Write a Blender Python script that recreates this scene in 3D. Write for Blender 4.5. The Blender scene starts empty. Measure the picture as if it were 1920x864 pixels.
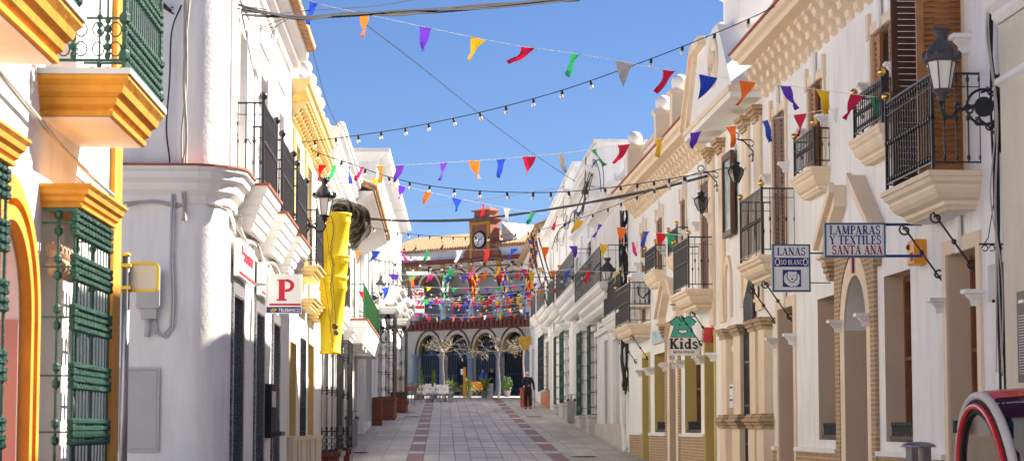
import bpy, math, random
from mathutils import Vector, Matrix
R = math.radians
random.seed(7)
C = bpy.context.scene.collection
F = 4000.0
PITCH = math.atan(368 / F)
YAW = math.atan(0.05125 * math.cos(PITCH))
SA, CA, SP, CP = math.sin(YAW), math.cos(YAW), math.sin(PITCH), math.cos(PITCH)
FW = Vector((SA * CP, CA * CP, SP)); RT = Vector((CA, -SA, 0)); UP = RT.cross(FW)

def ray(px, py):
    return RT * ((px - 960) / F) + UP * ((432 - py) / F) + FW

def PT(px, py, y):                       # world point seen at (px,py) at distance y along the street
    d = ray(px, py)
    return d * (y / d.y)

def ground_h(z):
    pts = [(-60, -1.4), (0, -1.35), (17, -1.18), (35, -1.05), (52, -.83), (78, .1), (107, 1.17), (121, 1.66), (132, 1.95), (150, 2.25), (220, 2.6), (3000, 3)]
    for (a, ha), (b, hb) in zip(pts, pts[1:]):
        if z <= b:
            t = max(0, (z - a) / (b - a))
            return ha + (hb - ha) * t
    return 3

# ---------------------------------------------------------------- materials
MATS = {}
def mat(name, col, rough=.6, var=.06, scale=3., bump=0., bscale=40., metal=0., spec=.4, stain=0., alpha=None, emis=None, trans=0.):
    m = bpy.data.materials.new(name); m.use_nodes = True
    nt = m.node_tree; n = nt.nodes; l = nt.links
    b = n['Principled BSDF']
    b.inputs['Roughness'].default_value = rough; b.inputs['Metallic'].default_value = metal
    b.inputs['Specular IOR Level'].default_value = spec
    tc = n.new('ShaderNodeTexCoord')
    geo = n.new('ShaderNodeNewGeometry')
    nz = n.new('ShaderNodeTexNoise'); nz.inputs['Scale'].default_value = scale; nz.inputs['Detail'].default_value = 6
    l.new(geo.outputs['Position'], nz.inputs['Vector'])
    mr = n.new('ShaderNodeMapRange'); mr.inputs[1].default_value = .3; mr.inputs[2].default_value = .7
    mr.inputs[3].default_value = 1 - var; mr.inputs[4].default_value = 1 + var
    l.new(nz.outputs['Fac'], mr.inputs[0])
    mx = n.new('ShaderNodeVectorMath'); mx.operation = 'SCALE'; mx.inputs[0].default_value = col[:3]
    l.new(mr.outputs[0], mx.inputs['Scale'])
    out = mx.outputs[0]
    if stain:
        mp = n.new('ShaderNodeMapping'); mp.inputs['Scale'].default_value = (2.2, 2.2, .35)
        l.new(geo.outputs['Position'], mp.inputs['Vector'])
        n2 = n.new('ShaderNodeTexNoise'); n2.inputs['Scale'].default_value = 1.6; n2.inputs['Detail'].default_value = 8; n2.inputs['Roughness'].default_value = .65
        l.new(mp.outputs[0], n2.inputs['Vector'])
        m2 = n.new('ShaderNodeMapRange'); m2.inputs[1].default_value = .48; m2.inputs[2].default_value = .8; m2.inputs[3].default_value = 0; m2.inputs[4].default_value = stain
        l.new(n2.outputs['Fac'], m2.inputs[0])
        mm = n.new('ShaderNodeMix'); mm.data_type = 'RGBA'
        mm.inputs[7].default_value = (col[0] * .62, col[1] * .58, col[2] * .52, 1)
        l.new(m2.outputs[0], mm.inputs[0]); l.new(out, mm.inputs[6]); out = mm.outputs[2]
    l.new(out, b.inputs['Base Color'])
    if bump:
        n3 = n.new('ShaderNodeTexNoise'); n3.inputs['Scale'].default_value = bscale; n3.inputs['Detail'].default_value = 4
        l.new(geo.outputs['Position'], n3.inputs['Vector'])
        n4 = n.new('ShaderNodeTexNoise'); n4.inputs['Scale'].default_value = bscale * .12; n4.inputs['Detail'].default_value = 3
        l.new(geo.outputs['Position'], n4.inputs['Vector'])
        ad = n.new('ShaderNodeMath'); ad.operation = 'MULTIPLY_ADD'; ad.inputs[1].default_value = 2.2
        l.new(n4.outputs['Fac'], ad.inputs[0]); l.new(n3.outputs['Fac'], ad.inputs[2])
        bp = n.new('ShaderNodeBump'); bp.inputs['Strength'].default_value = bump; bp.inputs['Distance'].default_value = .02
        l.new(ad.outputs[0], bp.inputs['Height']); l.new(bp.outputs[0], b.inputs['Normal'])
    if emis:
        b.inputs['Emission Color'].default_value = (*emis[0], 1); b.inputs['Emission Strength'].default_value = emis[1]
    if trans:
        b.inputs['Transmission Weight'].default_value = trans
    MATS[name] = m
    return m

def brick_mat(name, c1, c2, mortar, bw=.25, bh=.06, ms=.01, rough=.8, horiz='XY', wave=False):
    m = bpy.data.materials.new(name); m.use_nodes = True
    nt = m.node_tree; n = nt.nodes; l = nt.links; b = n['Principled BSDF']
    b.inputs['Roughness'].default_value = rough
    geo = n.new('ShaderNodeNewGeometry')
    sx = n.new('ShaderNodeSeparateXYZ'); l.new(geo.outputs['Position'], sx.inputs[0])
    ad = n.new('ShaderNodeMath'); l.new(sx.outputs[0], ad.inputs[0]); l.new(sx.outputs[1], ad.inputs[1])
    cb = n.new('ShaderNodeCombineXYZ'); l.new(ad.outputs[0], cb.inputs[0]); l.new(sx.outputs[2], cb.inputs[1])
    br = n.new('ShaderNodeTexBrick'); br.inputs['Scale'].default_value = 1
    br.inputs['Brick Width'].default_value = bw; br.inputs['Row Height'].default_value = bh; br.inputs['Mortar Size'].default_value = ms
    br.inputs['Color1'].default_value = (*c1, 1); br.inputs['Color2'].default_value = (*c2, 1); br.inputs['Mortar'].default_value = (*mortar, 1)
    l.new(cb.outputs[0], br.inputs['Vector'])
    l.new(br.outputs['Color'], b.inputs['Base Color'])
    bp = n.new('ShaderNodeBump'); bp.inputs['Strength'].default_value = .8; bp.inputs['Distance'].default_value = .015; bp.invert = True
    l.new(br.outputs['Fac'], bp.inputs['Height']); l.new(bp.outputs[0], b.inputs['Normal'])
    MATS[name] = m
    return m

mat('whitewash', (.88, .87, .85), .85, .045, .9, .2, 26, stain=.5)
mat('whitewash_b', (.83, .82, .80), .85, .06, .8, .28, 24, stain=.65)
mat('white_trim', (.85, .83, .80), .7, .03, 3, .12, 40, stain=.12)
mat('cream', (.74, .66, .52), .8, .04, 2, .2, 30, stain=.2)
mat('peach', (.84, .68, .50), .75, .05, 2, .15, 30, stain=.18)
mat('tan', (.70, .54, .39), .8, .05, 2, .15, 30, stain=.15)
mat('ochre', (.62, .27, .028), .72, .14, 4, .3, 26, stain=.6)
mat('pale_ochre', (.78, .58, .25), .65, .05, 3, .12, 30, stain=.2)
mat('mustard', (.62, .48, .17), .7, .05, 2, .1, 30)
mat('iron', (.018, .018, .024), .38, .1, 9, .1, 60, spec=.5)
mat('green_iron', (.010, .062, .045), .5, .25, 7, .3, 50, spec=.4)
mat('bright_green_iron', (.03, .17, .05), .4, .12, 9)
mat('steel', (.30, .30, .31), .35, .1, 6, metal=.9)
mat('grey_paint', (.34, .33, .33), .5, .05, 4)
mat('dark_grey', (.07, .07, .08), .5, .1, 4)
mat('dark', (.012, .012, .014), .7, .1, 4)
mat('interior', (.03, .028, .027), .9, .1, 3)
mat('glass', (.02, .025, .03), .08, .05, 2, spec=.8)
mat('wood', (.26, .10, .035), .45, .22, 6, .15, 40)
mat('wood_light', (.38, .17, .06), .45, .18, 6, .15, 40)
mat('wood_dark', (.11, .05, .028), .5, .2, 6, .15, 40)
mat('shutter', (.17, .085, .055), .55, .15, 6, .1, 40)
mat('tile_red', (.36, .09, .045), .6, .15, 5, .1, 40)
mat('tile_roof', (.50, .30, .16), .85, .35, 7, .3, 30, stain=.5)
mat('brass', (.75, .48, .14), .25, .08, 6, metal=.9)
mat('lamp_glass', (.82, .80, .74), .35, .04, 4, spec=.6)
mat('plastic_white', (.80, .80, .79), .45, .03, 4)
mat('grey_box', (.55, .54, .53), .6, .04, 4)
mat('yellow_chute', (.88, .68, .02), .55, .08, 2.5, .06, 12, stain=.5)
mat('net', (.085, .078, .07), .9, .35, 14, .8, 22)
mat('cable', (.02, .02, .025), .6, .1, 5)
mat('cable_pale', (.45, .42, .38), .7, .15, 5)
mat('red_paint', (.58, .015, .02), .18, .05, 3, spec=.8)
mat('sign_white', (.92, .91, .88), .4, .02, 4)
mat('sign_blue', (.012, .04, .22), .4, .04, 4)
mat('sign_frame', (.05, .14, .25), .4, .05, 4)
mat('sign_red', (.60, .015, .04), .4, .03, 4)
mat('sign_maroon', (.32, .008, .03), .4, .03, 4)
mat('sign_green', (.08, .50, .38), .45, .03, 4)
mat('sign_dark', (.03, .03, .03), .4, .03, 4)
mat('sign_yellow', (.85, .55, .02), .4, .05, 4)
mat('sign_magenta', (.35, .02, .13), .4, .05, 4)
mat('amber', (.78, .30, .02), .35, .06, 6)
mat('terracotta_wall', (.50, .13, .07), .8, .08, 3, .2, 30)
mat('marble', (.62, .56, .49), .4, .14, 2.2, .05, 20, stain=.4)
mat('mural', (.35, .42, .40), .3, .5, 6)
mat('bark', (.36, .28, .20), .9, .25, 6, .4, 30)
mat('leaf', (.09, .17, .03), .6, .35, 5)
mat('leaf_light', (.22, .30, .05), .6, .35, 5)
mat('leaf_dry', (.62, .42, .05), .7, .25, 5)
mat('pot', (.30, .28, .26), .7, .1, 5)
mat('skin', (.55, .32, .22), .6, .05, 10)
mat('hair_grey', (.55, .52, .50), .8, .15, 40)
mat('hair_dark', (.03, .02, .018), .7, .15, 40)
mat('navy_cloth', (.012, .016, .04), .9, .2, 12, .3, 40)
mat('black_cloth', (.010, .009, .012), .9, .2, 12, .3, 40)
mat('brown_cloth', (.018, .013, .013), .9, .2, 12, .3, 40)
mat('blue_cloth', (.02, .06, .42), .8, .15, 12, .2, 40)
mat('shoe', (.01, .01, .01), .4, .1, 12)
mat('asphalt_road', (.05, .06, .09), .8, .1, 3, .2, 40)
mat('rattan', (.55, .33, .22), .8, .3, 20, .6, 60)
mat('car_glass', (.035, .04, .045), .06, .05, 2, spec=.9)
mat('rubber', (.02, .02, .02), .8)
mat('white_cord', (.75, .74, .72), .7)
for nm, c in dict(blue=(.02, .07, .55), orange=(.85, .17, .015), purple=(.13, .035, .50), gold=(.80, .48, .02), crimson=(.62, .01, .06), green=(.03, .38, .13), grey=(.52, .49, .47), pink=(.72, .03, .24), red=(.70, .015, .02), white=(.78, .78, .76), magenta=(.55, .02, .22)).items():
    m = mat('cloth_' + nm, c, .75, .08, 9)
    # thin plasticised cloth lets some light through
    nt = m.node_tree; b = nt.nodes['Principled BSDF']
    tr = nt.nodes.new('ShaderNodeBsdfTranslucent'); tr.inputs[0].default_value = (*[min(1, x * 1.1) for x in c], 1)
    ms = nt.nodes.new('ShaderNodeMixShader'); ms.inputs[0].default_value = .3
    nt.links.new(b.outputs[0], ms.inputs[1]); nt.links.new(tr.outputs[0], ms.inputs[2])
    nt.links.new(ms.outputs[0], nt.nodes['Material Output'].inputs[0])
brick_mat('brick', (.46, .27, .12), (.36, .19, .08), (.50, .42, .30), .24, .062, .012)
brick_mat('brick_red', (.30, .075, .035), (.20, .05, .028), (.24, .12, .08), .26, .075, .01)
brick_mat('brick_orange', (.52, .22, .09), (.44, .17, .07), (.55, .40, .28), .5, .5, .01)
brick_mat('red_tiles', (.17, .030, .022), (.13, .022, .018), (.26, .12, .09), .3, .3, .008, .25)
brick_mat('marble_slabs', (.66, .62, .56), (.58, .54, .48), (.38, .34, .30), .6, .8, .008, .35)

# speckled granite
def granite():
    m = mat('granite', (.13, .13, .14), .35, .1, 4)
    nt = m.node_tree; n = nt.nodes; l = nt.links; b = n['Principled BSDF']
    geo = n.new('ShaderNodeNewGeometry'); v = n.new('ShaderNodeTexNoise'); v.inputs['Scale'].default_value = 60; v.inputs['Detail'].default_value = 3
    l.new(geo.outputs['Position'], v.inputs['Vector'])
    cr = n.new('ShaderNodeValToRGB'); cr.color_ramp.elements[0].position = .35; cr.color_ramp.elements[0].color = (.045, .045, .05, 1)
    cr.color_ramp.elements[1].position = .68; cr.color_ramp.elements[1].color = (.30, .30, .33, 1)
    l.new(v.outputs['Fac'], cr.inputs[0]); l.new(cr.outputs[0], b.inputs['Base Color'])
granite()

# ---------------------------------------------------------------- frames
class Fr:
    """Facade frame: s along the street (away from the camera), o outward to the street, h up."""
    def __init__(self, x0, z0, slope, side, base=0.):
        self.x0, self.z0, self.side, self.base = x0, z0, side, base
        L = math.hypot(slope, 1); self.dir = Vector((slope / L, 1 / L, 0))
        d = self.dir
        self.nrm = Vector((-d.y, d.x, 0)) if side == 'R' else Vector((d.y, -d.x, 0))
        self.sg = 1 if side == 'R' else -1
        x = d * self.sg
        self.rz = math.atan2(x.y, x.x)
        self.slope = slope
    def w(self, s, o, h):
        return Vector((self.x0, self.z0, 0)) + self.dir * s + self.nrm * o + Vector((0, 0, h))
    def px(self, x, y, o=0.):
        r = ray(x, y); n = self.nrm
        p0 = Vector((self.x0, self.z0, 0)) + n * o
        t = n.dot(p0) / n.dot(r)
        p = r * t
        return ((p - Vector((self.x0, self.z0, 0))).dot(self.dir), p.z)
    def s(self, x, y=800, o=0.): return self.px(x, y, o)[0]
    def h(self, x, y, o=0.): return self.px(x, y, o)[1]
    def sub(self, s, o=0., base=None):
        f = Fr.__new__(Fr); f.__dict__.update(self.__dict__)
        p = self.w(s, o, 0); f.x0, f.z0 = p.x, p.y
        f.base = self.base if base is None else base
        return f
    def loc(self): return (self.x0, self.z0, self.base)

def tag(o, label=None, cat=None, group=None, kind=None):
    if label: o['label'] = label
    if cat: o['category'] = cat
    if group: o['group'] = group
    if kind: o['kind'] = kind
    return o

def empty(name, label, cat, fr=None, loc=None, rz=0, group=None):
    o = bpy.data.objects.new(name, None); C.objects.link(o)
    o.empty_display_size = .2
    if fr: o.location = fr.loc(); o.rotation_euler = (0, 0, fr.rz)
    else: o.location = loc or (0, 0, 0); o.rotation_euler = (0, 0, rz)
    return tag(o, label, cat, group)

def copy_tree(o, parent=None):
    c = o.copy(); C.objects.link(c)
    if parent is not None: c.parent = parent
    for ch in list(o.children): copy_tree(ch, c)
    return c

def bez(a, b, c, n=8):
    return [tuple(a[i] * (1 - t) ** 2 + 2 * b[i] * t * (1 - t) + c[i] * t * t for i in range(len(a))) for t in [k / n for k in range(n + 1)]]

class MB:
    """mesh builder; points are (s,o,h) of a frame, or plain local xyz when fr is None"""
    def __init__(self, fr=None):
        self.v = []; self.f = []; self.fr = fr; self.sm = []
    def add(self, vs, fs, smooth=False):
        k = len(self.v); self.v += [tuple(p) for p in vs]
        self.f += [tuple(i + k for i in f) for f in fs]; self.sm += [smooth] * len(fs)
        return self
    def box(self, s0, s1, o0, o1, h0, h1):
        return self.add([(s0, o0, h0), (s1, o0, h0), (s1, o1, h0), (s0, o1, h0), (s0, o0, h1), (s1, o0, h1), (s1, o1, h1), (s0, o1, h1)],
                        [(0, 3, 2, 1), (4, 5, 6, 7), (0, 1, 5, 4), (1, 2, 6, 5), (2, 3, 7, 6), (3, 0, 4, 7)])
    def poly(self, pts, o0, o1):          # polygon in (s,h), extruded o0..o1
        n = len(pts)
        vs = [(s, o0, h) for s, h in pts] + [(s, o1, h) for s, h in pts]
        return self.add(vs, [tuple(range(n))[::-1], tuple(range(n, 2 * n))] + [(i, (i + 1) % n, (i + 1) % n + n, i + n) for i in range(n)])
    def polyso(self, pts, h0, h1):        # polygon in (s,o), extruded in height
        n = len(pts)
        vs = [(s, o, h0) for s, o in pts] + [(s, o, h1) for s, o in pts]
        return self.add(vs, [tuple(range(n))[::-1], tuple(range(n, 2 * n))] + [(i, (i + 1) % n, (i + 1) % n + n, i + n) for i in range(n)])
    def polyoh(self, pts, s0, s1):        # polygon in (o,h), extruded along s
        n = len(pts)
        vs = [(s0, o, h) for o, h in pts] + [(s1, o, h) for o, h in pts]
        return self.add(vs, [tuple(range(n))[::-1], tuple(range(n, 2 * n))] + [(i, (i + 1) % n, (i + 1) % n + n, i + n) for i in range(n)])
    def sweep(self, path, prof, cap=True, closed=False):
        """path [(s,o)], prof [(outset,h)] ; offset to the left-hand normal mitre"""
        n = len(path); rows = []
        nr = []
        for i in range(n):
            def seg(a, b):
                dx, dy = path[b][0] - path[a][0], path[b][1] - path[a][1]; L = math.hypot(dx, dy) or 1
                return (-dy / L, dx / L)
            if i == 0: m = seg(0, 1)
            elif i == n - 1: m = seg(n - 2, n - 1)
            else:
                a = seg(i - 1, i); b = seg(i, i + 1); mx, my = a[0] + b[0], a[1] + b[1]
                q = (mx * mx + my * my) / 2
                m = (mx / q, my / q) if q > .05 else a
            nr.append(m)
        vs = [(path[i][0] + nr[i][0] * o, path[i][1] + nr[i][1] * o, h) for (o, h) in prof for i in range(n)]
        fs = []
        m = len(prof)
        for j in range(m - 1):
            for i in range(n - 1):
                fs.append((j * n + i, j * n + i + 1, (j + 1) * n + i + 1, (j + 1) * n + i))
        if cap:
            fs.append(tuple(range(n))[::-1]); fs.append(tuple(range((m - 1) * n, m * n)))
            fs.append(tuple(j * n for j in range(m))); fs.append(tuple(j * n + n - 1 for j in range(m))[::-1])
        return self.add(vs, fs)
    def slab(self, s0, s1, D, prof, o0=0.):
        """three-sided moulded block on the wall; prof [(inset,h)] bottom to top"""
        n = 4; vs = []
        for i, h in prof:
            vs += [(s0 + i, o0, h), (s0 + i, D - i, h), (s1 - i, D - i, h), (s1 - i, o0, h)]
        fs = [(3, 2, 1, 0), tuple(range(len(vs) - 4, len(vs)))]
        for j in range(len(prof) - 1):
            for a in range(4):
                b = (a + 1) % 4
                fs.append((j * 4 + a, j * 4 + b, j * 4 + 4 + b, j * 4 + 4 + a))
        return self.add(vs, fs)
    def block(self, cs, co, prof, n=4):
        """square or round stacked block around centre; prof [(r,h)]"""
        vs = []; k = n
        for r, h in prof:
            if n == 4: vs += [(cs - r, co - r, h), (cs + r, co - r, h), (cs + r, co + r, h), (cs - r, co + r, h)]
            else: vs += [(cs + r * math.cos(2 * math.pi * a / n), co + r * math.sin(2 * math.pi * a / n), h) for a in range(n)]
        fs = [tuple(range(k))[::-1], tuple(range(len(vs) - k, len(vs)))]
        for j in range(len(prof) - 1):
            for a in range(k):
                b = (a + 1) % k
                fs.append((j * k + a, j * k + b, j * k + k + b, j * k + k + a))
        return self.add(vs, fs, n > 8)
    def ball(self, c, r, n=14, m=9, sq=1.):
        pr = [(max(.002, r * math.sin(math.pi * j / m)), c[2] - r * sq * math.cos(math.pi * j / m)) for j in range(m + 1)]
        self.block(c[0], c[1], pr, n)
        for q in range(len(self.sm) - (m * n + 2), len(self.sm)): self.sm[q] = True
        return self
    def tube(self, pts, r, n=6, r1=None, caps=True):
        pts = [Vector(p) for p in pts]; N = len(pts)
        vs = []; prev = None
        for i, p in enumerate(pts):
            t = (pts[min(i + 1, N - 1)] - pts[max(i - 1, 0)])
            if t.length < 1e-9: t = Vector((0, 0, 1))
            t.normalize()
            if prev is None:
                a = Vector((0, 0, 1)) if abs(t.z) < .9 else Vector((1, 0, 0))
                u = t.cross(a).normalized()
            else:
                u = prev - t * prev.dot(t)
                u = u.normalized() if u.length > 1e-6 else t.orthogonal().normalized()
            prev = u; w = t.cross(u)
            rr = r if r1 is None else r + (r1 - r) * i / (N - 1)
            for k in range(n):
                a = 2 * math.pi * k / n + math.pi / n
                vs.append(p + u * math.cos(a) * rr + w * math.sin(a) * rr)
        fs = [(i * n + k, i * n + (k + 1) % n, (i + 1) * n + (k + 1) % n, (i + 1) * n + k) for i in range(N - 1) for k in range(n)]
        if caps: fs += [tuple(range(n))[::-1], tuple(range((N - 1) * n, N * n))]
        return self.add(vs, fs, n > 5)
    def bar(self, a, b, r): return self.tube([a, b], r, 4)
    def rod(self, s, o, h0, h1, r=.009, n=4):
        return self.block(s, o, [(r, h0), (r, h1)], n)
    def turned(self, s, o, h0, h1, r, knots, n=6):
        """vertical rod with swellings at heights knots"""
        pr = [(r, h0)]
        for k, rk, hk in sorted(knots, key=lambda q: q[0]):
            pr += [(r, k - hk), (rk, k - hk * .45), (rk, k + hk * .45), (r, k + hk)]
        pr.append((r, h1))
        return self.block(s, o, pr, n)
    def build(self, name, m, parent=None, normals=True):
        fr = self.fr
        if fr: vv = [(fr.sg * a, b, c - fr.base) for a, b, c in self.v]
        else: vv = self.v
        me = bpy.data.meshes.new(name)
        me.from_pydata(vv, [], self.f)
        me.polygons.foreach_set('use_smooth', self.sm)
        if normals:
            import bmesh
            bm = bmesh.new(); bm.from_mesh(me); bmesh.ops.recalc_face_normals(bm, faces=bm.faces); bm.to_mesh(me); bm.free()
        me.materials.append(MATS[m] if isinstance(m, str) else m)
        o = bpy.data.objects.new(name, me); C.objects.link(o)
        if parent is not None: o.parent = parent
        return o

# ---------------------------------------------------------------- facade kit
def wall(fr, name, m, parent, s0, s1, h0, h1, ops, D=6., depth=.34, back=True, side_front=True):
    """wall with real openings. ops: (a,b,c,d,arch) rectangles in s and h; arch: spring height or None"""
    mb = MB(fr)
    ss = sorted(set([s0, s1] + [x for o in ops for x in (o[0], o[1])])); hs = sorted(set([h0, h1] + [x for o in ops for x in (o[2], o[3])]))
    ss = [x for x in ss if s0 <= x <= s1]; hs = [x for x in hs if h0 <= x <= h1]
    for i in range(len(ss) - 1):
        for j in range(len(hs) - 1):
            cs, ch = (ss[i] + ss[i + 1]) / 2, (hs[j] + hs[j + 1]) / 2
            if any(o[0] < cs < o[1] and o[2] < ch < o[3] for o in ops): continue
            mb.add([(ss[i], 0, hs[j]), (ss[i + 1], 0, hs[j]), (ss[i + 1], 0, hs[j + 1]), (ss[i], 0, hs[j + 1])], [(0, 1, 2, 3)])
    for o in ops:
        a, b, c, d = o[:4]; sp = o[4] if len(o) > 4 else None
        q = depth + .02
        if sp is None:
            mb.add([(a, 0, c), (a, 0, d), (a, -q, d), (a, -q, c)], [(0, 1, 2, 3)]); mb.add([(b, 0, c), (b, 0, d), (b, -q, d), (b, -q, c)], [(0, 1, 2, 3)])
            mb.add([(a, 0, d), (b, 0, d), (b, -q, d), (a, -q, d)], [(0, 1, 2, 3)])
        else:
            cx = (a + b) / 2; rx = (b - a) / 2; rz = d - sp; N = 18
            arc = [(cx - rx * math.cos(math.pi * k / N), sp + rz * math.sin(math.pi * k / N)) for k in range(N + 1)]
            for (p, u), (p2, u2) in zip(arc, arc[1:]):
                mb.add([(p, 0, u), (p2, 0, u2), (p2, 0, d), (p, 0, d)], [(0, 1, 2, 3)])
                mb.add([(p, 0, u), (p2, 0, u2), (p2, -q, u2), (p, -q, u)], [(0, 1, 2, 3)])
                mb.add([(p, -q, u), (p2, -q, u2), (p2, -q, d), (p, -q, d)], [(0, 1, 2, 3)])
            mb.add([(a, 0, c), (a, 0, sp), (a, -q, sp), (a, -q, c)], [(0, 1, 2, 3)]); mb.add([(b, 0, c), (b, 0, sp), (b, -q, sp), (b, -q, c)], [(0, 1, 2, 3)])
        mb.add([(a, 0, c), (b, 0, c), (b, -q, c), (a, -q, c)], [(0, 1, 2, 3)])
    # sides, top
    if back:
        mb.add([(s0, 0, h0), (s0, 0, h1), (s0, -D, h1), (s0, -D, h0)], [(0, 1, 2, 3)])
        mb.add([(s1, 0, h0), (s1, 0, h1), (s1, -D, h1), (s1, -D, h0)], [(0, 1, 2, 3)])
        mb.add([(s0, 0, h1), (s1, 0, h1), (s1, -D, h1), (s0, -D, h1)], [(0, 1, 2, 3)])
        mb.add([(s0, -D, h0), (s1, -D, h0), (s1, -D, h1), (s0, -D, h1)], [(0, 1, 2, 3)])
        q = depth + .02
        for i in range(len(ss) - 1):
            pass
    ob = mb.build(name, m, parent, normals=False)
    return ob

def window(fr, parent, op, depth=.3, m='wood', glass='glass', bars=(1, 2), door=False, name=None, t=.07):
    a, b, c, d = op[:4]; o = -depth
    mb = MB(fr)
    mb.box(a, a + t, o - .03, o + .03, c, d); mb.box(b - t, b, o - .03, o + .03, c, d); mb.box(a + t, b - t, o - .03, o + .03, d - t, d)
    mb.box(a + t, b - t, o - .03, o + .03, c, c + t)
    for i in range(bars[0]):
        x = a + (b - a) * (i + 1) / (bars[0] + 1); mb.box(x - t * .5, x + t * .5, o - .028, o + .033, c + t, d - t)
    for i in range(bars[1]):
        x = c + (d - c) * (i + 1) / (bars[1] + 1); mb.box(a + t, b - t, o - .025, o + .026, x - t * .3, x + t * .3)
    if door:
        mb.box(a + t, b - t, o - .024, o + .012, c + t, c + (d - c) * .38)
    w = mb.build(name or ('door' if door else 'window'), m, parent)
    MB(fr).box(a + .001, b - .001, o - .045, o - .035, c, d).build('pane', glass, w)
    return w

def louvre(fr, parent, a, b, o, c, d, m='shutter', slat=.07, rail=.06, swing=None, name='shutter'):
    """louvred leaf lying in the facade plane (a..b) or, when swing is given, standing out at s=a from o to o+swing"""
    mb = MB(fr)
    if swing is None:
        mb.box(a, a + rail, o, o + .045, c, d); mb.box(b - rail, b, o, o + .045, c, d)
        for h in (c, (c + d) / 2 - rail, d - rail): mb.box(a + rail, b - rail, o + .002, o + .043, h, h + rail * (1.5 if h == c else 1))
        h = c + rail
        while h < d - rail:
            mb.add([(a + rail, o + .005, h), (b - rail, o + .005, h), (b - rail, o + .04, h + slat * .9), (a + rail, o + .04, h + slat * .9),
                    (a + rail, o + .012, h - .004), (b - rail, o + .012, h - .004), (b - rail, o + .047, h + slat * .86), (a + rail, o + .047, h + slat * .86)],
                   [(0, 1, 2, 3), (4, 5, 6, 7), (0, 1, 5, 4), (2, 3, 7, 6)])
            h += slat
    else:
        o1 = o + swing
        mb.box(a, a + .045, o, o + rail, c, d); mb.box(a, a + .045, o1 - rail, o1, c, d)
        for h in (c, (c + d) / 2 - rail, d - rail): mb.box(a + .002, a + .043, o + rail, o1 - rail, h, h + rail * 1.3)
        h = c + rail
        while h < d - rail:
            mb.add([(a, o + rail, h), (a, o1 - rail, h), (a + .038, o1 - rail, h + slat * .93), (a + .038, o + rail, h + slat * .93),
                    (a + .006, o + rail, h - .006), (a + .006, o1 - rail, h - .006), (a + .044, o1 - rail, h + slat * .9), (a + .044, o + rail, h + slat * .9)],
                   [(0, 1, 2, 3), (4, 5, 6, 7), (0, 1, 5, 4), (2, 3, 7, 6)])
            h += slat
    return mb.build(name, m, parent)

def railing(fr, parent, s0, s1, D, h0, h1, m='iron', sp=.11, ball='brass', knob=True, br=.008, scroll=False, mid=True, name='railing', inner=0.):
    mb = MB(fr); e = .05
    a, b, o = s0 + e, s1 - e, D - e
    hb = h0 + .07
    for (p, q) in (((a, inner), (a, o)), ((a, o), (b, o)), ((b, o), (b, inner))):
        for h, r in ((h1, .016), (hb, .012)):
            mb.bar((p[0], p[1], h), (q[0], q[1], h), r)
        if mid: mb.bar((p[0], p[1], h1 - .14), (q[0], q[1], h1 - .14), .007)
        L = math.hypot(q[0] - p[0], q[1] - p[1]); n = max(1, round(L / sp))
        for i in range(n + 1):
            t = i / n; x, y = p[0] + (q[0] - p[0]) * t, p[1] + (q[1] - p[1]) * t
            hm = (hb + h1) / 2
            if knob: mb.turned(x, y, hb, h1, br, [(hm, br * 2.4, .035)] + ([(hb + .05, br * 2, .03), (h1 - .06, br * 2, .03)] if knob == 2 else []), 5)
            else: mb.rod(x, y, hb, h1, br)
            if scroll and i < n:
                t2 = (i + .5) / n; x2, y2 = p[0] + (q[0] - p[0]) * t2, p[1] + (q[1] - p[1]) * t2
                dx, dy = (q[0] - p[0]) / L * sp * .42, (q[1] - p[1]) / L * sp * .42
                for hc in (hb + .08, hb + .2):
                    mb.tube([(x2 + dx * math.cos(k * math.pi / 4), y2 + dy * math.cos(k * math.pi / 4), hc + .05 * math.sin(k * math.pi / 4)) for k in range(9)], .006, 4, caps=False)
    for x, y in ((a, o), (b, o)): mb.rod(x, y, h0, h1 + .03, .017)
    rl = mb.build(name, m, parent)
    if ball:
        for x, y in ((a, o), (b, o)):
            MB(fr).ball((x, y, h1 + .085), .05, 10, 7).rod(x, y, h1 + .02, h1 + .05, .014).build('finial', ball, parent)
    return rl

def prof_balcony(h0, h1, deep=.3):
    """peach moulded slab, bottom -> top"""
    d = h1 - h0; i = deep
    return [(i, h0), (i * .93, h0 + d * .06), (i * .80, h0 + d * .12), (i * .78, h0 + d * .22), (i * .55, h0 + d * .30), (i * .40, h0 + d * .42), (i * .30, h0 + d * .56),
            (i * .29, h0 + d * .64), (i * .14, h0 + d * .72), (i * .08, h0 + d * .84), (.0, h0 + d * .86), (.0, h1)]

def prof_steps(h0, h1, deep, n=5):
    pr = []; d = (h1 - h0) / n
    for k in range(n):
        i = deep * (1 - (k + .0) / n); j = deep * (1 - (k + .8) / n)
        b = h0 + d * k
        pr += [(i, b), (i - deep * .05, b + d * .08), (j + deep * .03, b + d * .42), (j, b + d * .62), (j, b + d * .98)]
    pr += [(0, h1 - .001), (0, h1 + .03)]
    return pr

def balcony(fr, parent, s0, s1, D, hb, ht, hr, slab='peach', deep=.3, steps=False, top=None, soffit=None, **kw):
    """hb slab bottom, ht floor top, hr rail top"""
    e = MB(fr).slab(s0, s1, D, prof_steps(hb, ht, deep, steps) if steps else prof_balcony(hb, ht, deep)).build('balcony', slab, parent)
    if top: MB(fr).slab(s0 - .015, s1 + .015, D + .015, [(0, ht + .002), (0, ht + .035)]).build('tile_edge', top, e)
    if soffit:
        MB(fr).box(s0 + deep + .02, s1 - deep - .02, .0, D - deep - .02, hb - .006, hb - .003).build('soffit', soffit, e)
    railing(fr, e, s0 + .02, s1 - .02, D - .02, ht + .02, hr, **kw)
    return e

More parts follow.
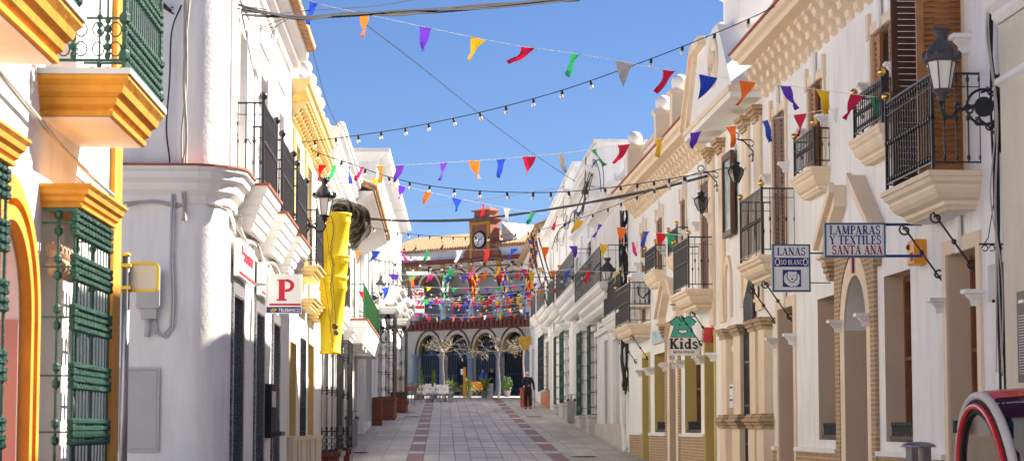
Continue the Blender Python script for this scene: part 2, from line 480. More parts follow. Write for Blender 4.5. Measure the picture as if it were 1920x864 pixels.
def scroll_pts(o, h, hh, oo, n=40, flip=1):
    """S scroll bracket in the (o,h) plane from the wall (o~0, low) up to (oo, hh)"""
    pts = []
    def spiral(cx, cy, r0, a0, turns, sgn, n=14):
        return [(cx + r0 * (1 - .72 * k / n) * math.cos(a0 + sgn * turns * 2 * math.pi * k / n), cy + r0 * (1 - .72 * k / n) * math.sin(a0 + sgn * turns * 2 * math.pi * k / n)) for k in range(n + 1)]
    r = .07
    top = spiral(oo - .0, hh - r, r, math.pi * .5 - .5, 1.15, -1)
    bot = spiral(o + .0, h + r, r, -math.pi * .5 - .5, 1.15, -1)
    mid = bez((top[0][0], top[0][1]), ((o + oo) / 2, (h + hh) / 2), (bot[0][0], bot[0][1]), 6)
    return top[::-1] + mid[1:-1] + bot

def s_bracket(fr, parent, s, o0, h0, o1, h1, m='iron', r=.012):
    pts = scroll_pts(o0, h0, h1, o1)
    mb = MB(fr); mb.tube([(s, p[0], p[1]) for p in pts], r, 5)
    c = ((o0 + o1) / 2, (h0 + h1) / 2)
    mb.ball((s, c[0], c[1]), .03, 8, 5)
    return mb.build('scroll_bracket', m, parent)

def corbel_cap(fr, parent, s, w, h, hh, D, m='white_trim', name='impost_cap', o0=.0):
    return MB(fr).slab(s - w / 2, s + w / 2, D, [(D * .42, h), (D * .40, h + hh * .35), (D * .2, h + hh * .62), (D * .18, h + hh * .7), (0, h + hh * .76), (0, h + hh)], o0).build(name, m, parent)

def cables(fr, parent_name=None): pass

def text_faces(txt, bold=.0, sp=1.):
    cu = bpy.data.curves.new('t', 'FONT'); cu.body = txt; cu.offset = bold; cu.space_character = sp; cu.resolution_u = 3
    ob = bpy.data.objects.new('t', cu); C.objects.link(ob)
    bpy.context.view_layer.update()
    me = bpy.data.meshes.new_from_object(ob.evaluated_get(bpy.context.evaluated_depsgraph_get()))
    vs = [tuple(v.co) for v in me.vertices]; fs = [tuple(p.vertices) for p in me.polygons]
    bpy.data.objects.remove(ob); bpy.data.meshes.remove(me)
    x0 = min(v[0] for v in vs); x1 = max(v[0] for v in vs); y0 = min(v[1] for v in vs); y1 = max(v[1] for v in vs)
    return [((v[0] - x0) / (x1 - x0), (v[1] - y0) / (y1 - y0)) for v in vs], fs

def bfont(mb, txt, P, u0, u1, v0, v1, bold=.01):
    """flat text; P(u,v,lift) maps to builder coordinates"""
    vs, fs = text_faces(txt, bold)
    mb.add([P(u0 + x * (u1 - u0), v0 + y * (v1 - v0), .004) for x, y in vs], fs)

def _arc(cx, cy, rx, ry, a0, a1, n=10):
    return [(cx + rx * math.cos(R(a0 + (a1 - a0) * k / n)), cy + ry * math.sin(R(a0 + (a1 - a0) * k / n))) for k in range(n + 1)]
T_, K_ = .055, .15     # thin / thick stroke (in cap heights)
def _glyph(ch):
    """(strokes [(pts,width)], advance)   cap height 1"""
    sf = lambda x, y, w=.3: ([(x - w / 2, y), (x + w / 2, y)], .06)
    G = {
        'I': ([([(.2, 0), (.2, 1)], K_), sf(.2, .03), sf(.2, .97)], .4),
        'L': ([([(.2, 0), (.2, 1)], K_), sf(.2, .97), ([(.05, .03), (.6, .03)], .06), ([(.6, 0), (.62, .25)], .05)], .68),
        'T': ([([(.36, 0), (.36, 1)], K_), sf(.36, .03), ([(.02, .97), (.70, .97)], .07), ([(.03, 1), (.03, .76)], .05), ([(.69, 1), (.69, .76)], .05)], .72),
        'E': ([([(.2, 0), (.2, 1)], K_), ([(.05, .03), (.6, .03)], .06), ([(.05, .97), (.58, .97)], .06), ([(.2, .52), (.47, .52)], .06), ([(.6, 0), (.62, .24)], .05), ([(.58, 1), (.58, .78)], .05), ([(.47, .42), (.47, .62)], .05)], .68),
        'A': ([([(.12, 0), (.38, 1)], T_), ([(.36, 1), (.64, 0)], K_), ([(.2, .33), (.54, .33)], .055), sf(.12, .03, .26), sf(.64, .03, .3)], .8),
        'M': ([([(.14, 0), (.17, 1)], T_), ([(.17, 1), (.46, .05)], K_), ([(.46, .05), (.76, 1)], T_), ([(.78, 0), (.76, 1)], K_), sf(.14, .03, .25), sf(.78, .03, .3), sf(.1, .97, .2), sf(.8, .97, .25)], .96),
        'N': ([([(.14, 0), (.14, 1)], T_), ([(.14, 1), (.64, 0)], K_), ([(.64, 0), (.64, 1)], T_), sf(.14, .03, .26), sf(.1, .97, .2), sf(.64, .97, .26)], .8),
        'P': ([([(.2, 0), (.2, 1)], K_), sf(.2, .03, .34), ([(.05, .97), (.36, .97)], .06), (_arc(.34, .72, .22, .245, 90, -90), .10), ([(.2, .475), (.36, .475)], .06)], .64),
        'R': ([([(.2, 0), (.2, 1)], K_), sf(.2, .03, .32), ([(.05, .97), (.36, .97)], .06), (_arc(.34, .735, .2, .23, 90, -90), .10), ([(.2, .5), (.36, .5)], .06), ([(.34, .5), (.64, .02)], K_), sf(.68, .03, .14)], .76),
        'B': ([([(.2, 0), (.2, 1)], K_), ([(.05, .97), (.36, .97)], .06), (_arc(.34, .755, .18, .21, 90, -90), .10), ([(.2, .54), (.36, .54)], .06), (_arc(.36, .285, .22, .25, 90, -90), .11), ([(.05, .03), (.38, .03)], .06)], .68),
        'S': ([(_arc(.3, .75, .19, .22, 20, 180) + _arc(.3, .74, .19, .2, 180, 240, 4)[1:] + [(.3, .52)] + _arc(.29, .27, .21, .24, 60, -20, 5) + _arc(.29, .25, .2, .22, -20, -160, 8)[1:], .10), ([(.49, .7), (.49, .97)], .05), ([(.08, .03), (.08, .3)], .05)], .62),
        'O': ([(_arc(.38, .5, .29, .47, 0, 360, 20), .11)], .78),
        'C': ([(_arc(.4, .5, .3, .47, 50, 310, 16), .11), ([(.62, .66), (.62, .96)], .05)], .74),
        'X': ([([(.14, 1), (.62, 0)], K_), ([(.6, 1), (.14, 0)], T_), sf(.14, .03, .24), sf(.63, .03, .28), sf(.14, .97, .28), sf(.6, .97, .24)], .76),
        'Y': ([([(.12, 1), (.38, .45)], K_), ([(.64, 1), (.38, .45)], T_), ([(.38, .48), (.38, 0)], K_), sf(.12, .97, .28), sf(.64, .97, .24), sf(.38, .03, .3)], .76),
        ' ': ([], .34),
        # heavy slab letters
        'k': ([([(.2, 0), (.2, 1)], .24), sf(.2, .07, .44), sf(.2, .93, .44), ([(.28, .42), (.66, .95)], .17), ([(.36, .55), (.70, .03)], .24), ([(.48, .07), (.88, .07)], .14), ([(.5, .93), (.84, .93)], .14)], .92),
        'i': ([([(.22, 0), (.22, .68)], .24), ([(.04, .07), (.40, .07)], .14), ([(.04, .62), (.24, .62)], .13), ([(.22, .82), (.22, 1.02)], .22)], .46),
        'd': ([([(.54, 0), (.54, 1)], .24), ([(.36, .94), (.54, .94)], .13), ([(.54, .06), (.74, .06)], .13), (_arc(.33, .34, .2, .27, 0, 360, 16), .17)], .78),
        's': ([(_arc(.28, .5, .17, .14, 20, 200, 8) + [(.3, .34)] + _arc(.27, .2, .18, .14, 60, -160, 10), .17)], .56),
    }
    return G[ch]
def serif(mb, txt, P, u0, u1, v0, v1, fat=1.):
    adv = sum(_glyph(c)[1] for c in txt); k = (u1 - u0) / adv; H = v1 - v0; x = 0; lift = .002
    for c in txt:
        st, a = _glyph(c)
        for pts, w in st:
            lift += .00007; w *= fat
            P2 = [(u0 + (x + p[0]) * k, v0 + p[1] * H) for p in pts]
            for i in range(len(P2)):
                pass
            n = len(P2); L = []; Rr = []
            closed = math.hypot(P2[0][0] - P2[-1][0], P2[0][1] - P2[-1][1]) < 1e-6 and n > 3
            for i in range(n):
                if closed: p0, p1 = P2[(i - 1) % (n - 1)], P2[(i + 1) % (n - 1)]
                else: p0, p1 = P2[max(i - 1, 0)], P2[min(i + 1, n - 1)]
                dx, dy = p1[0] - p0[0], p1[1] - p0[1]; q = math.hypot(dx, dy) or 1
                # horizontal width scales with letter width, vertical with height
                nx, ny = -dy / q * w / 2 * k, dx / q * w / 2 * H
                L.append((P2[i][0] + nx, P2[i][1] + ny)); Rr.append((P2[i][0] - nx, P2[i][1] - ny))
            for i in range(n - 1):
                mb.add([P(*Rr[i], lift), P(*Rr[i + 1], lift), P(*L[i + 1], lift), P(*L[i], lift)], [(0, 1, 2, 3)])
        x += a
# ================================================================ RIGHT SIDE
def op(fr, xf, xn, top, bot, arch=None):
    a, b = sorted((fr.s(xf), fr.s(xn)))
    return (a, b, bot, top, arch)

def surround(fr, parent, o, w=.14, proud=.03, m='peach', lining='tan', depth=.3, ears=0, key=None, bottom=False):
    a, b, c, d = o[:4]
    mb = MB(fr)
    mb.box(a - w, a, .0, proud, c, d + w); mb.box(b, b + w, .0, proud, c, d + w); mb.box(a, b, .0, proud, d, d + w)
    if ears:
        mb.box(a - w - .04, a - w * .2, 0, proud + .02, d - .05, d + w + ears); mb.box(b + w * .2, b + w + .04, 0, proud + .02, d - .05, d + w + ears)
    if bottom: mb.box(a - w, b + w, 0, proud + .04, c - .1, c)
    r = mb.build('surround', m, parent)
    if lining:
        l = MB(fr); t = .006
        l.box(a, a + t, -depth + .04, .004, c, d); l.box(b - t, b, -depth + .04, .004, c, d); l.box(a + t, b - t, -depth + .04, .004, d - t, d)
        l.build('reveal', lining, r)
    if key:
        MB(fr).box((a + b) / 2 - .07, (a + b) / 2 + .07, proud, proud + .03, d - .02, d + w + key).build('keystone', 'white_trim', r)
    return r

def spikes(fr, parent, a, b, o, h, n=9):
    mb = MB(fr); mb.box(a, b, o - .03, o + .03, h, h + .05)
    for i in range(n):
        x = a + (b - a) * (i + .5) / n; mb.block(x, o, [(.022, h + .04), (.022, h + .16), (.03, h + .18), (.03, h + .22)], 6)
    return mb.build('window_spikes', 'iron', parent)

def small_balcony(fr, par, z0, z1, zf=20.):
    return balcony(fr, par, z0 - zf, z1 - zf, .285, 3.32, 3.65, 4.2, deep=.17, soffit=None, sp=.115)

def main_balcony(fr, par, z0, z1, D=.575, hb=2.27, ht=2.65, hr=3.65, **kw):
    kw.setdefault('deep', .3)
    return balcony(fr, par, z0, z1, D, hb, ht, hr, soffit='white_trim', **kw)

def corbels(fr, par, s0, s1, step, h0, h1, D, w, m='peach', name='corbel'):
    x = s0; d = h1 - h0; first = None
    prof = [(0, h0), (D * .22, h0 + d * .10), (D * .26, h0 + d * .30), (D * .50, h0 + d * .36), (D * .56, h0 + d * .58), (D * .82, h0 + d * .64), (D * .9, h0 + d * .84), (D, h0 + d * .88), (D, h1), (0, h1)]
    while x + w <= s1:
        if first is None: first = MB(fr).polyoh(prof, x, x + w).build(name, m, par)
        else:
            c = first.copy(); C.objects.link(c); c.location = (fr.sg * (x - s0), 0, 0)
        x += step
    return first

CORN = [(.0, 0), (.06, .03), (.06, .07), (.22, .14), (.40, .17), (.43, .24), (.50, .28), (.53, .36)]
def cornice(fr, par, path, h, scale=(1., 1.), m='peach', lip='tile_red', soff=.0, o=0.):
    pr = [(soff + p * scale[0], h + q * scale[1]) for p, q in CORN]
    top = pr[-1][1]; w = pr[-1][0]
    c = MB(fr).sweep(path, [(0.0, h)] + pr + [(0, top)]).build('cornice', m, par)
    if lip: MB(fr).sweep(path, [(0, top + .003), (w + .03, top + .003), (w + .03, top + .04), (0, top + .06)]).build('cornice_tiles', lip, c)
    return c

def portal(fr, par, c, r=.7, spring=1.3, top=2.0, gh=-1.3, red=True):
    """brick framed arched doorway with a broken pediment; c = centre s"""
    bw = 1.25
    mb = MB(fr)
    def ring(mb, r0, t0, r1, rect, o):
        N = 18
        A = [(c - r0 * math.cos(math.pi * k / N), spring + t0 * math.sin(math.pi * k / N)) for k in range(N + 1)]
        if rect: B = [(max(c - r1, min(c + r1, c - r1 * 1.5 * math.cos(math.pi * k / N))), rect) if 2 < k < N - 2 else (c - r1 if k < N / 2 else c + r1, spring + (rect - spring) * (min(k, N - k) / 3)) for k in range(N + 1)]
        else: B = [(c - r1 * math.cos(math.pi * k / N), spring + (t0 + r1 - r0) * math.sin(math.pi * k / N)) for k in range(N + 1)]
        for (a, b), (a2, b2) in zip(zip(A, B), zip(A[1:], B[1:])):
            mb.add([(*q[:1], oo, q[1]) for oo in (0.002, o) for q in (a, a2, b2, b)], [(0, 1, 2, 3), (4, 5, 6, 7), (0, 1, 5, 4), (2, 3, 7, 6)])
        mb.box(c - r1, c - r0, .002, o, gh, spring); mb.box(c + r0, c + r1, .002, o, gh, spring)
    ring(mb, .98, 1.0, bw, 2.36, .05)
    p = mb.build('brick_surround', 'brick', par)
    m2 = MB(fr); ring(m2, r, top - spring, .98, None, .035); m2.build('arch_band', 'peach', p)
    l = MB(fr); l.box(c - r, c - r + .006, -.42, .03, gh, spring); l.box(c + r - .006, c + r, -.42, .03, gh, spring); l.box(c - r, c + r, -.42, .03, gh - .01, gh + .004); l.build('reveal', 'tan', p)
    for sg in (-1, 1):
        pd = MB(fr)
        pts = [(c + sg * .58, 3.27), (c + sg * .58, 2.98), (c + sg * 1.42, 2.50), (c + sg * 1.42, 2.36), (c + sg * 1.72, 2.36), (c + sg * 1.72, 2.52)]
        pd.poly(pts, .002, .17); pts2 = [(c + sg * .56, 3.30), (c + sg * .56, 3.16), (c + sg * 1.74, 2.47), (c + sg * 1.76, 2.56)]
        pd.poly(pts2, .171, .24)
        pd.slab(c + sg * 1.4 - .35 * (sg < 0), c + sg * 1.4 + .35 * (sg > 0), .2, [(.06, 2.28), (.04, 2.32), (0, 2.34), (0, 2.38)])
        pd.build('pediment_rake', 'peach', par)
    for sg in (-1, 1):
        cx = c + sg * 1.4
        MB(fr).slab(cx - .16, cx + .16, .16, [(.08, 2.02), (.05, 2.06), (.05, 2.12), (.02, 2.14), (.02, 2.2), (0, 2.22), (0, 2.275)]).build('brick_capital', 'brick', par)

def cap_pair(fr, par, o, h=1.25, w=.2, hh=.17, D=.2):
    corbel_cap(fr, par, o[0] - .12, w, h, hh, D); corbel_cap(fr, par, o[1] + .12, w, h, hh, D)

# ---- R1 : near house with peach trim ------------------------------------
f1 = Fr(6, 18.0, 0, 'R', base=-1.2)
z1 = 18.0
h1 = empty('town_house', 'white house with peach trim and brick framed portal behind the LAMPARAS shop sign', 'house', f1)
WA = op(f1, 1536, 1576, 1.84, -.18); WB = op(f1, 1662, 1712, 1.87, -.18); WC = op(f1, 1783, 1840, 1.88, -1.25); WD = op(f1, 1463, 1492, 1.86, -1.2)
pc = 27.95 - z1
PO = (pc - .7, pc + .7, -1.25, 2.0, 1.3)
W1 = (33.0 - z1, 34.15 - z1, 2.68, 5.0); W2 = (29.95 - z1, 31.05 - z1, 3.68, 5.0); W3 = (25.6 - z1, 26.8 - z1, 3.68, 5.0); W4 = (22.35 - z1, 23.85 - z1, 2.68, 5.0)
wall(f1, 'wall', 'whitewash', h1, 0, 35.2 - z1, -1.6, 6.2, [WA, WB, WC, WD, PO, W1, W2, W3, W4], D=7)
for o in (WA, WB):
    window(f1, h1, o, .27, 'wood', bars=(1, 1)); surround(f1, h1, o, .0, .0, 'tan', 'tan') if False else None
    l = MB(f1); l.box(o[1] - .006, o[1], -.24, .003, o[2], o[3]); l.box(o[0], o[0] + .006, -.24, .003, o[2], o[3]); l.box(o[0], o[1], -.24, .003, o[3] - .006, o[3]); l.build('reveal', 'tan', h1)
    spikes(f1, h1, o[0] + .05, o[1] - .05, -.06, o[2] + .02)
for o in (WC, WD):
    window(f1, h1, o, .27, 'wood', 'glass', bars=(1, 2), door=True)
    surround(f1, h1, o, .16, .03, 'peach', 'tan', .27, key=.22); cap_pair(f1, h1, o)
window(f1, h1, PO, .40, 'wood_dark', 'interior', bars=(1, 3), door=True)
portal(f1, h1, pc); cap_pair(f1, h1, (pc - .75, pc + .75), h=1.28, D=.22)
# plinth and ledge
pl = MB(f1); le = MB(f1)
edges = [(0, WC[0] - .17), (WC[1] + .17, pc - 1.26), (pc + 1.26, WD[0] - .17), (WD[1] + .17, 34.3 - z1)]
for a, b in edges:
    if b > a: MB(f1).box(a, b, .003, .035, -1.6, -.36).build('plinth', 'brick', h1); MB(f1).box(a, b, .003, .07, -.36, -.30).build('plinth_ledge', 'white_trim', h1)
for o in (W1, W2, W3, W4):
    window(f1, h1, o, .26, 'wood' if o is not W1 else 'shutter', bars=(1, 3))
    surround(f1, h1, o, .13, .03, 'peach', 'tan', .26, ears=.16, key=.30)
louvre(f1, h1, W1[0] + .02, (W1[0] + W1[1]) / 2 - .01, -.05, W1[2], W1[3] - .03)
louvre(f1, h1, (W1[0] + W1[1]) / 2 + .01, W1[1] - .02, -.05, W1[2], W1[3] - .03)
for o in (W2, W3):
    louvre(f1, h1, o[0] + .02, o[0] + .34, -.06, o[2], o[3] - .03, 'wood_light'); louvre(f1, h1, o[1] - .36, o[1] - .02, -.06, o[2], o[3] - .03, 'wood_light')
louvre(f1, h1, W4[0] + .01, 0, -.05, W4[2], W4[3] - .02, 'wood_light', swing=.56, rail=.08, slat=.06)
louvre(f1, h1, W4[1] - .06, 0, -.05, W4[2], W4[3] - .02, 'wood_dark', swing=.5, rail=.07)
corbel_cap(f1, h1, W4[0] - .22, .2, 3.95, .2, .2); corbel_cap(f1, h1, W3[0] - .2, .18, 4.25, .16, .17)
corbel_cap(f1, h1, W3[1] + .2, .18, 4.25, .16, .17)
corbel_cap(f1, h1, W2[0] - .2, .18, 4.25, .16, .17); corbel_cap(f1, h1, W2[1] + .2, .18, 4.25, .16, .17)
corbel_cap(f1, h1, W1[0] - .2, .18, 3.95, .16, .17); corbel_cap(f1, h1, W1[1] + .25, .18, 3.95, .16, .17)
balcony(f1, h1, 21.7 - z1, 23.95 - z1, .575, 2.27, 2.65, 3.67, deep=.28, soffit='white_trim', br=.010, sp=.12, knob=2)
balcony(f1, h1, 25.26 - z1, 27.0 - z1, .285, 3.32, 3.65, 4.2, deep=.17, sp=.12, knob=2)
balcony(f1, h1, 29.55 - z1, 31.2 - z1, .285, 3.32, 3.65, 4.2, deep=.17, sp=.12)
balcony(f1, h1, 32.3 - z1, 34.5 - z1, .575, 2.27, 2.62, 3.65, deep=.28, soffit='white_trim', sp=.12)
for z in (22.1, 23.5): s_bracket(f1, h1, z - z1, .03, 1.62, .40, 2.26)
for z in (32.7, 34.0): s_bracket(f1, h1, z - z1, .03, 1.62, .40, 2.26)
corbels(f1, h1, .3, 35.1 - z1, .56, 5.42, 5.86, .36, .24)
cornice(f1, h1, [(0, 0), (34.6 - z1, 0), (34.6 - z1, -.5)], 5.86, (1.03, .9))
pp = MB(f1)
for a in (18.5, 21, 24, 27, 30, 33.3):
    pp.box(a - z1, a + .5 - z1, -.5, .03, 6.2, 7.6)
pp.box(0, 34.4 - z1, -.4, -.05, 6.2, 7.45); pp.box(0, 34.5 - z1, -.45, .0, 7.45, 7.6)
pp.build('parapet', 'white_trim', h1)
MB(f1).box(33.32 - z1, 33.78 - z1, .031, .05, 6.25, 7.5).build('parapet_panel', 'peach', h1)
# R0 : neighbour edge at the picture's right border
f0 = Fr(6, 10.0, 0, 'R', base=-1.3)
h0 = empty('town_house', 'cream house edge with stepped white cornices at the right border, past the cable bundle', 'house', f0)
wall(f0, 'wall', 'cream', h0, 0, 7.99, -1.6, 6.4, [(1., 2.2, -1.3, 1.8), (4., 5.4, -.2, 1.8)], D=7)
window(f0, h0, (1., 2.2, -1.3, 1.8), .3, door=True); window(f0, h0, (4., 5.4, -.2, 1.8), .3)
# engaged pilaster with the two mouldings
MB(f1).box(1.35, 2.72, .0, .085, -1.5, 3.98).build('pilaster', 'cream', h1)
MB(f1).slab(1.2, 2.83, .2, [(.1, 3.99), (.06, 4.05), (.06, 4.1), (.0, 4.16), (.0, 4.24)]).build('pilaster_moulding', 'white_trim', h1)
MB(f1).slab(1.2, 2.76, .13, [(.05, 3.35), (.0, 3.39), (.0, 3.44), (.05, 3.47)]).build('pilaster_moulding', 'white_trim', h1)

# ---- R2 : house with the trapezoid pediment -----------------------------
f2 = Fr(6, 35.2, 0, 'R', base=-1.05)
z2 = 35.2
h2 = empty('town_house', 'white house with peach edged pediment and large white stone balls along its parapet', 'house', f2)
def o2(a, b, h, d, arch=None): return (a - z2, b - z2, h, d, arch)
GA = o2(36.0, 36.85, -1.2, 2.1)
D1 = (f2.s(1342), f2.s(1325), -1.2, 1.75); Wb = (f2.s(1315), f2.s(1285), -.12, 1.72); Wc = (f2.s(1251), f2.s(1228), -.12, 1.72); D2 = (f2.s(1219), f2.s(1207), -1.0, 1.70)
pc2 = 47.15 - z2
PO2 = (pc2 - .55, pc2 + .55, -1.2, 2.0, 1.3)
# portal opening clipped so it does not meet its neighbours
U1 = (f2.s(1337), f2.s(1319), 2.68, 4.85); U2 = (f2.s(1290), f2.s(1281), 3.68, 4.85); U3 = (f2.s(1246), f2.s(1235), 3.55, 4.85); U4 = (f2.s(1214), f2.s(1205), 2.6, 4.85); U5 = (53.6 - z2, 54.6 - z2, 2.6, 4.85)
wall(f2, 'wall', 'whitewash', h2, 0.01, 57.4 - z2, -1.6, 6.2, [GA, D1, Wb, Wc, D2, PO2, U1, U2, U3, U4], D=7)
for o, mm in ((Wb, 'mustard'), (Wc, 'mustard')):
    window(f2, h2, o, .27, 'wood', bars=(1, 1)); spikes(f2, h2, o[0] + .05, o[1] - .05, -.06, o[2] + .02, 8)
    surround(f2, h2, o, .0001, .004, 'mustard', mm, .27)
for o in (D1, D2):
    window(f2, h2, o, .27, 'wood', bars=(1, 2), door=True); surround(f2, h2, o, .12, .03, 'mustard', 'mustard', .27); cap_pair(f2, h2, o)
window(f2, h2, PO2, .40, 'wood_dark', 'interior', bars=(1, 3), door=True)
portal(f2, h2, pc2, r=.55); cap_pair(f2, h2, (pc2 - .75, pc2 + .75), h=1.28, D=.2)
for a in (Wb, Wc): cap_pair(f2, h2, a, h=1.25)
pl = MB(f2); le = MB(f2)
ed = [(41.3 - z2, D1[0] - .13), (D1[1] + .13, pc2 - 1.26), (pc2 + 1.26, D2[0] - .13), (D2[1] + .13, 56.2 - z2)]
for a, b in ed:
    if b > a: MB(f2).box(a, b, .003, .035, -1.6, -.2).build('plinth', 'brick', h2); MB(f2).box(a, b, .003, .07, -.2, -.14).build('plinth_ledge', 'white_trim', h2)
# gate piers
for (a, b) in ((34.42, 35.1), (35.3, 35.97), (36.87, 37.75), (38.5, 39.2)):
    s0, s1 = a - z2, b - z2
    p = MB(f2).box(s0, s1, .002, .17, -1.5, -.0).box(s0 + .05, s1 - .05, .002, .14, .0, 1.62).build('pier', 'peach', h2)
    MB(f2).slab(s0 - .06, s1 + .06, .25, [(.04, -.02), (.04, .03), (.02, .035), (.02, .08), (-.02, .085), (-.02, .13), (.02, .135), (.02, .18), (.05, .185), (.05, .22)]).build('brick_band', 'brick', p)
    MB(f2).slab(s0 - .04, s1 + .04, .22, [(.05, 1.6), (.05, 1.66), (.02, 1.67), (.02, 1.72), (-.01, 1.73), (-.01, 1.78)]).build('brick_capital', 'brick', p)
for (a, b) in ((35.1, 35.3), (37.75, 38.5)):
    mb = MB(f2); mb.box(a - z2 + .01, b - z2 - .01, .001, .02, -.2, 1.6)
    for h in (.5, 1.35): mb.box(a - z2 + .04, b - z2 - .04, .02, .05, h, h + .12)
    mb.build('pier_panel', 'white_trim', h2)
# peach niche arches over the gate
N = MB(f2); cz = 36.4 - z2
for k in range(14):
    a0, a1 = math.pi * k / 14, math.pi * (k + 1) / 14
    N.poly([(cz - 1.05 * math.cos(a0), 2.5 + 1.25 * math.sin(a0)), (cz - 1.05 * math.cos(a1), 2.5 + 1.25 * math.sin(a1)), (cz - .85 * math.cos(a1), 2.5 + 1.0 * math.sin(a1)), (cz - .85 * math.cos(a0), 2.5 + 1.0 * math.sin(a0))], .002, .05)
N.box(cz - 1.05, cz - .85, .002, .05, 2.16, 2.5); N.box(cz + .85, cz + 1.05, .002, .05, 2.16, 2.5); N.box(cz - 1.05, cz + 1.05, .002, .06, 2.1, 2.16)
N.build('arch_band', 'peach', h2)
N = MB(f2); cz = 39.0 - z2
for k in range(14):
    a0, a1 = math.pi * k / 14, math.pi * (k + 1) / 14
    N.poly([(cz - .42 * math.cos(a0), 2.6 + .55 * math.sin(a0)), (cz - .42 * math.cos(a1), 2.6 + .55 * math.sin(a1)), (cz - .28 * math.cos(a1), 2.6 + .4 * math.sin(a1)), (cz - .28 * math.cos(a0), 2.6 + .4 * math.sin(a0))], .002, .05)
N.box(cz - .42, cz - .28, .002, .05, 2.0, 2.6); N.box(cz + .28, cz + .42, .002, .05, 2.0, 2.6)
N.build('niche_band', 'peach', h2)
# upper pilasters with brick capitals
for a in (35.22, 36.45, 39.35, 40.7):
    s = a - z2
    p = MB(f2).box(s, s + .6, .002, .05, 1.95, 5.2).box(s + .12, s + .48, .05, .058, 2.4, 5.1).build('pilaster', 'peach', h2)
    MB(f2).slab(s - .03, s + .63, .16, [(.08, 5.12), (.05, 5.16), (.05, 5.22), (.02, 5.23), (.02, 5.30), (-.02, 5.31), (-.02, 5.38)]).build('brick_capital', 'brick', p)
for o, l2 in ((U1, 1), (U2, 0), (U3, 0), (U4, 1)):
    window(f2, h2, o, .26, 'wood', bars=(1, 3)); surround(f2, h2, o, .13, .03, 'peach', 'tan', .26, ears=.14, key=.28)
    m_ = (o[0] + o[1]) / 2
    louvre(f2, h2, o[0] + .02, m_ - .01, -.05, o[2], o[3] - .03, 'shutter'); louvre(f2, h2, m_ + .01, o[1] - .02, -.05, o[2], o[3] - .03, 'shutter')
    corbel_cap(f2, h2, o[0] - .25, .22, 3.95, .18, .18); corbel_cap(f2, h2, o[1] + .25, .22, 3.95, .18, .18)
balcony(f2, h2, 40.75 - z2, 43.1 - z2, .575, 2.27, 2.65, 3.65, deep=.28, soffit='white_trim', sp=.115)
balcony(f2, h2, 44.6 - z2, 46.2 - z2, .3, 3.32, 3.65, 4.2, deep=.17, sp=.115)
balcony(f2, h2, 48.4 - z2, 50.6 - z2, .3, 3.25, 3.58, 4.15, deep=.17, sp=.115)
balcony(f2, h2, 51.5 - z2, 55.0 - z2, .575, 2.15, 2.5, 3.5, deep=.28, soffit='white_trim', sp=.13)
for z in (41.0, 42.6, 51.9, 54.6): s_bracket(f2, h2, z - z2, .03, 1.6, .40, 2.24)
corbels(f2, h2, 41.9 - z2, 54.9 - z2, .52, 5.34, 5.72, .34, .26)
cornice(f2, h2, [(41.0 - z2, 0), (54.7 - z2, 0), (54.7 - z2, -.6)], 5.73, (1.04, .9))
# parapet
pr = MB(f2); pr.box(41.0 - z2, 54.5 - z2, -.3, -.08, 6.06, 6.95); pr.build('parapet', 'white_trim', h2)
MB(f2).box(41.0 - z2, 54.6 - z2, -.36, -.02, 6.95, 7.05).build('parapet_coping', 'peach', h2)
pn = MB(f2)
for a, b in ((42.2, 44.6), (45.4, 47.5), (48.3, 50.7), (51.2, 53.4)):
    for (p, q, c, d) in ((a, b, 6.2, 6.24), (a, b, 6.8, 6.84), (a, a + .06, 6.24, 6.8), (b - .06, b, 6.24, 6.8)): pn.box(p - z2, q - z2, -.08, -.055, c, d)
    c = (a + b) / 2 - z2
    pn.tube([(c + .3 * math.cos(k * math.pi / 8), -.06, 6.52 + .2 * math.sin(k * math.pi / 8)) for k in range(17)], .025, 5)
pn.build('parapet_panel', 'peach', h2)
for z in (45.0, 47.9, 53.9):
    p = MB(f2).box(z - .2 - z2, z + .2 - z2, -.42, .3, 6.06, 7.06).slab(z - .25 - z2, z + .25 - z2, .36, [(.05, 7.06), (0, 7.1), (0, 7.15)], -.3).build('parapet_pier', 'peach', h2)
    MB(f2).ball((z - z2, .1, 7.33), .19, 20, 14).build('stone_ball', 'whitewash_b', p)
# pediment
o_ = .5
pe = MB(f2)
P = [(35.15 - z2, 5.6), (36.85 - z2, 7.05), (39.5 - z2, 7.05), (40.9 - z2, 5.6)]
pe.poly(P, -3.5, o_)
pe.build('pediment', 'white_trim', h2)
fr_ = MB(f2)
fr_.poly([(35.1 - z2, 5.6), (41.0 - z2, 5.6), (41.0 - z2, 5.7), (35.1 - z2, 5.7)], -.2, o_ + .08)
MB(f2).box(35.13 - z2, 40.95 - z2, -.19, o_ + .05, 5.5, 5.598).build('pediment_soffit', 'white_trim', h2)
fr_.build('pediment_cornice', 'peach', h2)
fr_ = MB(f2)
fr_.poly([(39.45 - z2, 7.12), (41.05 - z2, 5.71), (40.6 - z2, 5.71), (39.45 - z2, 6.85)], o_ + .002, o_ + .08)
fr_.poly([(39.45 - z2, 7.12), (41.05 - z2, 5.71), (40.85 - z2, 5.71), (39.45 - z2, 6.99)], o_ + .08, o_ + .15)
fr_.poly([(38.3 - z2, 7.12), (39.449 - z2, 7.12), (39.449 - z2, 6.95), (38.3 - z2, 6.95)], o_ + .002, o_ + .14)
fr_.build('pediment_rake', 'peach', h2)
ov = MB(f2)
ov.tube([(37.3 - z2 + .5 * math.cos(k * math.pi / 12), o_ + .01, 6.45 + .42 * math.sin(k * math.pi / 12)) for k in range(25)], .035, 6)
ov.tube([(37.3 - z2 + .2 * math.cos(k * math.pi / 12), o_ + .01, 6.45 + .17 * math.sin(k * math.pi / 12)) for k in range(25)], .04, 6)
ov.build('oval_relief', 'peach', h2)
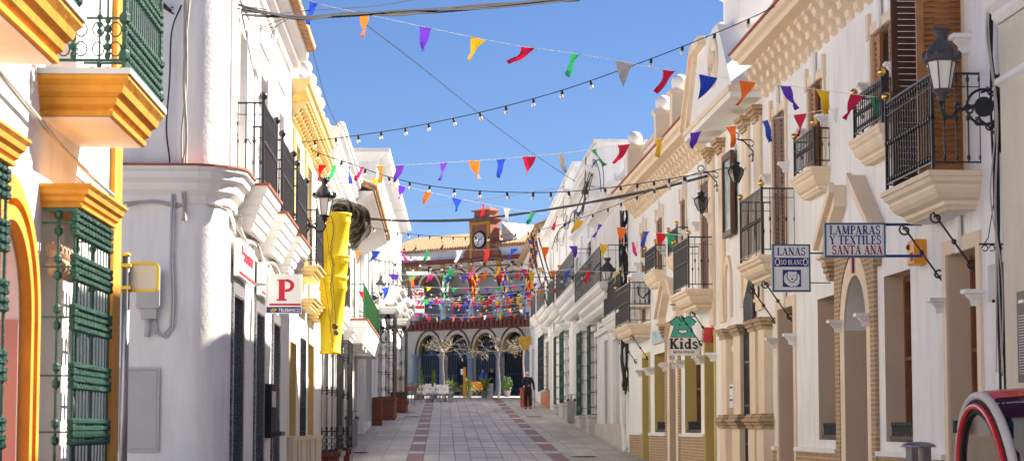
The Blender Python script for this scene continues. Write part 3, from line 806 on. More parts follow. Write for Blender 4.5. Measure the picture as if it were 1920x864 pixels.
pb = MB(f2).slab(36.1 - z2, 38.2 - z2, .3, [(.1, 7.05), (.1, 7.7), (0, 7.78), (0, 7.9), (.1, 7.95), (.1, 8.6)], -.6)
pb.build('pediment_block', 'white_trim', h2)
MB(f2).ball((39.6 - z2, .0, 7.42), .2, 18, 12).block(39.6 - z2, 0, [(.18, 7.05), (.12, 7.1), (.1, 7.24)], 12).build('stone_ball', 'whitewash_b', h2)
# painted tile panel
t = MB(f2).box(38.0 - z2, 38.85 - z2, .06, .09, 3.55, 4.85).build('tile_panel', 'mural', h2)
tf = MB(f2)
for (a, b, c, d) in ((37.9, 38.95, 3.45, 3.55), (37.9, 38.95, 4.85, 4.97), (37.9, 38.0, 3.55, 4.85), (38.85, 38.95, 3.55, 4.85)): tf.box(a - z2, b - z2, .05, .13, c, d)
tf.build('tile_frame', 'wood_dark', t)
# iron gate
g = empty('iron_gate', 'tall black iron gate with a slanting spiked top between two pairs of peach piers', 'gate', f2.sub(36.0 - z2, .06))
fg = f2.sub(36.0 - z2, .06)
gm = MB(fg)
for i in range(11):
    x = .03 + i * .083; top = 2.12 + (.55 if True else 0) * (1 - x / .9)
    gm.rod(x, 0, -1.15, top, .012); gm.block(x, 0, [(.02, top), (.022, top + .03), (.002, top + .13)], 4)
for h in (-1.0, -.3, .35, 1.1, 1.75): gm.box(0, .88, -.015, .015, h, h + .035)
gm.build('gate_leaf', 'iron', g)
MB(fg).rod(-.0, -.0, -1.15, 2.7, .025, 6).rod(.9, 0, -1.15, 2.15, .025, 6).build('gate_post', 'iron', g)

# ---- far right white houses ---------------------------------------------
FS = .0185
def frR(z): return Fr(6 + FS * (z - 55), z, FS, 'R', base=ground_h(z) - .3)
def grille(fr, par, s0, s1, D, h0, h1, m='iron', sp=.1, bands=6, plinth='marble_slabs', hood='white_trim', knots=True, cap=.16, gb=None, knot_r=.026, bar_r=.008, plinth_h=None, name='window_grille'):
    """projecting caged window"""
    mb = MB(fr); hs = [h0 + (h1 - h0) * (i + .5) / bands for i in range(bands)]
    e = .03; a, b, o = s0 + e, s1 - e, D - e
    for (p, q) in (((a, 0), (a, o)), ((a, o), (b, o)), ((b, o), (b, 0))):
        L = math.hypot(q[0] - p[0], q[1] - p[1]); n = max(1, round(L / sp))
        side = p[0] == q[0]
        for i in range(n + 1):
            if side and 0 < i < n and n > 3 and i % 2: continue
            t = i / n; x, y = p[0] + (q[0] - p[0]) * t, p[1] + (q[1] - p[1]) * t
            if knots: mb.turned(x, y, h0, h1, bar_r, [(h + dh, knot_r, .035) for h in hs for dh in (-.06, 0, .06)], 5)
            else: mb.rod(x, y, h0, h1, bar_r)
        for h in hs: mb.bar((p[0], p[1], h), (q[0], q[1], h), .011)
        for h in (h0 + .01, h1 - .01): mb.bar((p[0], p[1], h), (q[0], q[1], h), .016)
    for x in (a, b): mb.rod(x, o, h0, h1, .018)
    g = mb.build(name, m, par)
    if hood:
        MB(fr).slab(s0 - cap * .6, s1 + cap * .6, D + cap * .6, [(cap * .7, h1), (cap * .6, h1 + .05), (cap * .35, h1 + .09), (cap * .3, h1 + .15), (0, h1 + .2), (0, h1 + .28)]).build('window_hood', hood, par)
    if plinth:
        gb = fr.base if gb is None else gb
        MB(fr).slab(s0 - .05, s1 + .05, D + .05, [(.04, gb - .3), (.04, h0 - .12), (0, h0 - .1), (0, h0)]).build('window_plinth', plinth, par)
    return g

# R3
z3 = 57.42; f3 = Fr(6.04, z3, FS, 'R', base=-.75)
h3 = empty('town_house', 'low white house with two narrow dark windows beside the black cable bundle', 'house', f3)
n1 = (f3.s(1180), f3.s(1174), -.45, 2.25); n2 = (f3.s(1143), f3.s(1137), -.2, 2.6); d3 = (f3.s(1168), f3.s(1155), -.7, 2.5)
u3a = (f3.s(1173), f3.s(1167), 3.6, 5.0); u3b = (f3.s(1133), f3.s(1126), 3.2, 5.2)
wall(f3, 'wall', 'whitewash_b', h3, 0, 68.5 - z3, -1.2, 6.6, [n1, n2, d3, u3a, u3b], D=8)
for o in (n1, n2, u3a, u3b): window(f3, h3, o, .2, 'dark_grey', bars=(1, 3)); surround(f3, h3, o, .15, .05, 'white_trim', None, bottom=True)
window(f3, h3, d3, .2, 'plastic_white', 'plastic_white', bars=(1, 2), door=True); surround(f3, h3, d3, .2, .08, 'white_trim', None)
cornice(f3, h3, [(0, 0), (68.4 - z3, 0)], 6.3, (.9, 1), 'white_trim', None)
MB(f3).box(0, 68.4 - z3, .002, .1, -1.2, .1).build('plinth', 'marble', h3)
MB(f3).box(0, 68.4 - z3, .002, .12, 2.85, 3.0).build('string_course', 'white_trim', h3)
balcony(f3, h3, f3.s(1160, 800, .5), f3.s(1129, 800, .5), .5, 2.5, 3.0, 3.95, slab='white_trim', deep=.3, sp=.13, knob=False)
pa = MB(f3)
for z in (57.7, 61, 64.5, 68.0): pa.box(z - z3 - .2, z - z3 + .2, -.4, .02, 6.6, 7.3)
pa.box(0, 68.4 - z3, -.35, -.05, 6.6, 7.15); pa.build('parapet', 'whitewash_b', h3)
# R4
z4 = 68.55; f4 = frR(z4); f4.base = -.3
h4 = empty('town_house', 'tall white house whose bare grey side wall rises above the low roof', 'house', f4)
o4 = [(f4.s(1088), f4.s(1082), 3.9, 6.2), (f4.s(1070), f4.s(1063), 3.9, 6.4), (f4.s(1112), f4.s(1105), 3.9, 6.2)]
gw = [(f4.s(1118), f4.s(1106), .35, 3.15), (f4.s(1096), f4.s(1086), .45, 3.3)]
wall(f4, 'wall', 'whitewash', h4, 0, 79.9 - z4, -.6, 9.2, o4 + gw, D=9)
for o in o4 + gw: window(f4, h4, o, .2, 'wood_dark', bars=(1, 3)); surround(f4, h4, o, .16, .05, 'white_trim', None)
for q in ((68.75, 70.0), (73.3, 75.6)):
    grille(f4, h4, q[0] - z4, q[1] - z4, .25, .4, 3.3, 'green_iron', gb=-.5, sp=.15)
cornice(f4, h4, [(0, 0), (79.8 - z4, 0)], 8.1, (.8, 1), 'white_trim', None); cornice(f4, h4, [(0, 0), (79.8 - z4, 0)], 6.9, (.5, .6), 'white_trim', None)
MB(f4).slab(-.05, 79.85 - z4, .1, [(0, 9.2), (0, 9.3)], -9).build('coping', 'whitewash_b', h4)
balcony(f4, h4, f4.s(1123, 800, .7), f4.s(1075, 800, .7), .7, 3.35, 3.95, 5.0, slab='white_trim', deep=.42, sp=.2, br=.006, knob=True, ball=None, steps=3)
pm = MB(f4)
for z in (68.8, 72.2, 75.7, 79.2): pm.box(z - z4, z - z4 + .45, .002, .06, -.4, 6.8)
pm.build('pilaster', 'white_trim', h4)
# R5
z5 = 79.95; f5 = frR(z5); f5.base = .1
h5 = empty('town_house', 'long white house with deep stepped balconies, beyond the tall grey sided one', 'house', f5)
o5 = [(f5.s(x + 5), f5.s(x), 4.2, 6.6) for x in (1049, 1038, 1022, 1006)]
wall(f5, 'wall', 'whitewash', h5, 0, 98 - z5, -.4, 9.9, o5, D=9)
for o in o5: window(f5, h5, o, .2, 'dark_grey', bars=(1, 3)); surround(f5, h5, o, .16, .05, 'white_trim', None)
for q in ((84.0, 86.6), (89.6, 91.2)):
    grille(f5, h5, q[0] - z5, q[1] - z5, .25, .95, 3.8, 'green_iron', gb=.1, sp=.16)
cornice(f5, h5, [(0, 0), (98 - z5, 0)], 8.6, (.9, 1), 'white_trim', None)
MB(f5).slab(-.05, 98 - z5, .1, [(0, 9.9), (0, 10.0)], -9).build('coping', 'whitewash_b', h5)
balcony(f5, h5, f5.s(1073, 800, .7), f5.s(1040, 800, .7), .7, 4.0, 4.75, 5.9, slab='white_trim', deep=.45, sp=.22, br=.006, knob=True, ball=None, steps=3)
balcony(f5, h5, f5.s(1036, 800, .6), f5.s(1024, 800, .6), .6, 4.3, 4.95, 6.0, slab='white_trim', deep=.4, sp=.22, br=.007, ball=None)
pm = MB(f5)
for z in (80.2, 85, 90, 95, 97.4): pm.box(z - z5, z - z5 + .45, .002, .06, .0, 8.5)
pm.build('pilaster', 'white_trim', h5)
# R6
z6 = 98.05; f6 = frR(z6); f6.base = .7
h6 = empty('town_house', 'last white house before the square, with terracotta coloured plinth and tiled roof', 'house', f6)
o6 = [(f6.s(x + 5), f6.s(x), a, b) for x, a, b in ((1012, 1.9, 4.3), (1026, .9, 4.0), (999, 1.5, 4.2))] + [(f6.s(x + 5), f6.s(x), 5.4, 7.8) for x in (1010, 998)]
wall(f6, 'wall', 'whitewash', h6, 0, 122 - z6, .2, 9.3, o6, D=9)
for o in o6: window(f6, h6, o, .2, 'dark_grey', bars=(1, 3)); surround(f6, h6, o, .18, .06, 'white_trim', None)
grille(f6, h6, f6.s(1018, 800, .25), f6.s(1008, 800, .25), .25, 1.75, 4.4, 'iron', plinth=None, sp=.16, knots=False)
MB(f6).box(0, 8, .002, .12, .2, 1.7).build('plinth', 'brick_orange', h6)
cornice(f6, h6, [(0, 0), (122 - z6, 0), (122 - z6, -3)], 8.9, (1.0, 1.1), 'white_trim', 'tile_roof')
balcony(f6, h6, f6.s(1018, 800, .6), f6.s(1004, 800, .6), .6, 4.7, 5.3, 6.4, slab='white_trim', deep=.4, sp=.16, ball=None)
balcony(f6, h6, f6.s(1001, 800, .6), f6.s(993, 800, .6), .6, 4.8, 5.4, 6.5, slab='white_trim', deep=.4, sp=.16, ball=None)
rf = MB(f6)
rf.add([(-.3, .7, 9.25), (24.3, .7, 9.25), (24.3, -4.5, 11.2), (-.3, -4.5, 11.2), (-.3, .7, 9.1), (24.3, .7, 9.1), (24.3, -4.5, 11.0), (-.3, -4.5, 11.0)], [(0, 1, 2, 3), (4, 5, 6, 7), (0, 1, 5, 4), (1, 2, 6, 5), (2, 3, 7, 6), (3, 0, 4, 7)])
for i in range(90):
    x = -.2 + i * .27; rf.tube([(x, .74, 9.27), (x, -4.5, 11.24)], .07, 5, caps=True)
rf.build('roof', 'tile_roof', h6)
# ================================================================ LEFT SIDE
LS = .0175
def frL(z, off=0., base=None): return Fr(-2.45 + LS * z + off, z, LS, 'L', base=ground_h(z) if base is None else base)
mat('pink_wall', (.62, .36, .30), .8, .05, 2, .1, 20)
# ---- L1 near house with ochre trim
z1 = 8.0; g1 = frL(z1, base=-1.35)
k1 = empty('town_house', 'near white house with ochre moulded balconies and green bead iron window cages', 'house', g1)
AO = (11.42 - z1, 12.52 - z1, -1.3, 1.12, .62)
WO = (13.15 - z1, 13.95 - z1, -.9, 1.30); WO2 = (9.8 - z1, 10.7 - z1, -.9, 1.30)
UO = (13.2 - z1, 14.3 - z1, 2.2, 4.2); UO2 = (9.6 - z1, 10.9 - z1, 2.2, 4.2)
wall(g1, 'wall', 'whitewash', k1, -6, 16.15 - z1, -1.7, 5.2, [AO, WO, WO2, UO, UO2], D=7, depth=.5)
MB(g1).box(AO[0], AO[1], -.56, -.52, -1.3, 1.1).build('door', 'pink_wall', k1)
l = MB(g1); l.box(AO[0], AO[0] + .01, -.5, .0, -1.3, .62); l.box(AO[1] - .01, AO[1], -.5, .0, -1.3, .62); l.box(AO[0], AO[1], -.5, 0, -1.31, -1.29); l.build('reveal', 'pink_wall', k1)
window(g1, k1, WO, .3, 'wood', bars=(1, 2)); window(g1, k1, WO2, .3, 'wood', bars=(1, 2)); window(g1, k1, UO, .3, 'wood', bars=(1, 2), door=True); window(g1, k1, UO2, .3, 'wood', bars=(1, 2), door=True)
# arch surround with mouldings
ar = MB(g1); ca = (AO[0] + AO[1]) / 2
for (r0, r1, o) in ((.58, .66, .07), (.66, .70, .045), (.70, .78, .085), (.78, .84, .06)):
    N = 22
    A = [(ca - r0 * math.cos(math.pi * k / N), .62 + (.5 + r0 - .55) * math.sin(math.pi * k / N)) for k in range(N + 1)]
    B = [(ca - r1 * math.cos(math.pi * k / N), .62 + (.5 + r1 - .55) * math.sin(math.pi * k / N)) for k in range(N + 1)]
    for i in range(N): ar.poly([A[i], A[i + 1], B[i + 1], B[i]], .002, o)
    ar.box(ca - r1, ca - r0, .002, o, -1.3, .62); ar.box(ca + r0, ca + r1, .002, o, -1.3, .62)
ar.build('arch_surround', 'ochre', k1)
MB(g1).box(15.8 - z1, 16.17 - z1, -.3, .04, -1.7, 5.2).build('corner_strip', 'ochre', k1)
def ochre_prof(h0, h1, deep):
    d = h1 - h0
    return [(deep, h0), (deep * .9, h0 + d * .02), (deep * .86, h0 + d * .14), (deep * .98, h0 + d * .17), (deep * .98, h0 + d * .2), (deep * .72, h0 + d * .30), (deep * .62, h0 + d * .45), (deep * .66, h0 + d * .47), (deep * .36, h0 + d * .58), (deep * .25, h0 + d * .74), (deep * .28, h0 + d * .76), (0, h0 + d * .9), (0, h1)]
def ochre_balcony(a, b):
    s0, s1 = a - z1, b - z1
    e = MB(g1).slab(s0, s1, .55, ochre_prof(1.89, 2.13, .12)).build('balcony', 'ochre', k1)
    MB(g1).slab(s0 - .01, s1 + .01, .565, [(0, 2.132), (0, 2.17)]).build('balcony_top', 'grey_box', e)
    MB(g1).box(s0 + .13, s1 - .13, 0, .42, 1.884, 1.887).build('soffit', 'white_trim', e)
    mb = MB(g1); A, B, O = s0 + .03, s1 - .03, .52
    hb = 2.22
    for p, q in (((A, 0), (A, O)), ((A, O), (B, O)), ((B, O), (B, 0))):
        for h, r in ((hb, .012), (hb + .26, .010), (3.2, .016), (2.95, .01)): mb.bar((*p, h), (*q, h), r)
        L = math.hypot(q[0] - p[0], q[1] - p[1]); n = round(L / .095)
        for i in range(n + 1):
            t = i / n; x, y = p[0] + (q[0] - p[0]) * t, p[1] + (q[1] - p[1]) * t
            hh = [(hb + .03 + .055 * j, .024 if j % 2 else .019, .026) for j in range(5)] + [(2.7 + .05 * j, .022, .024) for j in range(3)]
            if i % 2 == 0 or p[0] != q[0]: mb.turned(x, y, hb, 3.2, .0085 if p[0] == q[0] else .0055, hh, 5)
            if i < n:
                dx, dy = (q[0] - p[0]) / L, (q[1] - p[1]) / L; cx, cy = x + dx * .048, y + dy * .048
                for hc in (hb + .07, hb + .19):
                    mb.tube([(cx + dx * .036 * math.cos(k * math.pi / 5), cy + dy * .036 * math.cos(k * math.pi / 5), hc + .045 * math.sin(k * math.pi / 5)) for k in range(11)], .006, 4, caps=False)
    for x, y in ((A, O), (B, O)): mb.turned(x, y, 2.17, 3.3, .017, [(hb + .03, .035, .04), (hb + .26, .035, .04)], 7)
    mb.build('railing', 'green_iron', e)
ochre_balcony(12.93, 14.62); ochre_balcony(9.35, 11.28)
def ochre_cage(a, b):
    s0, s1 = a - z1, b - z1
    MB(g1).slab(s0 - .02, s1 + .12, .32, ochre_prof(1.335, 1.48, .075)).build('window_hood', 'ochre', k1)
    mb = MB(g1); A, B, O = s0 + .02, s1 - .02, .22; top = 1.335
    bands = [1.24, .97, .665, .31, -.03, -.38]
    for p, q in (((A, 0.02), (A, O)), ((A, O), (B, O)), ((B, O), (B, 0))):
        L = math.hypot(q[0] - p[0], q[1] - p[1]); side = p[0] == q[0]; n = 2 if side else round(L / .125)
        for i in range(n + 1):
            t = i / n; x, y = p[0] + (q[0] - p[0]) * t, p[1] + (q[1] - p[1]) * t
            if side and i != 1 and p[0] == A and i == 0: continue
            ks = [(h + dh, .031, .021) for h in bands for dh in (-.065, -.022, .022, .065)] if not side else [(h + dh, .026, .03) for h in bands for dh in (-.05, .05)]
            mb.turned(x, y, -.65, top, .0095 if side else .0048, ks, 7)
        for h in bands: mb.bar((*p, h), (*q, h), .008)
        for h in (-.63, top - .015): mb.bar((*p, h), (*q, h), .014)
    mb.build('window_grille', 'green_iron', k1)
    MB(g1).slab(s0 - .05, s1 + .05, .3, [(0, -1.6), (0, -.7), (-.03, -.68), (-.03, -.64)]).build('window_plinth', 'white_trim', k1)
ochre_cage(13.07, 14.46); ochre_cage(9.6, 11.02)
# rolled cane blind in the cage
cb = empty('rolled_blind', 'rolled up cane blind hanging inside the green bead iron window cage', 'blind', g1.sub(13.3 - z1, 0, 0.7))
fb = g1.sub(13.3 - z1, 0, .7)
MB(fb).tube([(-.12, .085, .98), (.5, .085, .98)], .062, 12).tube([(-.12, .075, 1.08), (.5, .075, 1.08)], .052, 12).build('cane_roll', 'rattan', cb)
MB(fb).tube([(-.06, .1, .92), (.1, .16, .3), (.3, .17, -.05)], .004, 4).build('pull_cord', 'cable_pale', cb)

# ---- L2 corner bank
z2l = 24.6; g2 = frL(z2l, base=-1.1)
k2 = empty('bank_building', 'white corner bank building with rounded corner, three stepped white balconies and granite door frames', 'bank', g2)
def w2(a, b, c, d): return (a - z2l, b - z2l, c, d)
U = [w2(25.62, 26.62, 2.9, 4.83), w2(28.65, 29.8, 2.88, 4.8), w2(31.9, 32.9, 2.86, 4.78)]
Dd = [w2(25.2, 26.4, -1.15, 1.56), w2(28.3, 29.5, -1.1, 1.52), w2(31.2, 32.4, -1.1, 1.52)]
END2 = 34.4 - z2l
wall(g2, 'wall', 'whitewash', k2, 0, END2, -1.6, 6.0, U + Dd, D=7, back=True)
cr = MB(g2)      # rounded corner and side wall
arc = [(-.45, -7), (-.45, -.45)] + [(-.45 * math.cos(R(a)) , -.45 + .45 * math.sin(R(a))) for a in range(10, 90, 10)] + [(0, 0)]
cr.sweep(arc, [(0, -1.6), (0, 6.3)], cap=False)
for i in range(len(cr.sm)): cr.sm[i] = i > 0 and i < 10
cr.build('rounded_corner', 'whitewash', k2)
arc2 = [(-.45, -7), (-.45, -.45)] + [(-.45 * math.cos(R(a)), -.45 + .45 * math.sin(R(a))) for a in range(15, 90, 15)] + [(0, 0), (.95, 0)]
MB(g2).sweep(arc2, [(0, 2.5), (.03, 2.52), (.04, 2.60), (.10, 2.66), (.11, 2.74), (.17, 2.79), (.18, 2.86), (.22, 2.88), (.22, 2.92), (0, 2.92)]).build('string_course', 'white_trim', k2)
MB(g2).sweep(arc2, [(0, 2.922), (.24, 2.922), (.24, 2.945), (0, 2.95)]).build('tile_edge', 'tile_red', k2)
for (a, b, ht) in ((25.5, 27.7, 2.9), (28.6, 30.9, 2.87), (31.6, 34.0, 2.84)):
    balcony(g2, k2, a - z2l, b - z2l, .38, ht - .55, ht - .03, ht + .98, slab='white_trim', deep=.22, steps=5, top='tile_red', sp=.10, ball='iron', br=.008)
for o in U:
    window(g2, k2, o, .28, 'plastic_white', bars=(1, 2), door=True)
    MB(g2).box(o[0] - .02, o[0] - .0, .002, .02, 2.9, 5.0).box(o[1], o[1] + .02, .002, .02, 2.9, 5.0).build('surround', 'white_trim', k2)
for o in Dd:
    window(g2, k2, o, .3, 'dark_grey', bars=(0, 1), door=False)
    l = MB(g2); l.box(o[0], o[0] + .015, -.27, .02, o[2], o[3]); l.box(o[1] - .015, o[1], -.27, .02, o[2], o[3]); l.box(o[0], o[1], -.27, .02, o[3] - .015, o[3])
    l.box(o[0] - .14, o[0], .002, .03, o[2], o[3] + .14); l.box(o[1], o[1] + .14, .002, .03, o[2], o[3] + .14); l.box(o[0], o[1], .002, .03, o[3], o[3] + .14)
    l.build('door_surround', 'granite', k2)
ps = MB(g2)
for a in (.02, 3.15, 6.2, 9.4): ps.box(a, a + .3, .002, .03, 2.95, 5.7)
for a in (1.0, 4.1, 7.2):
    ps.box(a - .1, a + 1.35, .002, .028, 5.15, 5.5)
ps.build('pilaster', 'white_trim', k2)
MB(g2).sweep([(-.2, 0), (END2 - .02, 0), (END2 - .02, -1)], [(0, 5.68), (.04, 5.7), (.06, 5.78), (.14, 5.84), (.16, 5.9), (.26, 5.97), (.28, 6.06), (0, 6.06)]).build('cornice', 'white_trim', k2)
tr = MB(g2); x = -.2
while x < END2:
    tr.tube([(x, .40, 6.09), (x, -.6, 6.35)], .065, 7); x += .15
tr.build('roof_tiles', 'tile_roof', k2)
MB(g2).sweep([(-.2, 0), (END2, 0)], [(-.3, 6.062), (.30, 6.062), (.32, 6.08), (-.5, 6.3)]).build('roof_edge', 'tile_roof', k2)
# ---- L3 pale ochre trimmed
z3l = 34.45; g3 = frL(z3l, base=-1.05)
k3 = empty('town_house', 'narrow white house with pale ochre cornice, small roof balustrade balls and ochre ground floor jambs', 'house', g3)
def w3(a, b, c, d): return (a - z3l, b - z3l, c, d)
GO = [w3(34.8, 36.15, -.15, 1.40), w3(37.2, 38.6, -.15, 1.55), w3(39.7, 41.2, -.15, 1.55)]
UO3 = [w3(35.3, 36.3, 2.8, 4.70), w3(38.4, 39.6, 2.8, 4.72)]
END3 = 43.5 - z3l
wall(g3, 'wall', 'whitewash', k3, 0, END3, -1.5, 6.0, GO + UO3, D=7)
for i, o in enumerate(GO):
    window(g3, k3, o, .28, 'wood', bars=(1, 2))
    l = MB(g3); l.box(o[1] - .01, o[1], -.25, .02, o[2], o[3]); l.box(o[0], o[0] + .01, -.25, .02, o[2], o[3]); l.box(o[0], o[1], -.25, .01, o[3] - .01, o[3]); l.box(o[1], o[1] + .1, .002, .02, o[2], o[3]); l.build('reveal', 'pale_ochre' if i != 1 else 'white_trim', k3)
gm = MB(g3); o = GO[1]
for i in range(10):
    x = o[0] + (o[1] - o[0]) * (i + .5) / 10; gm.rod(x, .03, o[2], o[3], .011)
for h in [o[2] + .03 + k * .05 for k in (0, 1)] + [.35, .40, .45, .85, .9, .95, 1.3, 1.35, 1.5]: gm.bar((o[0], .03, h), (o[1], .03, h), .009)
gm.build('window_grille', 'iron', k3)
pn = MB(g3); pn.box(0, END3, .002, .05, -1.5, -.22); pn.box(0, END3, .002, .08, -.22, -.16)
for o in GO: pn.box(o[0] - .2, o[0], .05, .08, -1.5, -.22); pn.box(o[1], o[1] + .2, .05, .08, -1.5, -.22)
pn.build('plinth', 'cream', k3)
for o in UO3:
    window(g3, k3, o, .25, 'plastic_white', bars=(1, 2)); surround(g3, k3, o, .22, .05, 'pale_ochre', None)
e = MB(g3).slab(36.6 - z3l, 38.7 - z3l, .38, ochre_prof(2.56, 2.76, .16)).build('balcony', 'pale_ochre', k3)
railing(g3, e, 36.65 - z3l, 38.65 - z3l, .36, 2.78, 3.72, sp=.1, scroll=True, ball=None, m='iron')
MB(g3).slab(39.3 - z3l, 41.6 - z3l, .3, ochre_prof(2.0, 2.2, .12)).build('window_hood', 'pale_ochre', k3)
MB(g3).slab(36.9 - z3l, 38.9 - z3l, .3, ochre_prof(2.05, 2.22, .12)).build('window_hood', 'pale_ochre', k3)
corbels(g3, k3, .1, END3 - .3, .42, 4.98, 5.28, .28, .24, 'pale_ochre')
cornice(g3, k3, [(0, 0), (END3 - 1.2, 0), (END3 - 1.2, -1)], 5.28, (.62, 1.0), 'pale_ochre', None)
pp = MB(g3); pp.box(0, END3, -.35, -.1, 5.6, 6.25); pp.build('parapet', 'white_trim', k3)
MB(g3).box(.0, 1.5, -.1, -.06, 5.9, 6.3).box(0, 1.55, -.4, -.0, 6.3, 6.38).build('parapet_coping', 'pale_ochre', k3)
for z in (38.6, 40.0, 41.5, 42.9):
    p = MB(g3).slab(z - z3l - .12, z - z3l + .12, .06, [(.02, 5.65), (.02, 6.22), (-.03, 6.26), (-.03, 6.32)], -.2).build('parapet_pier', 'white_trim', k3)
    MB(g3).ball((z - z3l, -.06, 6.5), .16, 16, 12).build('stone_ball', 'whitewash_b', p)
# ---- L4 ornate cornice
z4l = 43.55; g4 = frL(z4l, base=-.95)
k4 = empty('town_house', 'white house with heavy scrolled plaster cornice and dark red tiled window plinths', 'house', g4)
END4 = 54.0 - z4l
GB = [(.9, 2.6, -.5, 1.9), (6.1, 7.6, -.5, 1.9)]; UB = [(1.2, 2.3, 2.7, 4.7), (4.6, 5.7, 2.7, 4.7), (8, 9.1, 2.7, 4.7)]; DB = [(4.0, 5.2, -1, 1.8), (8.6, 9.8, -1, 1.8)]
wall(g4, 'wall', 'whitewash_b', k4, 0, END4, -1.5, 6.2, GB + UB + DB, D=7)
for o in GB + UB: window(g4, k4, o, .22, 'plastic_white', bars=(1, 2)); surround(g4, k4, o, .15, .04, 'white_trim', None)
for o in DB: window(g4, k4, o, .22, 'grey_paint', bars=(1, 2), door=True); surround(g4, k4, o, .15, .04, 'white_trim', None)
for a, b in ((.7, 2.8), (5.9, 7.8)):
    grille(g4, k4, a, b, .36, -.5, 2.0, 'iron', gb=-1.0, sp=.12, bands=3, plinth='red_tiles', hood='white_trim')
    sc_ = MB(g4)
    for i in range(14):
        x = a + .1 + (b - a - .2) * i / 13
        for h in (-.42, -.28, -.14): sc_.tube([(x + .055 * math.cos(k * math.pi / 4), .335, h + .06 * math.sin(k * math.pi / 4)) for k in range(9)], .009, 4, caps=False)
    for i in range(3):
        for h in (-.42, -.28, -.14): sc_.tube([(a + .03, .06 + i * .11 + .045 * math.cos(k * math.pi / 4), h + .06 * math.sin(k * math.pi / 4)) for k in range(9)], .009, 4, caps=False)
    sc_.build('grille_scrollwork', 'iron', k4)
cn = MB(g4)
cn.sweep([(0, 0), (END4 + .0, 0)], [(0, 5.0), (.05, 5.03), (.06, 5.2), (.12, 5.26), (.12, 5.42), (.2, 5.5), (.2, 5.62), (.32, 5.75), (.34, 5.95), (.42, 6.02), (.42, 6.12), (0, 6.2)])
for i in range(24):
    x = .15 + i * .43
    cn.polyoh([(0, 5.05), (.16, 5.1), (.2, 5.25), (.12, 5.32), (.26, 5.4), (.3, 5.6), (.24, 5.66), (.36, 5.78), (.36, 5.9), (0, 5.9)], x, x + .2)
    cn.ball((x + .31, .14, 5.32), .07, 8, 6); cn.ball((x + .31, .26, 5.6), .06, 8, 6); cn.ball((x + .1, .38, 6.18), .10, 8, 6); cn.ball((x + .3, .34, 6.2), .07, 8, 6)
    cn.tube([(x + .1 + .09 * math.cos(k * math.pi / 5), .19, 5.28 + .09 * math.sin(k * math.pi / 5)) for k in range(9)], .022, 5)
cn.build('scrolled_cornice', 'whitewash_b', k4)
tr = MB(g4)
for i in range(34): tr.tube([(i * .3 + .1, .1, 6.22), (i * .3 + .1, -4, 7.6)], .10, 6)
tr.build('roof_tiles', 'tile_roof', k4)
balcony(g4, k4, 4.1, 6.2, .4, 2.15, 2.65, 3.65, slab='white_trim', deep=.25, sp=.13, ball=None)
# ---- L5 tiled eave, long green balcony
z5l = 54.02; g5 = frL(z5l, -.18, base=-.75)
k5 = empty('town_house', 'low white house with terracotta tile eave and long green iron balcony above shopfronts', 'house', g5)
END5 = 69.0 - z5l
SO = [(.5, 2.6, -.5, 2.0), (3.4, 5.6, -.4, 2.0), (6.6, 8.8, -.2, 2.1), (9.8, 12.4, 0, 2.2)]; UO5 = [(1.5, 2.9, 2.9, 5.1), (5.5, 6.9, 2.9, 5.1), (9.5, 10.9, 2.9, 5.1)]
wall(g5, 'wall', 'whitewash', k5, 0, END5, -1.3, 6.0, SO + UO5, D=7)
for i, o in enumerate(SO): window(g5, k5, o, .15, ('plastic_white', 'grey_paint', 'plastic_white', 'wood')[i], bars=(2, 1)); surround(g5, k5, o, .2, .06, 'white_trim', None)
for o in UO5: window(g5, k5, o, .2, 'bright_green_iron', 'bright_green_iron', bars=(1, 6)); surround(g5, k5, o, .12, .04, 'white_trim', None)
e = MB(g5).slab(.0, 13.2, .76, [(.12, 2.12), (.10, 2.2), (.02, 2.5), (0, 2.52), (0, 2.68)]).build('balcony', 'white_trim', k5)
MB(g5).slab(-.02, 13.22, .79, [(0, 2.682), (0, 2.73)]).build('tile_edge', 'tile_red', e)
MB(g5).box(1.4, 2.2, .2, .62, 2.0, 2.118).box(3.4, 4.2, .2, .62, 2.0, 2.118).build('soffit_vent', 'grey_box', e)
railing(g5, e, .03, 13.17, .74, 2.72, 3.6, m='bright_green_iron', sp=.24, scroll=True, ball=None, br=.009, knob=False)
rf = MB(g5)
rf.add([(-.05, .95, 6.05), (END5, .95, 6.05), (END5, -4.5, 8.2), (-.05, -4.5, 8.2), (-.05, .95, 5.97), (END5, .95, 5.97), (END5, -4.5, 8.05), (-.05, -4.5, 8.05)], [(0, 1, 2, 3), (4, 5, 6, 7), (0, 1, 5, 4), (1, 2, 6, 5), (2, 3, 7, 6), (3, 0, 4, 7)])
for i in range(58):
    x = .02 + i * .26; rf.tube([(x, 1.0, 6.07), (x, -4.5, 8.24)], .085, 6)
rf.build('roof', 'tile_roof', k5)
MB(g5).polyoh([(.0, 5.5), (.15, 5.52), (.9, 5.92), (.9, 5.968), (0, 5.968)], 0, END5).build('eave_soffit', 'white_trim', k5)
# ---- L6 between
z6l = 69.02; g6 = frL(z6l, base=-.3)
k6 = empty('town_house', 'small white house tucked under the tall white one, behind the blue edged awning', 'house', g6)
END6 = 79.9 - z6l
wall(g6, 'wall', 'whitewash', k6, 0, END6, -.8, 6.6, [(1, 2.4, .2, 2.9), (4, 5.6, .2, 2.9), (1.5, 2.8, 3.8, 5.8), (6, 7.4, 3.8, 5.8)], D=7)
for o in ((1, 2.4, .2, 2.9), (4, 5.6, .2, 2.9), (1.5, 2.8, 3.8, 5.8), (6, 7.4, 3.8, 5.8)): window(g6, k6, o, .2, 'dark_grey', bars=(1, 2)); surround(g6, k6, o, .16, .05, 'white_trim', None)
cornice(g6, k6, [(0, 0), (END6, 0)], 6.1, (.5, .8), 'white_trim', None)
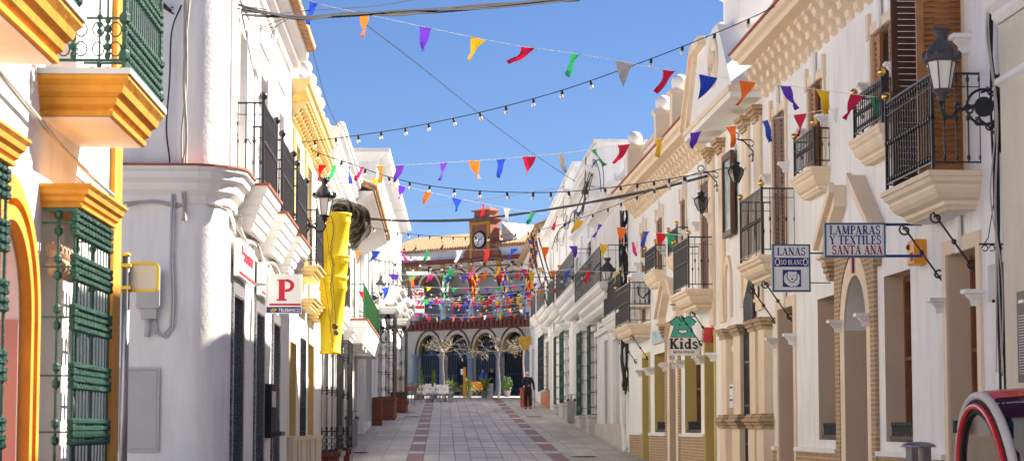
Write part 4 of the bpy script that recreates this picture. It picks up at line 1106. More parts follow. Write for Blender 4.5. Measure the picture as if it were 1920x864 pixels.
# ---- L7 tall white
z7l = 80.0; g7 = Fr(-1.03, z7l, .0285, 'L', base=.15)
k7 = empty('town_house', 'tall three storey white house with plain side wall and jutting roof slab', 'house', g7)
END7 = 112 - z7l
gw7 = [(3., 4.4, 1.2, 4.1), (12.4, 13.8, 1.3, 4.3), (19, 20.4, 1.5, 4.4)]; uw7 = [(a, a + 1.3, h, h + 2.2) for a in (3, 8, 12.5, 18, 24) for h in (5.6, 8.0) if h < 8 or a < 20]
wall(g7, 'wall', 'whitewash', k7, 0, END7, -.4, 10.25, gw7 + uw7, D=9)
for o in gw7 + uw7: window(g7, k7, o, .2, 'plastic_white', bars=(1, 2)); surround(g7, k7, o, .16, .05, 'white_trim', None)
MB(g7).slab(-.4, END7 + .3, .5, [(.45, 9.9), (.3, 10.1), (.12, 10.25), (.0, 10.27), (0, 10.42)], -9).build('roof_slab', 'white_trim', k7)
MB(g7).box(.0, END7, .002, .12, 4.7, 4.95).box(0, END7, .002, .08, 7.5, 7.65).build('string_course', 'white_trim', k7)
for (a, b, D_, p1) in ((2.5, 6.0, .62, 'brick_red'), (11.6, 15.0, .82, 'brick_red')):
    grille(g7, k7, a, b, D_, 1.15, 4.35, 'iron', gb=ground_h(z7l + a) - .1, sp=.16, bands=5, plinth=p1, bar_r=.012, knot_r=.03)
balcony(g7, k7, 4.0, 9.0, .95, 4.95, 5.5, 6.5, slab='white_trim', deep=.5, steps=3, sp=.16, scroll=True, ball=None)
balcony(g7, k7, 12.5, 17.0, .95, 5.0, 5.55, 6.55, slab='white_trim', deep=.5, steps=3, sp=.18, ball=None)
balcony(g7, k7, 20, 24.0, .85, 5.0, 5.5, 6.5, slab='white_trim', deep=.5, sp=.2, ball=None)
for hh in (8.35, 7.6):
    MB(g7).box(26.8, 27.0, .0, 1.6, hh, hh + .16).build('roof_arm', 'white_trim', k7)
# brick planter by the small house
bp = empty('brick_planter', 'square red brick planter against the wall, left of the caged bay with its brick base', 'planter', g6.sub(7.6, .02))
fp = g6.sub(7.6, .02)
MB(fp).box(0, 1.1, 0, .34, -.6, 1.0).box(-.02, 1.12, 0, .37, 1.0, 1.05).build('brick_body', 'brick_red', bp)
MB(fp).box(.1, 1.0, .05, .3, 1.051, 1.07).build('soil', 'wood_dark', bp)
bp2 = empty('brick_planter', 'lowest red brick planter beside the terrace chairs at the top of the street', 'planter', g7.sub(16.2, .02))
fp = g7.sub(16.2, .02)
MB(fp).box(0, 1.4, 0, .7, .3, 1.5).box(-.03, 1.43, 0, .74, 1.5, 1.55).build('brick_body', 'brick_red', bp2)
MB(fp).box(.1, 1.3, .08, .62, 1.551, 1.57).build('soil', 'wood_dark', bp2)
# ================================================================ GROUND
def pav_mat(name, kind):
    m = bpy.data.materials.new(name); m.use_nodes = True
    nt = m.node_tree; n = nt.nodes; l = nt.links; b = n['Principled BSDF']
    b.inputs['Roughness'].default_value = .5; b.inputs['Specular IOR Level'].default_value = .35
    uv = n.new('ShaderNodeUVMap'); uv.uv_map = 'UVMap'
    sx = n.new('ShaderNodeSeparateXYZ'); l.new(uv.outputs[0], sx.inputs[0])
    def mth(op, a, b_=None, c=None):
        q = n.new('ShaderNodeMath'); q.operation = op
        for i, x in enumerate((a, b_, c)):
            if x is None: continue
            if isinstance(x, (int, float)): q.inputs[i].default_value = x
            else: l.new(x, q.inputs[i])
        return q.outputs[0]
    def mix(f, a, c):
        q = n.new('ShaderNodeMix'); q.data_type = 'RGBA'
        l.new(f, q.inputs[0]) if not isinstance(f, float) else None
        for i, x in ((6, a), (7, c)):
            if isinstance(x, tuple): q.inputs[i].default_value = (*x, 1)
            else: l.new(x, q.inputs[i])
        return q.outputs[2]
    u, v = sx.outputs[0], sx.outputs[1]
    cw = .4 if kind == 'center' else .62
    per = 5.6 if kind == 'center' else 3.0
    # column joints
    fu = mth('PINGPONG', u, cw / 2)
    ju = mth('LESS_THAN', mth('PINGPONG', mth('DIVIDE', u, cw), .5), .035 if kind == 'center' else .018)
    vv = mth('FRACT', mth('DIVIDE', v, per))
    geo = n.new('ShaderNodeNewGeometry')
    # tile id colour variation
    cell = n.new('ShaderNodeCombineXYZ')
    l.new(mth('FLOOR', mth('DIVIDE', u, cw)), cell.inputs[0]); l.new(mth('FLOOR', mth('DIVIDE', v, per / 2)), cell.inputs[1])
    wn = n.new('ShaderNodeTexWhiteNoise'); wn.noise_dimensions = '2D'; l.new(cell.outputs[0], wn.inputs['Vector'])
    nz = n.new('ShaderNodeTexNoise'); nz.inputs['Scale'].default_value = .5; nz.inputs['Detail'].default_value = 8; nz.inputs['Roughness'].default_value = .7
    mp = n.new('ShaderNodeMapping'); mp.inputs['Scale'].default_value = (1.6, .25, 1); l.new(geo.outputs['Position'], mp.inputs['Vector']); l.new(mp.outputs[0], nz.inputs['Vector'])
    if kind == 'center':
        base = mix(wn.outputs['Value'], (.46, .43, .41), (.60, .565, .535))
        # short row lighter, with dark edges
        short = mth('LESS_THAN', vv, .24)
        base = mix(short, base, (.64, .60, .57))
        e1 = mth('LESS_THAN', mth('ABSOLUTE', mth('SUBTRACT', vv, .25)), .03); e2 = mth('GREATER_THAN', vv, .955)
        midu = mth('MULTIPLY', mth('GREATER_THAN', u, 1.6), mth('LESS_THAN', u, 2.4))
        e3 = mth('MULTIPLY', mth('LESS_THAN', mth('ABSOLUTE', mth('SUBTRACT', vv, .62)), .035), midu)
        jrow = mth('MAXIMUM', mth('MAXIMUM', e1, e2), e3)
        red = mth('MAXIMUM', mth('LESS_THAN', u, .42), mth('GREATER_THAN', u, 3.62))
        redl = mth('MULTIPLY', red, mth('SUBTRACT', 1, short))
        base = mix(redl, base, (.30, .135, .125))
        jf = mth('MAXIMUM', mth('MULTIPLY', ju, .75), mth('MULTIPLY', mth('MULTIPLY', jrow, mth('SUBTRACT', 1, red)), .62))
        base = mix(jf, base, (.09, .075, .08))
    else:
        base = mix(wn.outputs['Value'], (.50, .465, .42), (.62, .58, .52))
        jrow = mth('LESS_THAN', mth('ABSOLUTE', mth('SUBTRACT', vv, .5)), .022)
        jf = mth('MAXIMUM', mth('MULTIPLY', ju, .7), mth('MULTIPLY', jrow, .4))
        base = mix(jf, base, (.20, .17, .16))
    mr = n.new('ShaderNodeMapRange'); mr.inputs[1].default_value = .35; mr.inputs[2].default_value = .7; mr.inputs[3].default_value = .62; mr.inputs[4].default_value = 1.12
    l.new(nz.outputs['Fac'], mr.inputs[0])
    sc_ = n.new('ShaderNodeVectorMath'); sc_.operation = 'SCALE'; l.new(base, sc_.inputs[0]); l.new(mr.outputs[0], sc_.inputs['Scale'])
    l.new(sc_.outputs[0], b.inputs['Base Color'])
    rr = n.new('ShaderNodeMapRange'); rr.inputs[3].default_value = .35; rr.inputs[4].default_value = .65; l.new(nz.outputs['Fac'], rr.inputs[0]); l.new(rr.outputs[0], b.inputs['Roughness'])
    MATS[name] = m
pav_mat('paving_center', 'center'); pav_mat('paving_side', 'side')
def pat_x(z): return .08 + .0189 * (z - 52)           # west edge of the patterned band
def sheet(name, m, xl, xr, zs, lift, kind='structure', ulab=None):
    vs = []; uvs = []; nx = 6
    for z in zs:
        a, b = xl(z), xr(z)
        for i in range(nx + 1):
            x = a + (b - a) * i / nx
            vs.append((x, z, ground_h(z) + lift)); uvs.append((x - pat_x(z), z))
    fs = [(j * (nx + 1) + i, j * (nx + 1) + i + 1, (j + 1) * (nx + 1) + i + 1, (j + 1) * (nx + 1) + i) for j in range(len(zs) - 1) for i in range(nx)]
    me = bpy.data.meshes.new(name); me.from_pydata(vs, [], fs); me.materials.append(MATS[m])
    ul = me.uv_layers.new(name='UVMap')
    for p in me.polygons:
        p.use_smooth = True
        for li in p.loop_indices: ul.data[li].uv = uvs[me.loops[li].vertex_index]
    o = bpy.data.objects.new(name, me); C.objects.link(o); o['kind'] = kind
    return o
mat('earth', (.30, .27, .24), .9, .15, .4)
gz = [-60, -30, 0, 8, 17, 25, 35, 43, 52, 60, 68, 78, 88, 97, 107, 114, 121, 127, 132, 140, 150, 160, 180, 220]
sheet('ground', 'earth', lambda z: -1200, lambda z: 1200, [-300] + gz + [500, 1000, 3000], -.02)
sheet('street_paving', 'paving_side', lambda z: -9, lambda z: 12, [z for z in gz if z <= 132], 0.)
sheet('street_center_paving', 'paving_center', pat_x, lambda z: pat_x(z) + 4.0, [z for z in gz if z <= 121], .005)
sheet('plaza_road', 'asphalt_road', lambda z: -40, lambda z: 40, [132, 136, 140], .006)
sheet('plaza_paving', 'paving_side', lambda z: -40, lambda z: 40, [140, 150, 160, 180, 200], .02)

# ================================================================ TOWN HALL
A = PT(758, 740, 154.6); B = PT(1004, 740, 145.5)
TL = math.hypot(B.x - A.x, B.y - A.y)
ft = Fr(A.x, A.y, 0, 'R', base=2.2)
dx, dy = (B.x - A.x) / TL, (B.y - A.y) / TL
ft.dir = Vector((dx, dy, 0)); ft.nrm = Vector((dy, -dx, 0)); ft.sg = -1; ft.rz = math.atan2(-dy, -dx)
th = empty('town_hall', 'cream town hall with two storeys of round arches and a clock turret', 'town hall', ft)
mat('town_cream', (.90, .77, .54), .8, .05, 1, .1, 20, stain=.2); mat('town_red', (.27, .07, .045), .7, .12, 3, .1, 20); mat('town_ochre', (.62, .34, .06), .7, .1, 3)
mat('screen_grey', (.20, .22, .25), .5, .1, 4); mat('column_blue', (.42, .45, .52), .5, .08, 4); mat('town_brick', (.42, .15, .09), .8, .1, 3, .2, 30)
cx = [ft.s(x) for x in (779, 829.5, 882.4, 936.2, 990)]
cw_ = [(cx[i + 1] - cx[i]) for i in range(4)]
G0, SPR, ARCH, F1, SP2, AR2, CO = 2.2, 5.1, 6.55, 7.25, 9.45, 10.85, 11.9
ops = []
for i in range(4):
    a, b = cx[i] + .22, cx[i + 1] - .22
    ops.append((a, b, G0 - .3, ARCH, SPR)); ops.append((a, b, F1 + .35, AR2, SP2))
S0, S1 = -3.0, TL + 3
wall(ft, 'wall', 'town_cream', th, S0, S1, 1.8, CO, ops, D=.5, depth=.35, back=False)
# back wall of the loggia, floors, end walls
bw = MB(ft); bw.box(S0, S1, -3.4, -3.1, 1.8, CO).box(S0, S1, -3.1, -.37, F1 - .25, F1 + .05).box(S0, S1, -3.1, -.37, CO - .3, CO - .02).box(S0 - .2, S0, -3.4, -.01, 1.8, CO).box(S1, S1 + .2, -3.4, -.01, 1.8, CO)
bw.build('loggia', 'white_trim', th)
for i in range(4):
    m_ = (cx[i] + cx[i + 1]) / 2
    d = MB(ft); d.box(m_ - .5, m_ + .5, -3.1, -3.02, F1 + .06, F1 + 2.3); d.build('loggia_door', 'wood_dark', th)
for i, x in enumerate(cx):      # ground columns and upper columns
    c = MB(ft); c.block(x, .0, [(.34, 2.0), (.34, 2.45), (.27, 2.5), (.25, 2.62), (.23, 4.75), (.26, 4.78), (.24, 4.83), (.33, 5.0), (.36, 5.05), (.36, 5.15)], 14)
    c.build('column', 'column_blue', th)
    c = MB(ft); c.block(x, .0, [(.26, F1 + .1), (.26, F1 + .3), (.17, F1 + .4), (.15, SP2 - .3), (.24, SP2 - .1), (.28, SP2 + .02)], 12)
    c.build('upper_column', 'white_trim', th)
ring = MB(ft); och = MB(ft)
for i in range(4):
    m_ = (cx[i] + cx[i + 1]) / 2; r = cw_[i] / 2
    for sp, top in ((SPR, ARCH), (SP2, AR2)):
        N = 20
        pts = [(m_ - (r - .02) * math.cos(math.pi * k / N), .05, sp + .05 + (top - sp + .28) * math.sin(math.pi * k / N)) for k in range(N + 1)]
        ring.tube(pts, .06, 5)
        ring.box(m_ - .05, m_ + .05, 0, .12, top + .25, top + .6)
        pts = [(m_ - (r - .24) * math.cos(math.pi * k / N), -.18, sp + (top - sp - .03) * math.sin(math.pi * k / N)) for k in range(N + 1)]
        for p, q in zip(pts, pts[1:]): och.add([(p[0], -.02, p[2]), (q[0], -.02, q[2]), (q[0], -.36, q[2]), (p[0], -.36, p[2])], [(0, 1, 2, 3)])
ring.build('arch_moulding', 'town_red', th); och.build('arch_intrados', 'town_ochre', th)
bd = MB(ft)
bd.box(S0, S1, .002, .25, F1 + .12, F1 + .34); bd.box(S0, S1, .002, .16, F1 - .40, F1 - .28)
x = S0
while x < S1: bd.box(x, x + .2, .002, .2, F1 - .28, F1 + .12); x += .42
bd.box(S0, S1, .002, .30, CO - .35, CO - .05); bd.box(S0, S1, .002, .14, CO - .75, CO - .68)
bd.build('cornice', 'town_red', th)
for i, x in enumerate([cx[0] - 1.2] + cx):
    MB(ft).box(x - .2, x + .2, .003, .1, 10.0 + .6, CO - .36).build('pilaster', 'town_ochre', th)
    MB(ft).slab(x - .2, x + .2, .14, [(.14, 9.9), (.05, 10.2), (0, 10.59)]).build('pendant', 'town_red', th)
    MB(ft).ball((x, .02, CO + .9), .12, 8, 6).block(x, .02, [(.09, CO + .6), (.12, CO + .66), (.05, CO + .8)], 8).block(x, .02, [(.04, CO + 1.0), (.003, CO + 1.3)], 6).build('finial', 'town_brick', th)
MB(ft).box(cx[0] - 1.9, cx[0] - 1.5, .003, .12, 6, CO - .4).box(cx[0] - 1.2, cx[0] - .75, .003, .12, 7.7, CO - .4).build('side_pilaster', 'town_ochre', th)
bl = MB(ft)
for i in range(4):
    a, b = cx[i] + .2, cx[i + 1] - .2
    bl.bar((a, -.1, F1 + 1.25), (b, -.1, F1 + 1.25), .03); bl.bar((a, -.1, F1 + .45), (b, -.1, F1 + .45), .03)
    k = 0
    while a + .1 + k * .13 < b: bl.rod(a + .1 + k * .13, -.1, F1 + .4, F1 + 1.25, .015); k += 1
bl.build('balustrade', 'grey_paint', th)
for i in range(4):              # iron screens in the lower arches
    a, b = cx[i] + .2, cx[i + 1] - .2; m_ = (a + b) / 2; r = (b - a) / 2
    gm = MB(ft); k = 0
    while a + .06 + k * .17 < b:
        x = a + .06 + k * .17; gm.box(x - .02, x + .02, -.3, -.27, 2.2, SPR); k += 1
    for h in (2.5, 3.6, SPR): gm.box(a, b, -.31, -.26, h, h + .06)
    for k in range(13):
        an = math.pi * (k + .5) / 13; gm.bar((m_, -.28, SPR), (m_ - r * math.cos(an), -.28, SPR + (ARCH - SPR) * math.sin(an)), .016)
    for f in (.35, .68): gm.tube([(m_ - r * f * math.cos(math.pi * k / 12), -.28, SPR + (ARCH - SPR) * f * math.sin(math.pi * k / 12)) for k in range(13)], .018, 4)
    s_ = gm.build('iron_screen', 'screen_grey' if i < 3 else 'dark_grey', th)
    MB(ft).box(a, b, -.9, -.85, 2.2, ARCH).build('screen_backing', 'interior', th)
MB(ft).box(cx[1] + 1.2, cx[1] + 2.3, -.26, -.2, 2.2, 4.5).build('door', 'dark', th)
# attic wall and roofs
MB(ft).box(S0, S1, -.6, -.1, CO - .05, CO + .75).build('attic', 'whitewash_b', th)
rf = MB(ft); h0_, h1_ = CO + .72, CO + 2.1
rf.add([(S0, .1, h0_), (S1, .1, h0_), (S1, -4.2, h1_), (S0, -4.2, h1_), (S0, .1, h0_ - .12), (S1, .1, h0_ - .12), (S1, -4.2, h0_ - .12), (S0, -4.2, h0_ - .12)], [(0, 1, 2, 3), (4, 5, 6, 7), (0, 1, 5, 4), (1, 2, 6, 5), (2, 3, 7, 6), (3, 0, 4, 7)])
x = S0
while x < S1: rf.tube([(x, .16, h0_ + .03), (x, -4.2, h1_ + .05)], .09, 5); x += .25
rf.build('roof', 'tile_roof', th)
# clock turret
tc = ft.s(904); T0 = CO - .1
tw = MB(ft); tw.box(tc - 1.0, tc + 1.0, -.7, .25, T0, T0 + 2.55)
tw.poly([(tc - 1.7, T0), (tc - 1.0, T0), (tc - 1.0, T0 + .95), (tc - 1.15, T0 + .7), (tc - 1.5, T0 + .6), (tc - 1.72, T0 + .35)], -.6, .15)
tw.poly([(tc + 1.7, T0), (tc + 1.0, T0), (tc + 1.0, T0 + .95), (tc + 1.15, T0 + .7), (tc + 1.5, T0 + .6), (tc + 1.72, T0 + .35)], -.6, .15)
tw.slab(tc - 1.2, tc + 1.2, .5, [(.2, T0 + 2.55), (.1, T0 + 2.65), (0, T0 + 2.7), (0, T0 + 2.75), (.3, T0 + 2.82), (.45, T0 + 2.86), (.45, T0 + 3.25), (.3, T0 + 3.28), (.3, T0 + 3.36), (1.0, T0 + 3.6)], -.8)
tw.build('clock_turret', 'town_brick', th)
MB(ft).box(tc - .95, tc - .7, .25, .31, T0, T0 + 2.3).box(tc + .7, tc + .95, .25, .31, T0, T0 + 2.3).box(tc - .98, tc + .98, .25, .33, T0 + 2.3, T0 + 2.5).build('turret_trim', 'town_ochre', th)
cy = T0 + 1.25
def disc(mb, c, h, r, o0, o1, n=28):
    mb.poly([(c + r * math.cos(2 * math.pi * k / n), h + r * math.sin(2 * math.pi * k / n)) for k in range(n)], o0, o1)
cl = MB(ft); disc(cl, tc, cy, .62, .25, .34); cl = cl.build('clock_rim', 'dark', th)
fc = MB(ft); disc(fc, tc, cy, .5, .34, .36); fc.build('clock_face', 'sign_white', cl)
hd = MB(ft)
for k in range(12):
    an = R(30 * k); hd.bar((tc + .38 * math.sin(an), .37, cy + .38 * math.cos(an)), (tc + .46 * math.sin(an), .37, cy + .46 * math.cos(an)), .02)
for an, L_, w_ in ((R(75), .30, .028), (R(195), .42, .02)): hd.bar((tc, .38, cy), (tc + L_ * math.sin(an), .38, cy + L_ * math.cos(an)), w_)
hd.build('clock_hands', 'dark', cl)
# hip roof end of the wing behind the turret
rb = MB(ft); a = tc + 1.2
rb.add([(a, -.7, CO + 2.4), (a + 2.0, -.7, CO + .7), (a + 2, -6, CO + .7), (a, -6, CO + 2.4), (a, -.7, CO + .6), (a, -6, CO + .6)], [(0, 1, 2, 3), (0, 4, 1), (3, 2, 5), (0, 3, 5, 4)])
rb.build('stair_roof', 'cream', th)

# unseen corner house, added on the east to put the square in shade
fq = Fr(13.2, 133, .0, 'R', base=2.0)
hq = empty('town_house', 'tall pale unseen corner house added on the sunny side to shade the square', 'house', fq)
qo = [(s, s + 1.2, h, h + 2.3) for s in (2, 6, 10, 14, 18, 22) for h in (2.6, 6.4)]
wall(fq, 'wall', 'whitewash_b', hq, 0, 26, 1.5, 11.5, qo, D=9)
for o in qo: window(fq, hq, o, .25, 'wood_dark', bars=(1, 3))
cornice(fq, hq, [(0, 0), (26, 0)], 11.0, (.8, 1), 'peach', 'tile_red')
# ================================================================ PROPS
def XL(z): return -2.45 + LS * z if z < 78 else -1.085 + .0285 * (z - 78)
def XR(z): return 6.0 if z < 55 else 6 + FS * (z - 55)
def world_frame(x, y, z, rz=0): return (x, y, z)

# ---- signs --------------------------------------------------------------
def cross_sign(name, label, x0, x1, y, h0, h1, fr_mat, face, cat='sign', t=.035, fw=.02, yaw=0., side=None):
    """box sign facing the camera at distance y, spanning x0..x1"""
    e = empty(name, label, cat, loc=((x0 + x1) / 2, y, h0), rz=yaw)
    w = (x1 - x0) / 2; H = h1 - h0
    f = MB(); f.box(-w, w, -t, t, 0, fw).box(-w, w, -t, t, H - fw, H).box(-w, -w + fw, -t, t, fw, H - fw).box(w - fw, w, -t, t, fw, H - fw)
    f.build('sign_frame', fr_mat, e)
    MB().box(-w + fw, w - fw, -t * .8, t * .8, fw, H - fw).build('sign_panel', face, e)
    def P(u, v, l): return (-w + u * 2 * w, -t * .8 - l, v * H)
    return e, P, w, H
p = PT(1545, 415, 24.0); q = PT(1659, 481, 24.0)
e, P, w_, H_ = cross_sign('shop_sign', 'white lightbox sign in a blue frame reading LAMPARAS Y TEXTILES SANTA ANA', p.x, q.x, 24.0, q.z - .01, p.z - .02, 'sign_frame', 'sign_white', yaw=R(-4), t=.06)
m = MB(); serif(m, 'LAMPARAS', P, .08, .92, .66, .92, 1.3); serif(m, 'Y TEXTILES', P, .08, .93, .37, .63, 1.3); m.build('blue_letters', 'sign_blue', e)
m = MB(); serif(m, 'SANTA ANA', P, .12, .95, .08, .34, 1.3); m.build('maroon_letters', 'sign_maroon', e)
MB().box(w_ - .0, w_ + .42, -.014, .014, H_ - .03, H_ - .0).box(w_, w_ + .42, -.014, .014, .0, .03).build('bracket', 'sign_blue', e)
p = PT(1447, 458, 27.6); q = PT(1519, 547, 27.6)
e, P, w_, H_ = cross_sign('shop_sign', 'blue framed lightbox sign reading LANAS OSO BLANCO above a polar bear emblem', p.x, q.x, 27.6, q.z, p.z, 'sign_frame', 'sign_white', yaw=R(-2), t=.05)
m = MB(); serif(m, 'LANAS', P, .12, .88, .765, .925, 1.25); m.build('blue_letters', 'sign_blue', e)
m = MB(); vs = [P(.05, .525, .002), P(.95, .525, .002), P(.95, .715, .002), P(.05, .715, .002)]; m.add(vs, [(0, 1, 2, 3)]); m.add([P(.27, .10, .002), P(.75, .10, .002), P(.75, .46, .002), P(.27, .46, .002)], [(0, 1, 2, 3)]); m.build('blue_band', 'sign_blue', e)
def P3(u, v, l): return P(u, v, l + .003)
m = MB(); serif(m, 'O', P3, .065, .21, .55, .70, 1.3); serif(m, 'O', P3, .80, .945, .55, .70, 1.3); serif(m, 'SO', P3, .21, .375, .57, .67, 1.1); serif(m, 'BLANC', P3, .41, .80, .57, .67, 1.1); m.build('white_letters', 'sign_white', e)
def blob(P, cx, cy, rx, ry, l, n=18, a=0):
    return [P(cx + rx * math.cos(2 * math.pi * k / n) * math.cos(a) - ry * math.sin(2 * math.pi * k / n) * math.sin(a) * .8, cy + rx * .8 * math.cos(2 * math.pi * k / n) * math.sin(a) + ry * math.sin(2 * math.pi * k / n) * math.cos(a), l) for k in range(n)]
m = MB()
for c in ((.51, .285, .21, .155, .005, 0), (.42, .18, .14, .05, .0052, -.6), (.62, .17, .10, .05, .0054, .5)):
    v = blob(P, *c[:5], a=c[5]); m.add(v, [tuple(range(len(v)))])
m.build('bear_body', 'sign_white', e)
m = MB()
for c in ((.515, .325, .135, .105), (.43, .40, .042, .032), (.61, .40, .042, .032), (.515, .27, .085, .075)):
    v = blob(P, c[0], c[1], c[2] + .012, c[3] + .01, .0065); m.add(v, [tuple(range(len(v)))])
m.build('bear_outline', 'sign_blue', e)
m = MB()
for i, c in enumerate(((.515, .325, .125, .097), (.43, .40, .034, .024), (.61, .40, .034, .024), (.515, .27, .077, .068))):
    v = blob(P, *c, .0080 + i * .0004); m.add(v, [tuple(range(len(v)))])
m.build('bear_head', 'sign_white', e)
m = MB()
for c in ((.475, .335, .013, .01), (.56, .335, .013, .01), (.517, .265, .026, .018)):
    v = blob(P, *c, .0105); m.add(v, [tuple(range(len(v)))])
m.build('bear_face', 'sign_blue', e)
MB().box(w_, w_ + .42, -.014, .014, H_ * .80, H_ * .83).box(w_, w_ + .27, -.014, .014, .18 * H_, .2 * H_).build('bracket', 'sign_blue', e)
# P telebanco
p = PT(499, 514, 27.9); q = PT(566, 588, 27.9)
e, P, w_, H_ = cross_sign('bank_sign', 'white square lightbox sign with a red P over a blue TELEBANCO strip', p.x, q.x, 27.9, q.z, p.z, 'sign_white', 'sign_white', t=.05, fw=.012)
m = MB(); m.add([P(.0, .0, .003), P(1, .0, .003), P(1, .17, .003), P(.0, .17, .003)], [(0, 1, 2, 3)]); m.build('blue_band', 'sign_blue', e)
m = MB(); serif(m, 'P', P, .28, .80, .33, .86, 1.35); m.add([P(.1, .205, .003), P(.98, .205, .003), P(.98, .255, .003), P(.1, .255, .003)], [(0, 1, 2, 3)]); m.build('red_letter', 'sign_red', e)
m = MB(); bfont(m, 'TELEBANCO', P3, .36, .95, .045, .13, .012); m.build('white_letters', 'sign_white', e)
m = MB()
for k in range(4): v = blob(P3, .17 + .035 * k, .085 + (.015 if k % 2 else -.01), .035, .03, .004, 10); m.add(v, [tuple(range(10))])
m.build('yellow_mark', 'sign_yellow', e)
MB().box(-w_ - .2, -w_, -.02, .02, H_ * .7, H_ * .78).build('bracket', 'grey_paint', e)
# red lettered fascia panels of the bank
def fascia(a, b, h0, h1, label, faint=False):
    fr = g2.sub(a - z2l, .035, h0); L = b - a
    e = empty('fascia_sign', label, 'sign', fr)
    MB(fr).box(0, L, 0, .07, h0, h1).build('sign_panel', 'sign_white', e)
    MB(fr).box(.0, L, .071, .078, h0 + .02, h0 + .055).build('red_band', 'sign_red', e)
    P = lambda u, v, l: (u * L, .072 + l, h0 + v * (h1 - h0))
    m = MB(fr); bfont(m, 'Popular', P, (.1 if not faint else .35), .92, .32, .85 if not faint else .62, .035); m.build('red_letters', 'sign_red' if not faint else 'sign_maroon', e)
fascia(24.95, 26.95, 1.76, 2.2, 'white fascia panel lettered Popular in red over the nearest granite door')
fascia(28.1, 30.1, 1.73, 2.16, 'white fascia panel with small faded red lettering over the second granite door', True)
# ATM
fr = g2.sub(29.9 - z2l, .0, -.15)
e = empty('cash_machine', 'black framed cash machine set in the white bank wall', 'cash machine', fr)
MB(fr).box(0, .85, .01, .10, -.15, .6).build('frame', 'dark', e); MB(fr).box(.1, .75, .1, .11, .28, .5).build('screen', 'cream', e); MB(fr).box(.08, .78, .1, .24, -.12, -.06).build('shelf', 'dark_grey', e)
# Kids sign
zk = 43.0
pk = lambda x, y: PT(x, y, zk)
p = pk(1252, 632); q = pk(1312, 666)
e, P, w_, H_ = cross_sign('shop_sign', 'hanging sign with a green smiling T-shirt above a white board reading Kids MODA PEQUES', p.x, q.x, zk, q.z, p.z, 'sign_white', 'sign_white', t=.02, fw=.01)
m = MB(); serif(m, 'Kids'.replace('K', 'k'), P, .05, .95, .36, .95, 1.0); bfont(m, 'MODA PEQUES', P, .17, .83, .10, .25, .015); m.build('dark_letters', 'sign_dark', e)
def S(x, y): r = pk(x, y); return (r.x - (p.x + q.x) / 2, r.z - q.z)
shirt = [(1270, 594), (1276, 597), (1284, 597), (1290, 593), (1304, 603), (1298, 611), (1294, 609), (1302, 631), (1258, 631), (1266, 609), (1262, 611), (1257, 604)]
def flat(mb, pts, y0, y1):
    n = len(pts); k = [S(*a) for a in pts]
    mb.add([(a, y0, b) for a, b in k] + [(a, y1, b) for a, b in k], [tuple(range(n)), tuple(range(n, 2 * n))[::-1]] + [(i, (i + 1) % n, (i + 1) % n + n, i + n) for i in range(n)])
cxx = 1280; out = [(cxx + (x - cxx) * 1.09, 612 + (y - 612) * 1.10) for x, y in shirt]
m = MB(); flat(m, out, -.012, .02); m.build('shirt_outline', 'sign_dark', e)
m = MB(); flat(m, shirt, -.02, -.0125); m.build('green_shirt', 'sign_green', e)
m = MB(); flat(m, [(1270, 617), (1290, 617), (1288, 624), (1280, 627), (1272, 624)], -.024, -.021); flat(m, [(1272, 608), (1275, 606), (1276, 609), (1274, 611)], -.024, -.021); flat(m, [(1284, 607), (1290, 606), (1290, 608), (1284, 609)], -.024, -.021); m.build('face_lines', 'sign_dark', e)
m = MB(); flat(m, [(1272, 618.5), (1288, 618.5), (1286.5, 623), (1280, 625), (1273.5, 623)], -.027, -.0245); m.build('smile', 'sign_white', e)
a = S(1276, 571); m = MB(); m.bar((a[0] - .22, 0, a[1]), (w_ + .45, 0, a[1]), .014); m.bar((S(1283, 0)[0], 0, a[1]), (S(1283, 0)[0], 0, S(0, 596)[1]), .006); m.build('bracket', 'iron', e)
# small blue shop board on wall
fr = f2.sub(f2.s(1251), .0, 0)
e = empty('shop_board', 'pale blue framed shop board on the wall above the mustard window', 'sign', fr)
a, b = 0, f2.s(1228) - f2.s(1251); h_a, h_b = 1.95, 2.28
MB(fr).box(a, b, .01, .06, h_a, h_b).build('board', 'cloth_white', e)
mat('sky_blue_print', (.30, .52, .60), .4, .5, 6); MB(fr).box(a + .08, b - .08, .06, .066, h_a + .05, h_b - .05).build('print', 'sky_blue_print', e)
# for sale notice hung over the street far away
zz = 106; p = PT(762, 540, zz); q = PT(795, 561, zz)
e, P, w_, H_ = cross_sign('notice_board', 'upper white and red notice board reading compraventa with a phone number', p.x, q.x, zz, q.z, p.z, 'sign_white', 'sign_white', t=.03, fw=.02)
m = MB(); m.add([P(.0, .36, .003), P(1, .36, .003), P(1, .66, .003), P(.0, .66, .003)], [(0, 1, 2, 3)]); m.build('red_band', 'sign_red', e)
m = MB(); bfont(m, 'compraventa', P, .22, .9, .72, .90, .01); bfont(m, '685 137 995', P, .12, .9, .08, .30, .02); m.build('dark_letters', 'sign_dark', e)
p = PT(778, 565, zz); q = PT(796, 586, zz)
e, P, w_, H_ = cross_sign('notice_board', 'lower small white and red notice board hanging behind the pennants', p.x, q.x, zz, q.z, p.z, 'sign_white', 'sign_white', t=.03, fw=.02)
m = MB(); m.add([P(.0, .36, .003), P(1, .36, .003), P(1, .62, .003), P(.0, .62, .003)], [(0, 1, 2, 3)]); m.build('red_band', 'sign_red', e)
# magenta tag above the arched portal
fr = f1.sub(pc, .05, 2.02)
e = empty('door_plaque', 'small magenta plaque hanging over the brick framed arch', 'plaque', fr)
MB(fr).box(-.05, .05, .0, .02, 2.03, 2.36).build('plate', 'sign_magenta', e)
